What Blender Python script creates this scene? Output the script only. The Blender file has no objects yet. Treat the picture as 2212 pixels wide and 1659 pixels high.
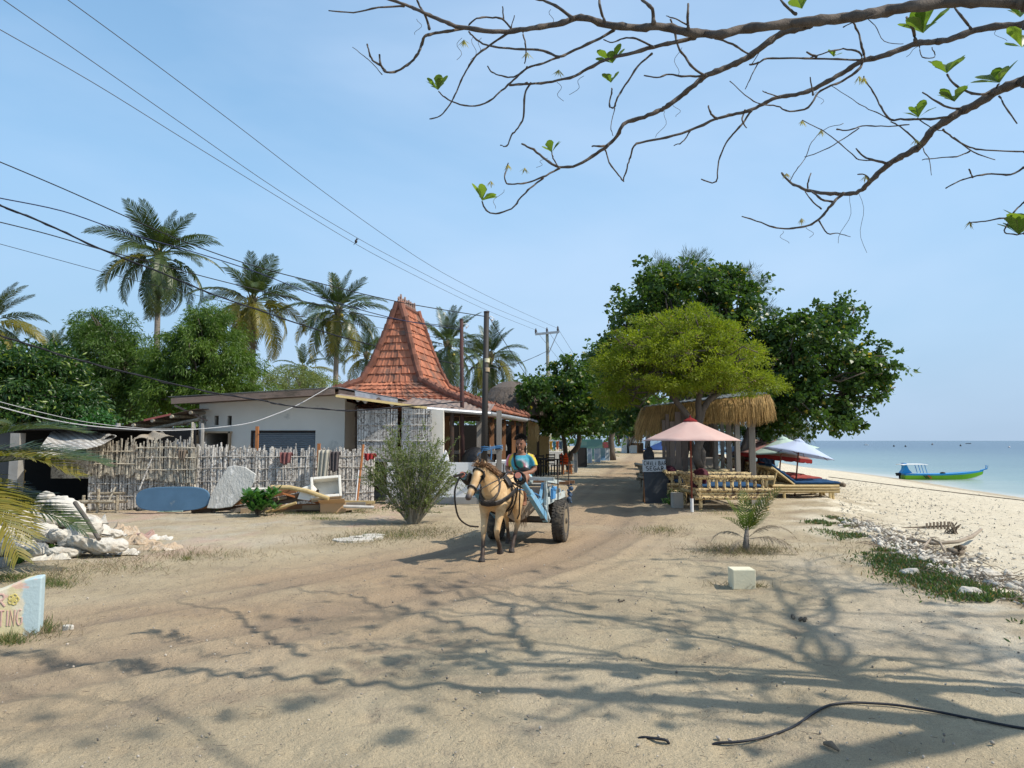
import bpy, bmesh, math, random
import numpy as np
from mathutils import Vector, Matrix, noise
random.seed(7); RNG = np.random.default_rng(11)
SC = bpy.context.scene; COL = SC.collection
R = math.radians; PI = math.pi
# ---- camera model: photograph measured in a 2212 px wide view --------------------
F = 1534.0; CX = 1106.0; CY = 829.5; PITCH = R(4.55); EYE = 1.6
def ray(u, v):
    a = (u-CX)/F; b = (CY-v)/F
    return Vector((a, math.cos(PITCH)-b*math.sin(PITCH), math.sin(PITCH)+b*math.cos(PITCH)))
def D(u, v, Y):
    d = ray(u, v); t = Y/d.y
    return Vector((d.x*t, Y, EYE+d.z*t))
X0_T = ([-60, 3, 6, 10, 15, 20, 30, 60, 100, 200, 300], [3.6, 4.2, 4.6, 5.3, 6.6, 8.8, 11.5, 18, 26, 20, -20])
W_T = ([-60, 10, 32, 39, 48, 58, 71, 90, 127, 200, 300, 400], [17, 20.5, 23.2, 24.4, 26.4, 27.7, 28.8, 33, 41, 40, 0, -300])
SEA = -1.0
def scarp(y): return np.interp(y, *X0_T)
def waterx(y): return np.interp(y, *W_T)
def base_z(x, y):
    x0 = scarp(y); w = waterx(y)
    t = (x-x0)/np.maximum(w-x0, 1)
    z = np.where(t < 0, 0.0, -0.10*np.clip((x-x0)/0.8, 0, 1)-(0.90)*np.clip(t, 0, 1)**1.15)
    return np.where(t > 1, SEA-np.clip((x-w)*0.05, 0, 3), z)
def G(u, v):
    d = ray(u, v); z = 0.0
    for _ in range(12):
        t = (z-EYE)/d.z; p = Vector((d.x*t, d.y*t, z)); z = float(base_z(p.x, p.y))
    return Vector((p.x, p.y, z))
def gz(x, y): return float(base_z(x, y))
# ---- numpy noise -------------------------------------------------------------
def _h(ix, iy, s):
    n = (ix.astype(np.int64)*374761393+iy.astype(np.int64)*668265263+s*974634777) & 0xffffffff
    n = ((n ^ (n >> 13))*1274126177) & 0xffffffff
    return ((n ^ (n >> 16)) & 0xffff)/65535.0
def vn(x, y, s=0):
    ix = np.floor(x); iy = np.floor(y); fx = x-ix; fy = y-iy
    fx = fx*fx*(3-2*fx); fy = fy*fy*(3-2*fy)
    a = _h(ix, iy, s); b = _h(ix+1, iy, s); c = _h(ix, iy+1, s); d = _h(ix+1, iy+1, s)
    return (a+(b-a)*fx)*(1-fy)+(c+(d-c)*fx)*fy
def fbm(x, y, s=0, o=4):
    t = 0; a = .5
    for i in range(o):
        t = t+a*vn(x*2**i+17.3*i, y*2**i-9.1*i, s+i); a *= .5
    return t
# ---- tags --------------------------------------------------------------------
def tag(o, label=None, cat=None, group=None, kind=None):
    if label: o['label'] = label
    if cat: o['category'] = cat
    if group: o['group'] = group
    if kind: o['kind'] = kind
    return o
def thing(name, label, cat, loc=(0, 0, 0), rz=0, group=None):
    o = bpy.data.objects.new(name, None); COL.objects.link(o)
    o.location = loc; o.rotation_euler = (0, 0, rz); o.empty_display_size = .1
    return tag(o, label, cat, group)
def link(name, me, parent=None, mat=None, smooth=False):
    if mat is not None:
        for m in (mat if isinstance(mat, (list, tuple)) else [mat]): me.materials.append(m)
    if smooth: me.polygons.foreach_set('use_smooth', [True]*len(me.polygons))
    o = bpy.data.objects.new(name, me); COL.objects.link(o)
    if parent: o.parent = parent
    return o
def copy_tree(o, parent=None):
    c = o.copy(); COL.objects.link(c); c.parent = parent
    for ch in list(o.children): copy_tree(ch, c)
    return c
def npmesh(name, V, Fc, k):
    """V (n,3), Fc (m,k) uniform polygons"""
    me = bpy.data.meshes.new(name); V = np.asarray(V, dtype=np.float32); Fc = np.asarray(Fc, dtype=np.int32)
    me.vertices.add(len(V)); me.vertices.foreach_set('co', V.ravel())
    me.loops.add(Fc.size); me.loops.foreach_set('vertex_index', Fc.ravel())
    me.polygons.add(len(Fc)); me.polygons.foreach_set('loop_start', np.arange(0, Fc.size, k, dtype=np.int32))
    me.polygons.foreach_set('loop_total', np.full(len(Fc), k, dtype=np.int32))
    me.update(calc_edges=True); me.validate(); return me
class MB:
    def __init__(s): s.v = []; s.f = []; s.m = []; s.mi = 0
    def add(s, vs, fs):
        b = len(s.v); s.v += [tuple(p) for p in vs]; s.f += [tuple(b+i for i in f) for f in fs]; s.m += [s.mi]*len(fs); return s
    def box(s, c, size, rot=None, taper=1.0):
        c = Vector(c); M = rot if isinstance(rot, Matrix) else (Matrix.Rotation(rot, 3, 'Z') if rot else Matrix.Identity(3))
        x, y, z = (q/2 for q in size); vs = []
        for k in (-1, 1):
            t = taper if k > 0 else 1
            for i, j in ((-1, -1), (1, -1), (1, 1), (-1, 1)): vs.append(c+M@Vector((i*x*t, j*y*t, k*z)))
        return s.add(vs, [(3, 2, 1, 0), (4, 5, 6, 7), (0, 1, 5, 4), (1, 2, 6, 5), (2, 3, 7, 6), (3, 0, 4, 7)])
    def bar(s, p0, p1, w, h, up=(0, 0, 1), w1=None, h1=None):
        p0 = Vector(p0); p1 = Vector(p1); d = (p1-p0).normalized(); up = Vector(up)
        if abs(d.dot(up)) > .98: up = Vector((0, 1, 0))
        sd = d.cross(up).normalized(); u = sd.cross(d).normalized(); vs = []
        for p, ww, hh in ((p0, w, h), (p1, w1 or w, h1 or h)):
            for i, j in ((-1, -1), (1, -1), (1, 1), (-1, 1)): vs.append(p+sd*i*ww/2+u*j*hh/2)
        return s.add(vs, [(0, 1, 2, 3), (7, 6, 5, 4), (4, 5, 1, 0), (5, 6, 2, 1), (6, 7, 3, 2), (7, 4, 0, 3)])
    def tube(s, pts, r, n=8, cap=True, flat=1.0, up=(0, 0, 1)):
        pts = [Vector(p) for p in pts]; rs = list(r) if isinstance(r, (list, tuple)) else [r]*len(pts)
        b = len(s.v); prev = None
        for i, p in enumerate(pts):
            d = (pts[min(i+1, len(pts)-1)]-pts[max(i-1, 0)])
            d = d.normalized() if d.length > 1e-9 else Vector((0, 0, 1))
            if prev is None:
                a = Vector(up)
                if abs(d.dot(a)) > .95: a = Vector((1, 0, 0))
            else: a = prev
            u = (a-d*a.dot(d)); u = u.normalized() if u.length > 1e-6 else Vector((1, 0, 0)); prev = u; w = d.cross(u)
            rr = rs[i] if isinstance(rs[i], (tuple, list)) else (rs[i], rs[i]*flat)
            for k in range(n):
                t = 2*PI*k/n; s.v.append(tuple(p+w*math.cos(t)*rr[0]+u*math.sin(t)*rr[1]))
        for i in range(len(pts)-1):
            for k in range(n):
                k2 = (k+1) % n; s.f.append((b+i*n+k, b+i*n+k2, b+(i+1)*n+k2, b+(i+1)*n+k)); s.m.append(s.mi)
        if cap:
            s.f.append(tuple(b+k for k in range(n))[::-1]); s.m.append(s.mi)
            q = b+(len(pts)-1)*n; s.f.append(tuple(q+k for k in range(n))); s.m.append(s.mi)
        return s
    def lathe(s, prof, n=16, c=(0, 0, 0), M=None):
        c = Vector(c); M = M or Matrix.Identity(3); b = len(s.v)
        for r, z in prof:
            for k in range(n): s.v.append(tuple(c+M@Vector((r*math.cos(2*PI*k/n), r*math.sin(2*PI*k/n), z))))
        for i in range(len(prof)-1):
            for k in range(n):
                k2 = (k+1) % n; s.f.append((b+i*n+k, b+i*n+k2, b+(i+1)*n+k2, b+(i+1)*n+k)); s.m.append(s.mi)
        if prof[0][0] > 1e-5: s.f.append(tuple(b+k for k in range(n))[::-1]); s.m.append(s.mi)
        if prof[-1][0] > 1e-5: s.f.append(tuple(b+(len(prof)-1)*n+k for k in range(n))); s.m.append(s.mi)
        return s
    def ball(s, c, r, n=10, m=6, M=None):
        r = r if isinstance(r, (tuple, list)) else (r, r, r); pr = []
        b = len(s.v); c = Vector(c); M = M or Matrix.Identity(3)
        for i in range(m+1):
            ph = -PI/2+PI*i/m; 
            for k in range(n):
                t = 2*PI*k/n; cr = max(math.cos(ph), .02)
                s.v.append(tuple(c+M@Vector((r[0]*cr*math.cos(t), r[1]*cr*math.sin(t), r[2]*math.sin(ph)))))
        for i in range(m):
            for k in range(n):
                k2 = (k+1) % n; s.f.append((b+i*n+k, b+i*n+k2, b+(i+1)*n+k2, b+(i+1)*n+k)); s.m.append(s.mi)
        s.f.append(tuple(b+k for k in range(n))[::-1]); s.m.append(s.mi)
        s.f.append(tuple(b+m*n+k for k in range(n))); s.m.append(s.mi)
        return s
    def sheet(s, fn, nu, nv):
        b = len(s.v)
        for j in range(nv+1):
            for i in range(nu+1): s.v.append(tuple(fn(i/nu, j/nv)))
        for j in range(nv):
            for i in range(nu):
                a = b+j*(nu+1)+i; s.f.append((a, a+1, a+nu+2, a+nu+1)); s.m.append(s.mi)
        return s
    def prism(s, poly, d):
        """poly: 3-D points of one flat outline, d: extrusion vector"""
        n = len(poly); d = Vector(d); vs = [Vector(p) for p in poly]+[Vector(p)+d for p in poly]
        return s.add(vs, [tuple(range(n))[::-1], tuple(range(n, 2*n))]+[(i, (i+1) % n, n+(i+1) % n, n+i) for i in range(n)])
    def mesh(s, name):
        me = bpy.data.meshes.new(name); me.from_pydata(s.v, [], s.f)
        me.polygons.foreach_set('material_index', s.m); me.update()
        bm = bmesh.new(); bm.from_mesh(me); bmesh.ops.recalc_face_normals(bm, faces=bm.faces); bm.to_mesh(me); bm.free()
        return me
    def build(s, name, mat, parent=None, smooth=False, bevel=0, mods=()):
        o = link(name, s.mesh(name), parent, mat, smooth)
        if bevel:
            m = o.modifiers.new('b', 'BEVEL'); m.width = bevel; m.segments = 2; m.limit_method = 'ANGLE'
        return o
def bake(o):
    dg = bpy.context.evaluated_depsgraph_get(); me = bpy.data.meshes.new_from_object(o.evaluated_get(dg))
    o.modifiers.clear(); o.data = me
    return o
def remesh(mb, name, mat, parent, vox, smooth_it=6, fac=.6):
    o = mb.build(name, mat, parent); m = o.modifiers.new('r', 'REMESH'); m.mode = 'VOXEL'; m.voxel_size = vox; m.use_smooth_shade = True
    m = o.modifiers.new('s', 'SMOOTH'); m.iterations = smooth_it; m.factor = fac
    bpy.context.view_layer.update(); bake(o)
    o.data.polygons.foreach_set('use_smooth', [True]*len(o.data.polygons))
    o.data.materials.clear()
    for q in (mat if isinstance(mat, (list, tuple)) else [mat]): o.data.materials.append(q)
    return o
# ---- materials ------------------------------------------------------------------
def newmat(name):
    m = bpy.data.materials.new(name); m.use_nodes = True; nt = m.node_tree
    b = nt.nodes['Principled BSDF']; return m, nt, b
def node(nt, t, **kw):
    n = nt.nodes.new(t)
    for k, v in kw.items():
        if k in n.inputs.keys(): n.inputs[k].default_value = v
        else: setattr(n, k, v)
    return n
def c4(c): return (c[0], c[1], c[2], 1)
def mixc(nt, fac, a, b, blend='MIX'):
    n = nt.nodes.new('ShaderNodeMix'); n.data_type = 'RGBA'; n.blend_type = blend
    for sock, val in ((n.inputs[0], fac), (n.inputs[6], a), (n.inputs[7], b)):
        if isinstance(val, bpy.types.NodeSocket): nt.links.new(val, sock)
        elif isinstance(val, (int, float)): sock.default_value = val
        else: sock.default_value = c4(val)
    return n.outputs[2]
def mth(nt, op, a, b=0.0, clamp=False):
    n = nt.nodes.new('ShaderNodeMath'); n.operation = op; n.use_clamp = clamp
    for i, val in enumerate((a, b)):
        if isinstance(val, bpy.types.NodeSocket): nt.links.new(val, n.inputs[i])
        else: n.inputs[i].default_value = val
    return n.outputs[0]
def ramp(nt, x, pts):
    n = nt.nodes.new('ShaderNodeValToRGB'); nt.links.new(x, n.inputs[0]); cr = n.color_ramp
    while len(cr.elements) < len(pts): cr.elements.new(.5)
    for e, (p, c) in zip(cr.elements, pts):
        e.position = p; e.color = c4(c) if not isinstance(c, (int, float)) else (c, c, c, 1)
    return n.outputs[0]
def noi(nt, vec, scale, detail=4, rough=.6, dist=0):
    n = node(nt, 'ShaderNodeTexNoise'); n.inputs['Scale'].default_value = scale; n.inputs['Detail'].default_value = detail
    n.inputs['Roughness'].default_value = rough; n.inputs['Distortion'].default_value = dist
    nt.links.new(vec, n.inputs['Vector']); return n.outputs[0]
def coords(nt, scale=(1, 1, 1), out='Object'):
    t = nt.nodes.new('ShaderNodeTexCoord'); m = nt.nodes.new('ShaderNodeMapping'); m.inputs['Scale'].default_value = scale
    nt.links.new(t.outputs[out], m.inputs['Vector']); return m.outputs[0]
def addbump(nt, b, h, st, dist=.02):
    n = node(nt, 'ShaderNodeBump'); n.inputs['Strength'].default_value = st; n.inputs['Distance'].default_value = dist
    nt.links.new(h, n.inputs['Height']); nt.links.new(n.outputs[0], b.inputs['Normal'])
def mat(name, col, col2=None, scale=6, stretch=(1, 1, 1), rough=.8, bump=.3, bscale=40, bdist=.01, spec=.3, metal=0, contrast=.25, dirt=None, dscale=2, dthr=.55, isl=0, cont=None):
    m, nt, b = newmat(name); vec = coords(nt, stretch)
    if col2 is None: col2 = tuple(c*.72 for c in col)
    n1 = noi(nt, vec, scale, 5)
    f = ramp(nt, n1, [(.5-contrast, 0.0), (.5+contrast, 1.0)])
    c = mixc(nt, f, col, col2)
    if isl:
        g = nt.nodes.new('ShaderNodeNewGeometry')
        c = mixc(nt, 1.0, c, ramp(nt, g.outputs['Random Per Island'], [(0, 1-isl), (1, 1+isl*.6)]), 'MULTIPLY')
    if dirt is not None:
        n2 = noi(nt, vec, dscale, 6, .7); f2 = ramp(nt, n2, [(dthr, 0.0), (dthr+.12, 1.0)]); c = mixc(nt, f2, c, dirt)
    nt.links.new(c, b.inputs['Base Color'])
    b.inputs['Roughness'].default_value = rough; b.inputs['Specular IOR Level'].default_value = spec; b.inputs['Metallic'].default_value = metal
    if bump: addbump(nt, b, noi(nt, vec, bscale, 4), bump, bdist)
    return m
def leafmat(name, c1, c2, c3=None, rough=.45, trans=.35, nscale=.6, frac3=.06, spec=.4):
    m, nt, b = newmat(name); g = nt.nodes.new('ShaderNodeNewGeometry'); rnd = g.outputs['Random Per Island']
    vec = coords(nt); n1 = noi(nt, vec, nscale, 3)
    f = mth(nt, 'ADD', mth(nt, 'MULTIPLY', rnd, .6), mth(nt, 'MULTIPLY', mth(nt, 'SUBTRACT', n1, .5), 1.6), True)
    c = mixc(nt, f, c1, c2)
    if c3: c = mixc(nt, ramp(nt, rnd, [(1-frac3, 0.0), (1-frac3+.01, 1.0)]), c, c3)
    nt.links.new(c, b.inputs['Base Color']); b.inputs['Roughness'].default_value = rough
    b.inputs['Specular IOR Level'].default_value = spec
    t = nt.nodes.new('ShaderNodeBsdfTranslucent'); c2_ = mixc(nt, 1.0, c, (1.5, 1.6, .7), 'MULTIPLY'); nt.links.new(c2_, t.inputs[0])
    mx = nt.nodes.new('ShaderNodeMixShader'); mx.inputs[0].default_value = trans
    nt.links.new(b.outputs[0], mx.inputs[1]); nt.links.new(t.outputs[0], mx.inputs[2])
    nt.links.new(mx.outputs[0], nt.nodes['Material Output'].inputs[0]); return m
def flat(name, c, rough=.7, metal=0, spec=.3): return mat(name, c, tuple(q*.85 for q in c), rough=rough, bump=.05, metal=metal, spec=spec)
# bamboo: cream culms with darker node rings, streaked and speckled
def bamboomat(name, c1, c2, spots=None):
    m, nt, b = newmat(name); vec = coords(nt); n1 = noi(nt, vec, 9, 5, .65)
    c = mixc(nt, ramp(nt, n1, [(.35, 0.0), (.65, 1.0)]), c1, c2)
    g = nt.nodes.new('ShaderNodeNewGeometry')
    c = mixc(nt, 1.0, c, ramp(nt, g.outputs['Random Per Island'], [(0, .62), (1, 1.15)]), 'MULTIPLY')
    if spots:
        n2 = noi(nt, vec, 10, 3, .6, 2.0); c = mixc(nt, ramp(nt, n2, [(.525, 0.0), (.555, .92)]), c, spots)
    nt.links.new(c, b.inputs['Base Color']); b.inputs['Roughness'].default_value = .5; addbump(nt, b, noi(nt, vec, 60, 3), .2, .004)
    return m
# ---- foliage --------------------------------------------------------------------
TPL = {
 'blade': (np.array([[0, 0, 0], [.35, .5, -.03], [.7, .38, -.02], [1, 0, -.12], [.7, -.38, -.02], [.35, -.5, -.03], [.5, 0, .06]]), [(0, 6, 1), (1, 6, 2), (2, 6, 3), (3, 6, 4), (4, 6, 5), (5, 6, 0)], 3),
 'obov': (np.array([[0, 0, 0], [.35, .22, .0], [.72, .5, -.04], [.93, .3, -.1], [1, 0, -.13], [.93, -.3, -.1], [.72, -.5, -.04], [.35, -.22, .0], [.6, 0, .03]]), [(0, 8, 1), (1, 8, 2), (2, 8, 3), (3, 8, 4), (4, 8, 5), (5, 8, 6), (6, 8, 7), (7, 8, 0)], 3),
 'quad': (np.array([[0, 0, 0], [.45, .5, .0], [1, 0, -.1], [.45, -.5, .0]]), [(0, 3, 2, 1)], 4),
 'heart': (np.array([[0, 0, 0], [-.08, .3, -.02], [.25, .52, 0], [1, 0, -.15], [.25, -.52, 0], [-.08, -.3, -.02]]), [(0, 1, 2, 3), (0, 3, 4, 5)], 4),
}
def unit(a): return a/np.maximum(np.linalg.norm(a, axis=1, keepdims=True), 1e-9)
def leaves(name, P, Dr, Nr, L, W, tpl, mt, parent=None, label=None):
    P = np.asarray(P, float); Dr = unit(np.asarray(Dr, float)); S = unit(np.cross(Nr, Dr)); Nn = np.cross(Dr, S)
    L = np.broadcast_to(L, (len(P),))[:, None, None]; W = np.broadcast_to(W, (len(P),))[:, None, None]
    T, fc, k = TPL[tpl]; nv = len(T)
    V = P[:, None]+Dr[:, None]*T[None, :, :1]*L+S[:, None]*T[None, :, 1:2]*W+Nn[:, None]*T[None, :, 2:]*L
    Fc = (np.arange(len(P))[:, None, None]*nv+np.array(fc)[None]).reshape(-1, k)
    return link(name, npmesh(name, V.reshape(-1, 3), Fc, k), parent, mt)
def rdir(n, zb=0.0):
    a = RNG.normal(size=(n, 3)); a[:, 2] += zb; return unit(a)
# ================= camera, sky, sun =================
cam = bpy.data.cameras.new('camera'); co = bpy.data.objects.new('camera', cam); COL.objects.link(co); SC.camera = co
co.location = (0, 0, EYE); co.rotation_euler = (R(90)+PITCH, 0, 0); cam.sensor_width = 36; cam.lens = 36*F/2212; cam.clip_start = .05; cam.clip_end = 20000
SUN_EL = 50.0; SUN_AZ = 15.0     # from the right, a little behind the camera
sd = Vector((math.cos(R(SUN_EL))*math.cos(R(SUN_AZ)), -math.cos(R(SUN_EL))*math.sin(R(SUN_AZ)), math.sin(R(SUN_EL))))
sl = bpy.data.lights.new('sun', 'SUN'); sl.energy = 5.0; sl.angle = R(.6); sl.color = (1, .93, .82)
so = bpy.data.objects.new('sun', sl); COL.objects.link(so); so.rotation_euler = sd.to_track_quat('Z', 'Y').to_euler()
w = bpy.data.worlds.new('World'); SC.world = w; w.use_nodes = True; nt = w.node_tree; bg = nt.nodes['Background']
sky = nt.nodes.new('ShaderNodeTexSky'); sky.sky_type = 'NISHITA'; sky.sun_disc = False; sky.sun_elevation = R(SUN_EL)
sky.sun_rotation = math.atan2(sd.x, sd.y); sky.air_density = 1.3; sky.dust_density = 2.2; sky.ozone_density = 2.0; sky.altitude = 0
tc = nt.nodes.new('ShaderNodeTexCoord'); mp = nt.nodes.new('ShaderNodeMapping'); mp.inputs['Scale'].default_value = (1, 1, 2.6); mp.inputs['Rotation'].default_value = (.1, .5, .3)
nt.links.new(tc.outputs['Generated'], mp.inputs[0])
sx = nt.nodes.new('ShaderNodeSeparateXYZ'); nt.links.new(tc.outputs['Generated'], sx.inputs[0])
hz = ramp(nt, sx.outputs[2], [(.0, (3.7, 4.95, 6.5)), (.14, (3.5, 5.45, 7.6)), (.32, (3.05, 5.45, 8.3)), (.6, (2.3, 4.75, 8.0))])   # humid air low over the sea
hf = ramp(nt, sx.outputs[2], [(.0, .96), (.25, .85), (.6, .55), (1, .2)])
SKYC = mixc(nt, hf, sky.outputs[0], hz)
cl = ramp(nt, noi(nt, mp.outputs[0], 1.3, 5, .5, .3), [(.42, 0.0), (.72, .5)])
SKYC = mixc(nt, cl, SKYC, (5.2, 6.6, 8.6)); nt.links.new(SKYC, bg.inputs[0]); bg.inputs[1].default_value = .124
SC.view_settings.view_transform = 'Standard'; SC.view_settings.look = 'None'; SC.view_settings.exposure = 0; SC.view_settings.gamma = 1
SC.cycles.max_bounces = 6; SC.cycles.diffuse_bounces = 3; SC.cycles.glossy_bounces = 2; SC.cycles.transmission_bounces = 4; SC.cycles.sample_clamp_indirect = 4

# ================= ground =================
RC = ([-5, 3, 5, 7, 10, 12, 15, 20, 30, 60, 120, 250], [-16, -6.5, -4.2, -2.3, -.1, .8, 1.7, 2.6, 4.6, 10.6, 22, 47])
RW = ([0, 8, 12, 18, 40, 120], [2.4, 2.2, 1.9, 1.6, 1.8, 2])
def road_d(x, y): return (x-np.interp(y, *RC))*np.interp(y, [0, 8, 14], [.72, .75, .97])
def make_ground():
    rows = 860; r = np.geomspace(.6, 900, rows)
    s = np.concatenate([np.linspace(-6, -.86, 60, endpoint=False), np.linspace(-.86, .86, 520), np.linspace(.87, 6, 60)])
    Rr, S = np.meshgrid(r, s, indexing='ij'); Y = Rr-3; X = S*Rr
    Z = base_z(X, Y); d = road_d(X, Y); w_ = np.interp(Y, *RW); onroad = np.clip(1.15-np.abs(d)/w_, 0, 1); near = np.clip(1-Y/60, 0, 1)
    beach = np.clip((X-scarp(Y))/.8, 0, 1)
    lump = (fbm(X*.55, Y*.55, 3)-.5)*.055+(fbm(X*2.6, Y*2.6, 5)-.5)*.05*(1-.7*onroad)+(fbm(X*9, Y*9, 8, 2)-.4)*.008
    # footprints and hoof marks: dented cells
    cellx = X*3.1; celly = Y*2.7; ix = np.floor(cellx); iy = np.floor(celly)
    ox = _h(ix, iy, 31)*.5+.25; oy = _h(ix, iy, 32)*.5+.25; rr = np.sqrt(((cellx-ix-ox)*1.0)**2+((celly-iy-oy)*1.7)**2)
    on = (_h(ix, iy, 33) > .45)
    foot = on*np.where(rr < .22, -.026*(1-(rr/.22)**2), .011*np.exp(-((rr-.27)/.06)**2))
    rz_ = np.clip(np.where(np.abs(d) < .35, 1, 1.6*(1-onroad)), 0, 1)
    rut = 0
    for q, wd, dp in ((-1.05, .16, .040), (-.70, .12, .022), (.35, .1, .014), (.60, .2, .045), (1.0, .13, .026), (1.5, .1, .018)):
        wob = d-q-(vn(Y*.35+q*9, Y*0, 41)-.5)*.25
        rut = rut-dp*np.exp(-(wob/wd)**2)+dp*.5*np.exp(-((np.abs(wob)-wd*1.7)/(wd*.5))**2)
    churn = (np.exp(-((d+.12)/.28)**2)+.6*np.exp(-((d-2.2)/.5)**2))*(fbm(X*7, Y*7, 66, 3)-.5)*np.clip(fbm(X*.8, Y*.8, 67)*3-1, 0, 1)
    Z = Z+churn*.075*near
    Z = Z+near*(lump+foot*rz_*(1-beach))+np.clip(onroad*2, 0, 1)*rut*near
    Z = Z+beach*near*(fbm(X*5, Y*5, 77, 3)-.45)*.06
    berm = np.exp(-((X-scarp(Y)-.4)/.8)**2)*.09*(np.clip(Y/8, 0, 1)); Z = Z+berm*fbm(X*2, Y*2, 15)
    Z = np.where(X > waterx(Y)-1.2, np.minimum(Z, base_z(X, Y)+.02), Z)
    V = np.stack([X, Y, Z], -1).reshape(-1, 3)
    nr, nc = X.shape; a = (np.arange(nr-1)[:, None]*nc+np.arange(nc-1)[None]).ravel(); Fc = np.stack([a, a+1, a+nc+1, a+nc], 1)
    dry = np.clip((fbm(X*.5+3, Y*.35, 51)-.47)*6, 0, 1)*(1-onroad)
    track = np.clip(onroad*1.35*np.clip(fbm(X*.22, Y*.9, 61)*2.0-.25, .25, 1), 0, 1)*(1-beach)
    coral = np.clip(np.clip((X-scarp(Y)+.4*fbm(X, Y, 4))/2.2, 0, 1)*.75+1.0*np.exp(-((X-scarp(Y)-.2)/1.1)**2)*np.clip(fbm(X*1.6, Y*1.6, 9)*4-1.6, 0, 1), 0, 1)
    rc = sum(np.exp(-((d-q-(vn(Y*.35+q*9, Y*0, 41)-.5)*.25)/(wd*1.2))**2) for q, wd in ((-1.05, .16), (-.7, .12), (.6, .2), (1.0, .13)))
    rc = np.clip(rc*onroad*2.2*fbm(X*1.5, Y*1.5, 88)+np.clip(-churn*7, 0, .8)+np.clip(fbm(X*3, Y*3, 99)*fbm(X*.5, Y*.5, 98)*9-3.1, 0, .55)*(1-onroad), 0, 1)*np.clip(Y/4, 0, 1)
    left = np.clip((-1.5-d-w_*.9)/1.0, 0, 1)*np.clip((Y-6.5)/2.0, 0, 1)*np.clip((40-Y)/20, 0, 1)   # old painted paving of the yard
    wet = np.clip(1-np.abs(Z-SEA-.06)/.12, 0, 1)*beach
    fm = {}
    xc = X[:-1, :-1].ravel(); yc = Y[:-1, :-1].ravel()
    isb = xc > scarp(yc); isr = (~isb) & (np.abs(road_d(xc, yc)) < np.interp(yc, *RW)) & (yc > 2)
    for nm, sel in (('ground', ~(isb | isr)), ('road', isr), ('beach', isb)):
        f = Fc[sel]; ids = np.unique(f); mp_ = np.full(len(V), -1); mp_[ids] = np.arange(len(ids))
        me = npmesh(nm, V[ids], mp_[f], 4)
        for an, arr in (('track', track), ('coral', coral), ('yard', left), ('wet', wet), ('dry', dry), ('rut', rc)):
            at = me.attributes.new(an, 'FLOAT', 'POINT'); at.data.foreach_set('value', arr.reshape(-1)[ids].astype(np.float32))
        me.polygons.foreach_set('use_smooth', [True]*len(me.polygons))
        tag(link(nm, me, None, M_SAND), kind='structure')
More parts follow.
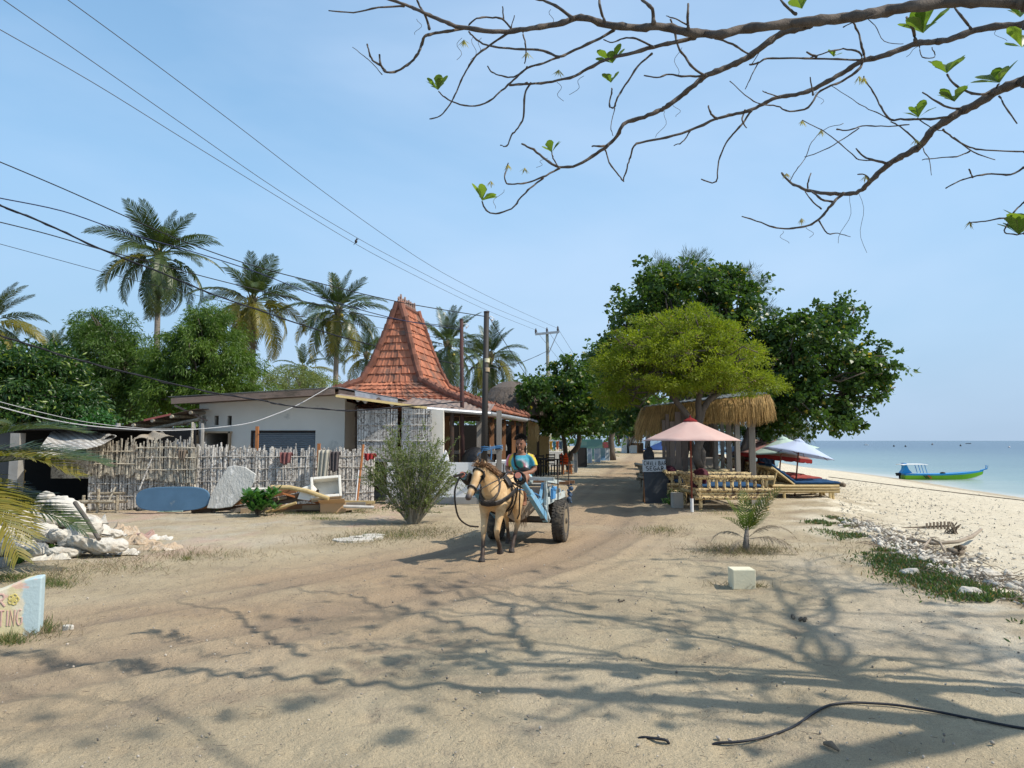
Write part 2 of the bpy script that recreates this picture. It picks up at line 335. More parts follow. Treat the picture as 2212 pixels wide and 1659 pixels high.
def sandmat():
    m, nt, b = newmat('sand'); v = coords(nt); A = {}
    for an in ('track', 'coral', 'yard', 'wet', 'dry', 'rut'):
        n = nt.nodes.new('ShaderNodeAttribute'); n.attribute_name = an; A[an] = n.outputs['Fac']
    n_big = noi(nt, v, .8, 5); n_mid = noi(nt, v, 5, 6, .7); n_fine = noi(nt, v, 110, 3, .8); n_gr = noi(nt, v, 320, 2, .8)
    c = mixc(nt, ramp(nt, n_big, [(.35, 0.0), (.68, 1.0)]), (.455, .375, .25), (.355, .287, .19))
    c = mixc(nt, mth(nt, 'MULTIPLY', A['dry'], .55), c, (.50, .43, .33))
    c = mixc(nt, mth(nt, 'MULTIPLY', A['track'], .85), c, (.36, .258, .163))
    c = mixc(nt, mth(nt, 'MULTIPLY', A['rut'], .7), c, (.25, .19, .135))
    blot = ramp(nt, noi(nt, v, 1.9, 7, .75), [(.53, 0.0), (.66, .5)]); c = mixc(nt, blot, c, (.235, .19, .145))
    # painted, broken paving in the yard
    n2 = noi(nt, v, 1.1, 5, .6); yc = ramp(nt, noi(nt, coords(nt, (1, .35, 1)), .55, 3, .5), [(.40, (.46, .37, .27)), (.50, (.45, .42, .34)), (.56, (.48, .33, .27)), (.64, (.50, .29, .25)), (.70, (.40, .43, .40)), (.80, (.47, .44, .38))])
    c = mixc(nt, mth(nt, 'MULTIPLY', A['yard'], ramp(nt, n2, [(.44, .0), (.62, .62)])), c, yc)
    cc = mixc(nt, ramp(nt, n_mid, [(.3, 0.0), (.7, 1.0)]), (.74, .68, .54), (.64, .56, .42))
    cc = mixc(nt, ramp(nt, noi(nt, coords(nt, (.9, 1.8, 1)), 4, 6, .8), [(.57, 0.0), (.66, .75)]), cc, (.27, .21, .15))
    c = mixc(nt, A['coral'], c, cc)
    # pebbles, bits of bark and leaf crumbs
    vo = node(nt, 'ShaderNodeTexVoronoi'); vo.inputs['Scale'].default_value = 26; nt.links.new(v, vo.inputs['Vector'])
    peb = ramp(nt, vo.outputs['Distance'], [(.10, 1.0), (.17, 0.0)]); g = ramp(nt, noi(nt, v, 3.0, 4, .7), [(.52, 0.0), (.66, 1.0)])
    pc = mixc(nt, ramp(nt, vo.outputs['Color'], [(.5, 0.0), (.52, 1.0)]), (.16, .11, .07), (.72, .68, .60))
    c = mixc(nt, mth(nt, 'MULTIPLY', mth(nt, 'MULTIPLY', peb, g), .85), c, pc)
    c = mixc(nt, 1.0, c, ramp(nt, n_gr, [(.3, .55), (.7, 1.38)]), 'MULTIPLY')
    c = mixc(nt, 1.0, c, ramp(nt, n_fine, [(.3, .84), (.7, 1.14)]), 'MULTIPLY')
    c = mixc(nt, mth(nt, 'MULTIPLY', A['wet'], .7), c, (.27, .21, .14))
    nt.links.new(c, b.inputs['Base Color']); b.inputs['Roughness'].default_value = .95; b.inputs['Specular IOR Level'].default_value = .12
    h = mth(nt, 'ADD', mth(nt, 'MULTIPLY', n_fine, .35), mth(nt, 'MULTIPLY', n_mid, 1.6)); h = mth(nt, 'ADD', h, mth(nt, 'MULTIPLY', peb, .22))
    h = mth(nt, 'ADD', h, mth(nt, 'MULTIPLY', noi(nt, v, 28, 4, .7), .9))
    addbump(nt, b, h, .95, .024); return m
M_SAND = sandmat(); make_ground()

# ================= sea =================
def seamat():
    m, nt, b = newmat('sea_water'); n = nt.nodes.new('ShaderNodeAttribute'); n.attribute_name = 'off'
    v = coords(nt); pat = noi(nt, coords(nt, (.5, 1.6, 1)), .045, 5, .6)
    f = mth(nt, 'ADD', n.outputs['Fac'], mth(nt, 'MULTIPLY', mth(nt, 'SUBTRACT', pat, .5), .16))
    c = ramp(nt, f, [(.0, (.50, .49, .42)), (.035, (.30, .36, .31)), (.10, (.19, .27, .25)), (.30, (.12, .185, .195)), (.55, (.075, .125, .155)), (1, (.05, .09, .13))])
    nt.links.new(c, b.inputs['Base Color']); b.inputs['Roughness'].default_value = .24; b.inputs['IOR'].default_value = 1.33
    wv = coords(nt, (1.1, 2.6, 1)); h = mth(nt, 'ADD', noi(nt, wv, .55, 5, .62), mth(nt, 'MULTIPLY', noi(nt, coords(nt, (.5, 2.2, 1)), .13, 3), 2.2))
    addbump(nt, b, h, .55, .22); return m
def make_sea():
    ys = np.concatenate([np.linspace(-60, 130, 96), np.geomspace(135, 9000, 60)]); o_ = np.concatenate([np.linspace(-2, 30, 33), np.geomspace(33, 12000, 40)])
    Yg, O = np.meshgrid(ys, o_, indexing='ij'); Wx = np.where(Yg < 400, waterx(Yg), -300-(Yg-400)*1.2); X = Wx+O
    V = np.stack([X, Yg, np.full_like(X, SEA)], -1).reshape(-1, 3); nr, nc = X.shape
    a = (np.arange(nr-1)[:, None]*nc+np.arange(nc-1)[None]).ravel(); me = npmesh('sea', V, np.stack([a, a+1, a+nc+1, a+nc], 1), 4)
    off = np.clip(O/140, 0, 1)**.75; off = np.maximum(off, np.clip((Yg-60)/500, 0, 1))
    at = me.attributes.new('off', 'FLOAT', 'POINT'); at.data.foreach_set('value', off.ravel().astype(np.float32))
    tag(link('sea', me, None, seamat(), True), kind='structure')
make_sea()
# ================= shared materials =================
M_PLASTER = mat('plaster_white', (.80, .755, .67), (.72, .675, .59), 1.5, rough=.9, bump=.15, dirt=(.42, .41, .37), dscale=1.1, dthr=.60)
M_WHITEW = mat('whitewash', (.80, .80, .79), (.73, .73, .72), 2, rough=.8, bump=.1, dirt=(.55, .52, .46), dscale=2.5, dthr=.68)
M_WOODD = mat('wood_dark', (.10, .065, .04), (.055, .035, .024), 5, (1, 1, .15), bump=.3)
M_WOODB = mat('wood_brown', (.30, .15, .07), (.20, .09, .04), 5, (1, 1, .2), bump=.3)
M_WOODO = mat('wood_orange', (.46, .19, .07), (.33, .12, .045), 5, (1, 1, .2), bump=.3)
M_WOODG = mat('wood_grey', (.33, .30, .26), (.20, .175, .15), 6, (1, 1, .12), bump=.5, bscale=30, isl=.3)
M_WOODP = mat('wood_pale', (.50, .38, .25), (.38, .27, .17), 5, (1, 1, .2), bump=.3, isl=.25)
M_FASC = mat('fascia_wood', (.26, .19, .15), (.17, .12, .095), 4, (.3, 1, 1), bump=.4, dirt=(.10, .08, .06), dscale=3)
M_BLACK = flat('black_and_shade', (.012, .012, .012)); M_IRON = mat('iron', (.045, .042, .04), (.09, .05, .035), 8, rough=.6, metal=.3)  # black of real parts, also painted shade on the interior walls
M_TIN = mat('tin', (.42, .44, .45), (.33, .33, .33), 3, rough=.45, metal=.6, dirt=(.25, .14, .08), dscale=2, dthr=.62)
M_TINR = mat('tin_rust', (.30, .25, .22), (.20, .13, .10), 3, rough=.7, metal=.2)
M_SHUT = flat('shutter_grey', (.21, .235, .255), .5); M_CONC = mat('concrete', (.36, .35, .33), (.27, .26, .24), 5, rough=.95, bump=.5, dirt=(.15, .14, .12), dscale=3, dthr=.62)
M_CONCW = mat('pale_block', (.74, .69, .50), (.64, .59, .42), 5, rough=.9, bump=.3, dirt=(.42, .37, .27), dscale=4, dthr=.6)
M_SLAT = bamboomat('old_bamboo', (.70, .67, .62), (.50, .47, .425), (.19, .165, .14))
M_SLATY = bamboomat('bamboo_yellowed', (.64, .58, .46), (.44, .39, .31), (.20, .165, .13))
M_BAM = bamboomat('bamboo_fresh', (.66, .50, .24), (.52, .37, .16)); M_BAMB = bamboomat('bamboo_burnt', (.68, .52, .26), (.56, .41, .19), (.075, .035, .018))
M_BAMG = bamboomat('bamboo_grey', (.50, .44, .33), (.34, .29, .21), (.18, .14, .10))
M_MAT = mat('woven_mat', (.60, .43, .20), (.44, .29, .12), 20, (1, 1, .3), bump=.8, bscale=90, bdist=.01)
M_BLUEP = mat('blue_paint', (.085, .17, .27), (.06, .125, .20), 3, rough=.75, dirt=(.20, .25, .28), dscale=3, dthr=.60)
M_ROPEB = flat('blue_rope', (.05, .16, .33)); M_WHITE = flat('white', (.8, .8, .79)); M_CLOTHR = mat('red_cloth', (.30, .07, .05), (.2, .05, .05), 8, bump=.3)
def sandz(p): return (p[0], p[1], gz(p[0], p[1]))

# ================= white house =================
HY = 19.2
def hp(u, v, dy=0): return D(u, v, HY+dy)
def make_house():
    t = thing('house', 'white plastered house with slit vents and a roller shutter behind the bamboo fence', 'house', (-6.5, HY, 0))
    def P(mb, name, m, parent=None, **k):
        o = mb.build(name, m, parent or t, **k)
        if parent is None: o.location = -Vector((-6.5, HY, 0))
        return o
    L, Rr = hp(430, 900).x, hp(745, 900).x
    # wall facing the yard, pieced round its openings
    ops = [(hp(a, 0).x, hp(b, 0).x, hp(0, c).z, hp(0, d).z) for a, b, c, d in ((467, 476, 918.5, 898), (493, 502, 918.5, 898), (520, 529, 918.5, 898), (466, 529, 1010, 932), (570, 702, 1000, 930))]
    xs = sorted({L, Rr}|{o[0] for o in ops}|{o[1] for o in ops}); zt = lambda x: np.interp(x, [-9.4, -4.75, -3.3], [2.66, 2.93, 2.78])
    m = MB()
    for i in range(len(xs)-1):
        xa, xb = xs[i], xs[i+1]; xm = (xa+xb)/2; cuts = sorted([(o[2], o[3]) for o in ops if o[0] < xm < o[1]]); z = 0
        for lo, hi in cuts+[(None, None)]:
            top = lo if lo is not None else None
            if top is None:
                m.prism([(xa, HY, z), (xb, HY, z), (xb, HY, zt(xb)), (xa, HY, zt(xa))], (0, .16, 0))
            else:
                if top-z > .01: m.prism([(xa, HY, z), (xb, HY, z), (xb, HY, top), (xa, HY, top)], (0, .16, 0))
                z = hi
    m.box((Rr-.083, HY+.16+1.1, 1.33), (.16, 2.2, 2.66)); m.box((L+.08, HY+1.26, 1.3), (.16, 2.2, 2.6)); P(m, 'wall', M_PLASTER)
    m = MB(); m.box(((L+Rr)/2, HY+2.4, 1.25), (4, .1, 2.5)); m.box(((L+Rr)/2, HY+1.3, .01), (3.9, 2.2, .02)); P(m, 'inner_wall', M_BLACK)  # wall and floor coloured black to stand in for the room's darkness
    # window with open leaf
    x0, x1, z0, z1 = ops[3]; z0 = .95; m = MB()
    for c, s_ in (((x0+.02, HY-.01, (z0+z1)/2), (.05, .2, z1-z0)), ((x1-.02, HY-.01, (z0+z1)/2), (.05, .2, z1-z0)), (((x0+x1)/2, HY-.01, z1-.02), (x1-x0+.06, .2, .05)), (((x0+x1)/2, HY-.01, z0+.02), (x1-x0+.06, .2, .05))): m.box(c, s_)
    wf = P(m, 'window', M_WOODP); m = MB(); xa = hp(420, 0).x; xb = hp(465, 0).x; zz0, zz1 = z0, hp(0, 940).z
    for c, s_ in (((xa+.03, HY-.14, (zz0+zz1)/2), (.06, .04, zz1-zz0)), ((xb-.06, HY-.14, (zz0+zz1)/2), (.12, .04, zz1-zz0)), (((xa+xb)/2, HY-.14, zz1-.04), (xb-xa, .036, .08))): m.box(c, s_)
    P(m, 'window_leaf', M_WOODP); m = MB(); m.box(((xa+xb)/2, HY-.145, (zz0+zz1)/2), (xb-xa-.1, .01, zz1-zz0-.06)); P(m, 'pane', flat('frosted', (.36, .42, .40), .3))
    # roller shutter
    x0, x1, z0, z1 = ops[4]; m = MB(); n = 16
    for i in range(n):
        za = z1-.05-i*.052; m.prism([(x0, HY+.09, za), (x0, HY+.075, za-.014), (x0, HY+.075, za-.04), (x0, HY+.09, za-.05)], (x1-x0, 0, 0))
    P(m, 'roller_shutter', M_SHUT); m = MB(); m.box((x0+.015, HY+.05, (z1+.9)/2), (.04, .12, z1-.9)); m.box(((x0+x1)/2, HY+.05, z1-.015), (x1-x0, .13, .035)); P(m, 'shutter_frame', M_IRON)
    # roof: shallow sheets meeting at a ridge that points at the road
    m = MB(); A = D(360, 857, HY-.75); B = D(728, 836, HY-.75); C = D(868, 862, HY-.75)
    def sh(a, b, y0, y1, mb, amp=.012, n=60, th=.015):
        def fn(u, v):
            p = a.lerp(b, u); return (p.x, y0+(y1-y0)*v, p.z+amp*math.sin(v*150)+.05*v)
        mb.sheet(fn, 8, n)
    sh(A, B, HY-.75, HY+3.1, m); sh(B, C, HY-.75, HY+2.6, m); P(m, 'roof', M_TIN)
    m = MB(); dz = Vector((0, .02, -.115)); dz2 = Vector((0, .02, -.09)); m.bar(A+dz+Vector((.12, 0, 0)), B+dz+Vector((-.06, 0, 0)), .05, .15); m.bar(A+dz2+Vector((.3, .7, -.02)), B+dz2+Vector((0, .7, -.02)), .05, .1)
    m.bar(B+dz+Vector((.04, .01, 0)), C+dz, .05, .10); m.bar(A+Vector((.2, .03, -.22)), A+Vector((.95, .3, -.62)), .04, .05)
    P(m, 'fascia', M_FASC)
    m = MB()   # torn white sheet and the pale plank along the porch edge
    def torn(u, v):
        p = B.lerp(C, .28+.66*u); return (p.x, HY-.78+.02*v, p.z-.02-.17*v*(1.1+.5*math.sin(u*9)+.3*math.sin(u*31))*(1-u*.35))
    m.sheet(torn, 30, 3); P(m, 'torn_sheeting', mat('torn_white', (.7, .7, .7), (.5, .5, .52), 14, bump=.8))
    m = MB(); a = D(725, 855, 17.9); b = D(922, 881, 18.6); m.bar(a, b, .04, .06); m.bar(a+Vector((.02, .75, .1)), b+Vector((.1, .75, .06)), .04, .06)
    P(m, 'eave_plank', mat('yellow_plank', (.66, .52, .25), (.55, .42, .18), 5))
    m = MB(); m.sheet(lambda u, v: tuple(a.lerp(b, u)+Vector((0, .75*v+.02, .03+.09*v))), 2, 1); m.sheet(lambda u, v: tuple(a.lerp(b, u)+Vector((0, .75*v+.02, -.03+.09*v))), 2, 1); P(m, 'porch_roof', M_TINR)
    m = MB(); m.box((Rr+1.15, HY+2.3, 1.2), (2.3, .05, 2.4)); P(m, 'porch_wall', M_WOODD); m = MB(); m.box((hp(800, 0).x-.1, HY-.35, 1.25), (.07, .07, 2.5)); P(m, 'porch_post', M_WOODD)
    return t
make_house()
# tin lean-to on the left of the house
def leanto():
    t = thing('lean_to', 'low sagging tin roofed lean-to on poles left of the white house', 'shed', (-10.4, 19.6, 0)); o_ = Vector((-10.4, 19.6, 0))
    def P(mb, name, m): o = mb.build(name, m, t); o.location = -o_
    a = D(238, 932, 18.6); b = D(432, 884, 18.6); m = MB()
    m.sheet(lambda u, v: (a.x+(b.x-a.x)*u, 18.4+3.2*v, a.z+(b.z-a.z)*(u**.8)+.012*math.sin(v*120)+.12*v), 10, 50); P(m, 'roof', M_TINR)
    m = MB(); m.sheet(lambda u, v: (a.x+(b.x-a.x)*(.42+.3*u), 18.385, a.z+(b.z-a.z)*((.42+.3*u)**.8)-.03+.05*v), 8, 1); P(m, 'roof_edge', flat('faded_red', (.42, .12, .10)))
    m = MB()
    for i in range(5): x = a.x+(b.x-a.x)*(.1+.21*i); z = a.z+(b.z-a.z)*((.1+.21*i)**.8)-.07; m.tube([(x, 18.35, z), (x, 21.5, z+.1)], .045)
    m.tube([(a.x, 18.6, a.z-.16), (b.x, 18.6, b.z-.26)], .05); P(m, 'rafter', M_BAMG)
    m = MB()
    for x in (a.x+.2, a.x+2.4, b.x-.15): m = MB(); m.tube([(x, 18.6, 0), (x, 18.6, 2.05)], .06); P(m, 'post', M_CONC)
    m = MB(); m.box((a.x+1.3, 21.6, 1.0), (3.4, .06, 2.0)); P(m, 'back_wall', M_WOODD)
leanto()

# ================= grey shack with woven mats on the far left =================
def shack():
    Y = 15.6; t = thing('shack', 'dark grey rendered shack with a mat awning at the left edge', 'shack', (-11.6, Y, 0)); o_ = Vector((-11.6, Y, 0))
    def P(mb, name, m): o = mb.build(name, m, t); o.location = -o_; return o
    x = lambda u: D(u, 0, Y).x
    m = MB(); m.box((x(-60), Y+.1, .95), (x(80)-x(-200), .14, 1.9)); P(m, 'wall', mat('grey_render', (.085, .09, .095), (.06, .065, .07), 2, dirt=(.12, .12, .12), dthr=.6))
    m = MB(); m.box((x(91), Y, .88), (.20, .2, 1.76)); P(m, 'pillar', M_CONC)
    m = MB(); m.box((x(100), Y+2.7, .95), (5.2, .05, 1.9)); m.box((x(110)-.7, Y+1.3, 1.86), (4.6, 2.8, .06)); P(m, 'inside_wall', M_BLACK)  # wall and ceiling painted black as the shade inside the shack
    m = MB(); m.box((x(160), Y+.9, .98), (1.1, .03, .5)); P(m, 'reed_screen', M_SLATY)
    return t
shack()
def awning(name, lab, P4, nu, mt, amp=.03):
    m = MB(); a, b, c, d = [Vector(p) for p in P4]
    def fn(u, v):
        p = a.lerp(b, u).lerp(d.lerp(c, u), v); k = math.sin(u*PI)*math.sin(v*PI)
        return p+Vector((0, 0, amp*math.sin(u*9+v*4)-.12*k*0+RNG.uniform(-.004, .004)))
    m.sheet(fn, nu, 14); o = m.build(name, mt); mo = o.modifiers.new('s', 'SOLIDIFY'); mo.thickness = .012
    return tag(o, lab, 'mat')
def weavemat():
    m, nt, b = newmat('weave'); v = coords(nt); vs = node(nt, 'ShaderNodeTexWave'); vs.bands_direction = 'DIAGONAL'; vs.inputs['Scale'].default_value = 3.4; vs.inputs['Distortion'].default_value = 3; nt.links.new(v, vs.inputs[0])
    ck = node(nt, 'ShaderNodeTexWave'); ck.bands_direction = 'X'; ck.inputs['Scale'].default_value = 9; ck.inputs['Distortion'].default_value = 4; nt.links.new(v, ck.inputs[0])
    f = mth(nt, 'MULTIPLY', vs.outputs[1], ck.outputs[1]); c = mixc(nt, ramp(nt, f, [(.1, 0.0), (.5, 1.0)]), (.24, .225, .20), (.66, .64, .60))
    c = mixc(nt, ramp(nt, noi(nt, v, 3, 5), [(.45, 0.0), (.65, .6)]), c, (.32, .29, .25)); nt.links.new(c, b.inputs['Base Color']); b.inputs['Roughness'].default_value = .85; addbump(nt, b, f, .6, .02); return m
M_WEAVE = weavemat()
awning('woven_mat', 'big sagging woven bamboo mat draped down over the shack opening', (D(72, 994, 14.6), D(185, 972, 14.9), D(252, 944, 16.1), D(122, 918, 16.2)), 22, M_WEAVE, .035)
awning('woven_mat', 'torn end of grey matting curling over the top of the fence', (D(160, 955, 15.6), D(252, 944, 15.9), D(232, 930, 16.8), D(150, 935, 16.8)), 16, M_WEAVE, .07)
awning('woven_mat', 'flat frayed grass mat lying across the fence poles under the lean-to', (D(290, 950, 16.6), D(375, 945, 16.8), D(350, 932, 17.8), D(318, 936, 17.8)), 16, mat('frayed', (.40, .34, .26), (.22, .18, .13), 30, (1, 1, .3), bump=.9), .04)

# ================= bamboo fence =================
def fence(name, lab, pts, top, bot, mt, pitch=.021, w=.042, lean=.022, rails=(.35, .8, 1.2), ytilt=0, posts=True, jag=.05, rmat=None):
    """pts: ground line; top(s), bot(s) height functions of 0..1"""
    t = thing(name, lab, 'fence', pts[0]); o_ = Vector(pts[0]); pts = [Vector(p) for p in pts]
    ln = [(pts[i+1]-pts[i]).length for i in range(len(pts)-1)]; T = sum(ln)
    def at(s):
        q = s*T
        for i, l in enumerate(ln):
            if q <= l or i == len(ln)-1: return pts[i].lerp(pts[i+1], q/l)
            q -= l
    d = (pts[-1]-pts[0]).normalized(); nrm = Vector((d.y, -d.x, 0)); m = MB(); s = 0
    while s < T:
        ww = w*random.uniform(.55, 1.35); q = s/T; p = at(q); a = random.gauss(0, lean); zt = top(q)+random.gauss(0, jag); zb = bot(q)+random.uniform(0, .05); h = zt-zb
        off = nrm*random.uniform(-.02, .03); b0 = p+off+Vector((0, 0, zb)); b1 = b0+d*a*h+nrm*random.gauss(0, .01)+Vector((0, 0, h)); pm = b0.lerp(b1, .5)+d*random.gauss(0, .008)+nrm*random.gauss(0, .012)
        r0 = ww/2; m.tube([b0, pm, b1], [(r0, .006), (r0*.95, .006), (r0*.8, .005)], 5, up=nrm)
        if random.random() < .8: q2 = nrm*-.045; b3 = b0+q2+d*.015; m.tube([b3, b3+(b1-b0)*random.uniform(.8, 1.0)], [(r0*1.2, .006), (r0, .005)], 5, up=nrm)
        s += pitch*random.uniform(.6, 1.15)
    o = m.build('slat_panel', mt, t); o.location = -o_
    for z in rails:
        m = MB(); n = max(4, int(T/.3)); 
        for k in range(2):
            m.tube([at(i/n)+nrm*(.035 if k else -.03)+Vector((0, 0, z+.012*k+random.gauss(0, .008))) for i in range(n+1)], .011, 5)
        o = m.build('rail', rmat or mt, t); o.location = -o_
    if posts:
        m_ = max(2, int(T/1.1))
        for i in range(m_+1):
            m = MB(); p = at(i/m_)-nrm*.06; m.tube([p, p+Vector((0, 0, top(i/m_)+.02))], .03, 7); o = m.build('post', M_BAMG, t); o.location = -o_
    return t
F0 = G(183, 1104); F1 = G(400, 1101); F2 = G(805, 1090)
fence('bamboo_fence', 'long weathered grey split bamboo fence in front of the white house', [F1+Vector((-.5, -.02, 0)), G(600, 1096), F2], lambda s: np.interp(s, [0, .12, .14, .5, 1], [1.58, 1.56, 1.46, 1.40, 1.34]), lambda s: 0.02, M_SLAT, rails=(.3, .62, .93, 1.2))
fence('bamboo_fence', 'lower wall of upright grey bamboo canes left of the blue board', [F0+Vector((0, .12, 0)), F1+Vector((0, .1, 0))], lambda s: .95, lambda s: .0, M_SLAT, rails=(.3, .6), lean=.02, pitch=.028)
fence('bamboo_fence', 'yellowish loose bamboo panel hung over the left end of the fence', [F0, F0.lerp(F1, .48)], lambda s: 1.62+.02*math.sin(s*9), lambda s: .78+.05*math.sin(s*20), M_SLATY, rails=(1.05, 1.34), lean=.09, posts=False, pitch=.032, w=.038)
fence('bamboo_fence', 'ragged bamboo panel with uneven tops above the blue board', [F0.lerp(F1, .5)+Vector((0, -.03, 0)), F1+Vector((.25, -.1, 0))], lambda s: 1.58-.12*s+.05*math.sin(s*14), lambda s: .70-.12*s, M_SLATY, rails=(.92, 1.2, 1.42), lean=.05, jag=.09, posts=False, pitch=.036, w=.04)
for u, v0, v1, Y, r, mt, lab in ((415, 912, 1010, 16.6, .03, M_SLATY, 'tall pale bamboo pole standing up by the grey end of the fence'), (556, 921, 975, 17.3, .035, M_WOODO, 'orange timber post rising over the fence by the shutter'), (689, 958, 978, 17.4, .035, M_WOODO, 'short orange timber stub on top of the fence by the towel')):
    a = D(u, v0, Y); m = MB(); m.box((a.x, Y, a.z/2), (r*2, r*1.6, a.z)) if mt is M_WOODO else m.tube([(a.x, Y, 0), (a.x+.01, Y, a.z)], r, 8)
    tag(m.build('fence_post', mt), lab, 'post')
for (u0, v0, u1, v1, Y, r, mt, lab) in ((770, 1092, 740+45, 960, 17.1, .03, M_WOODO, 'leaning orange timber stake at the right end of the fence'), (768, 1087, 775, 1015, 17.0, .015, M_WHITE, 'thin white plastic pipe leaning on the fence end'), (428, 1085, 410, 1000, 16.6, .022, M_SLATY, 'pale cane leaning against the fence behind the grey slab'), (300, 1060, 330, 985, 15.9, .018, M_SLAT, 'loose slanting cane hanging on the left fence')):
    m = MB(); a = D(u0, v0, Y); b = D(u1, v1, Y+.15); m.tube([a, b], r, 7); tag(m.build('leaning_pole', mt), lab, 'pole')
# towels on the fence
def cloth(name, lab, u, v, wpx, hpx, Y, mt, twist=0.0, cat='towel'):
    p = D(u, v, Y); W = wpx*Y/F; H = hpx*Y/F; m = MB(); sd_ = random.random()*9
    def fn(a, b):
        k = b; x = (a-.5)*W*(1-.35*k*abs(math.sin(sd_+1)))+twist*k*W; y = -.05-.03*math.sin(a*17+sd_)*(1-.2*k)-.03*k
        return (p.x+x, p.y+y, p.z+.03-H*k+.02*math.sin(a*7+sd_)*k)
    m.sheet(fn, 18, 12)
    def bk(a, b): return (p.x+(a-.5)*W, p.y-.05+.12*b-.03*math.sin(a*17+sd_)*(1-b), p.z+.03+.03*math.sin(b*PI)-.08*b)
    m.sheet(bk, 18, 4); o = m.build(name, mt, smooth=True); mo = o.modifiers.new('s', 'SOLIDIFY'); mo.thickness = .008; return tag(o, lab, cat)
cloth('towel', 'bunched maroon cloth hanging on the fence below the shutter', 619, 980, 26, 24, 17.15, mat('maroon', (.24, .10, .09), (.15, .06, .06), 9, bump=.5))
cloth('towel', 'long cream striped towel hanging down the fence', 702, 975, 24, 85, 17.25, mat('cream_towel', (.52, .48, .36), (.30, .29, .27), 5, (3, 1, 1), bump=.4), -.25)
cloth('towel', 'dark grey cloth hanging beside the cream towel', 724, 978, 22, 42, 17.3, mat('dark_towel', (.11, .09, .09), (.07, .06, .06), 9, bump=.5))
cloth('towel', 'red cloth on the fence by the shrub', 800, 982, 26, 14, 17.45, flat('bright_red', (.32, .03, .03)))
cloth('floor_mop', 'small brown coir scrap hung on the ragged bamboo panel', 396, 975, 16, 20, 16.35, mat('coir', (.20, .16, .12), (.12, .09, .07), 30, bump=.8), cat='rag')

# ================= joglo restaurant =================
JC = Vector((-3.545, 23.92, 0)); E1 = Vector((.187, .982, 0)); E2 = Vector((-.982, .187, 0))
def jp(a, b, z): return JC+E2*a+E1*b+Vector((0, 0, z))
M_TILE = mat('clay_tile', (.46, .18, .10), (.33, .12, .07), 2.5, rough=.85, bump=.4, isl=.38, dirt=(.17, .10, .075), dscale=1.7, dthr=.50)
M_RIDGE = mat('ridge_tile', (.30, .12, .075), (.16, .08, .06), 4, rough=.9, bump=.5, isl=.4)
def tiles(mb, c00, c10, c01, c11, row=.235, tw=.19, skip=0):
    """interlocking tiles on the quad: c00-c10 lower edge, c01-c11 upper edge"""
    H = ((c01+c11)/2-(c00+c10)/2).length; n = max(1, int(H/row)); nrm = (c10-c00).cross(c01-c00).normalized()
    if nrm.z < 0: nrm = -nrm
    for j in range(n):
        a0 = c00.lerp(c01, j/n); b0 = c10.lerp(c11, j/n); a1 = c00.lerp(c01, min(1, (j+1.15)/n)); b1 = c10.lerp(c11, min(1, (j+1.15)/n))
        W = (b0-a0).length; k = max(1, int(W/tw)); jit = [random.uniform(-.006, .012) for _ in range(k)]
        for i in range(k):
            vs = []
            for (lo, hi, lift) in ((a0, b0, .050), (a1, b1, .012)):
                for q, hgt in ((0, .0), (.28, .030), (.62, .004), (1.02, .012)):
                    p = lo.lerp(hi, (i+q)/k); vs.append(p+nrm*(hgt+lift+jit[i]+(0 if lift > .03 else 0)))
            lowv = [v-nrm*.042 for v in vs[:4]]
            mb.add(vs+lowv, [(0, 1, 5, 4), (1, 2, 6, 5), (2, 3, 7, 6), (8, 9, 1, 0), (9, 10, 2, 1), (10, 11, 3, 2)])
def hip(mb, pts, r=.095, step=.2):
    pts = [Vector(p) for p in pts]
    for a, b in zip(pts, pts[1:]):
        n = max(1, int((b-a).length/step)); d = (b-a).normalized()
        for i in range(n):
            p = a.lerp(b, i/n); q = a.lerp(b, (i+1.15)/n); up = Vector((0, 0, .04))
            mb.tube([p+up*.6+Vector((0, 0, random.uniform(0, .015))), q+up*2.0], [r*1.0, r*1.2], 8)
            if i % 2 == 0 and r > .08: mb.box(q+Vector((0, 0, r+.09)), (.05, .05, .07), random.random())
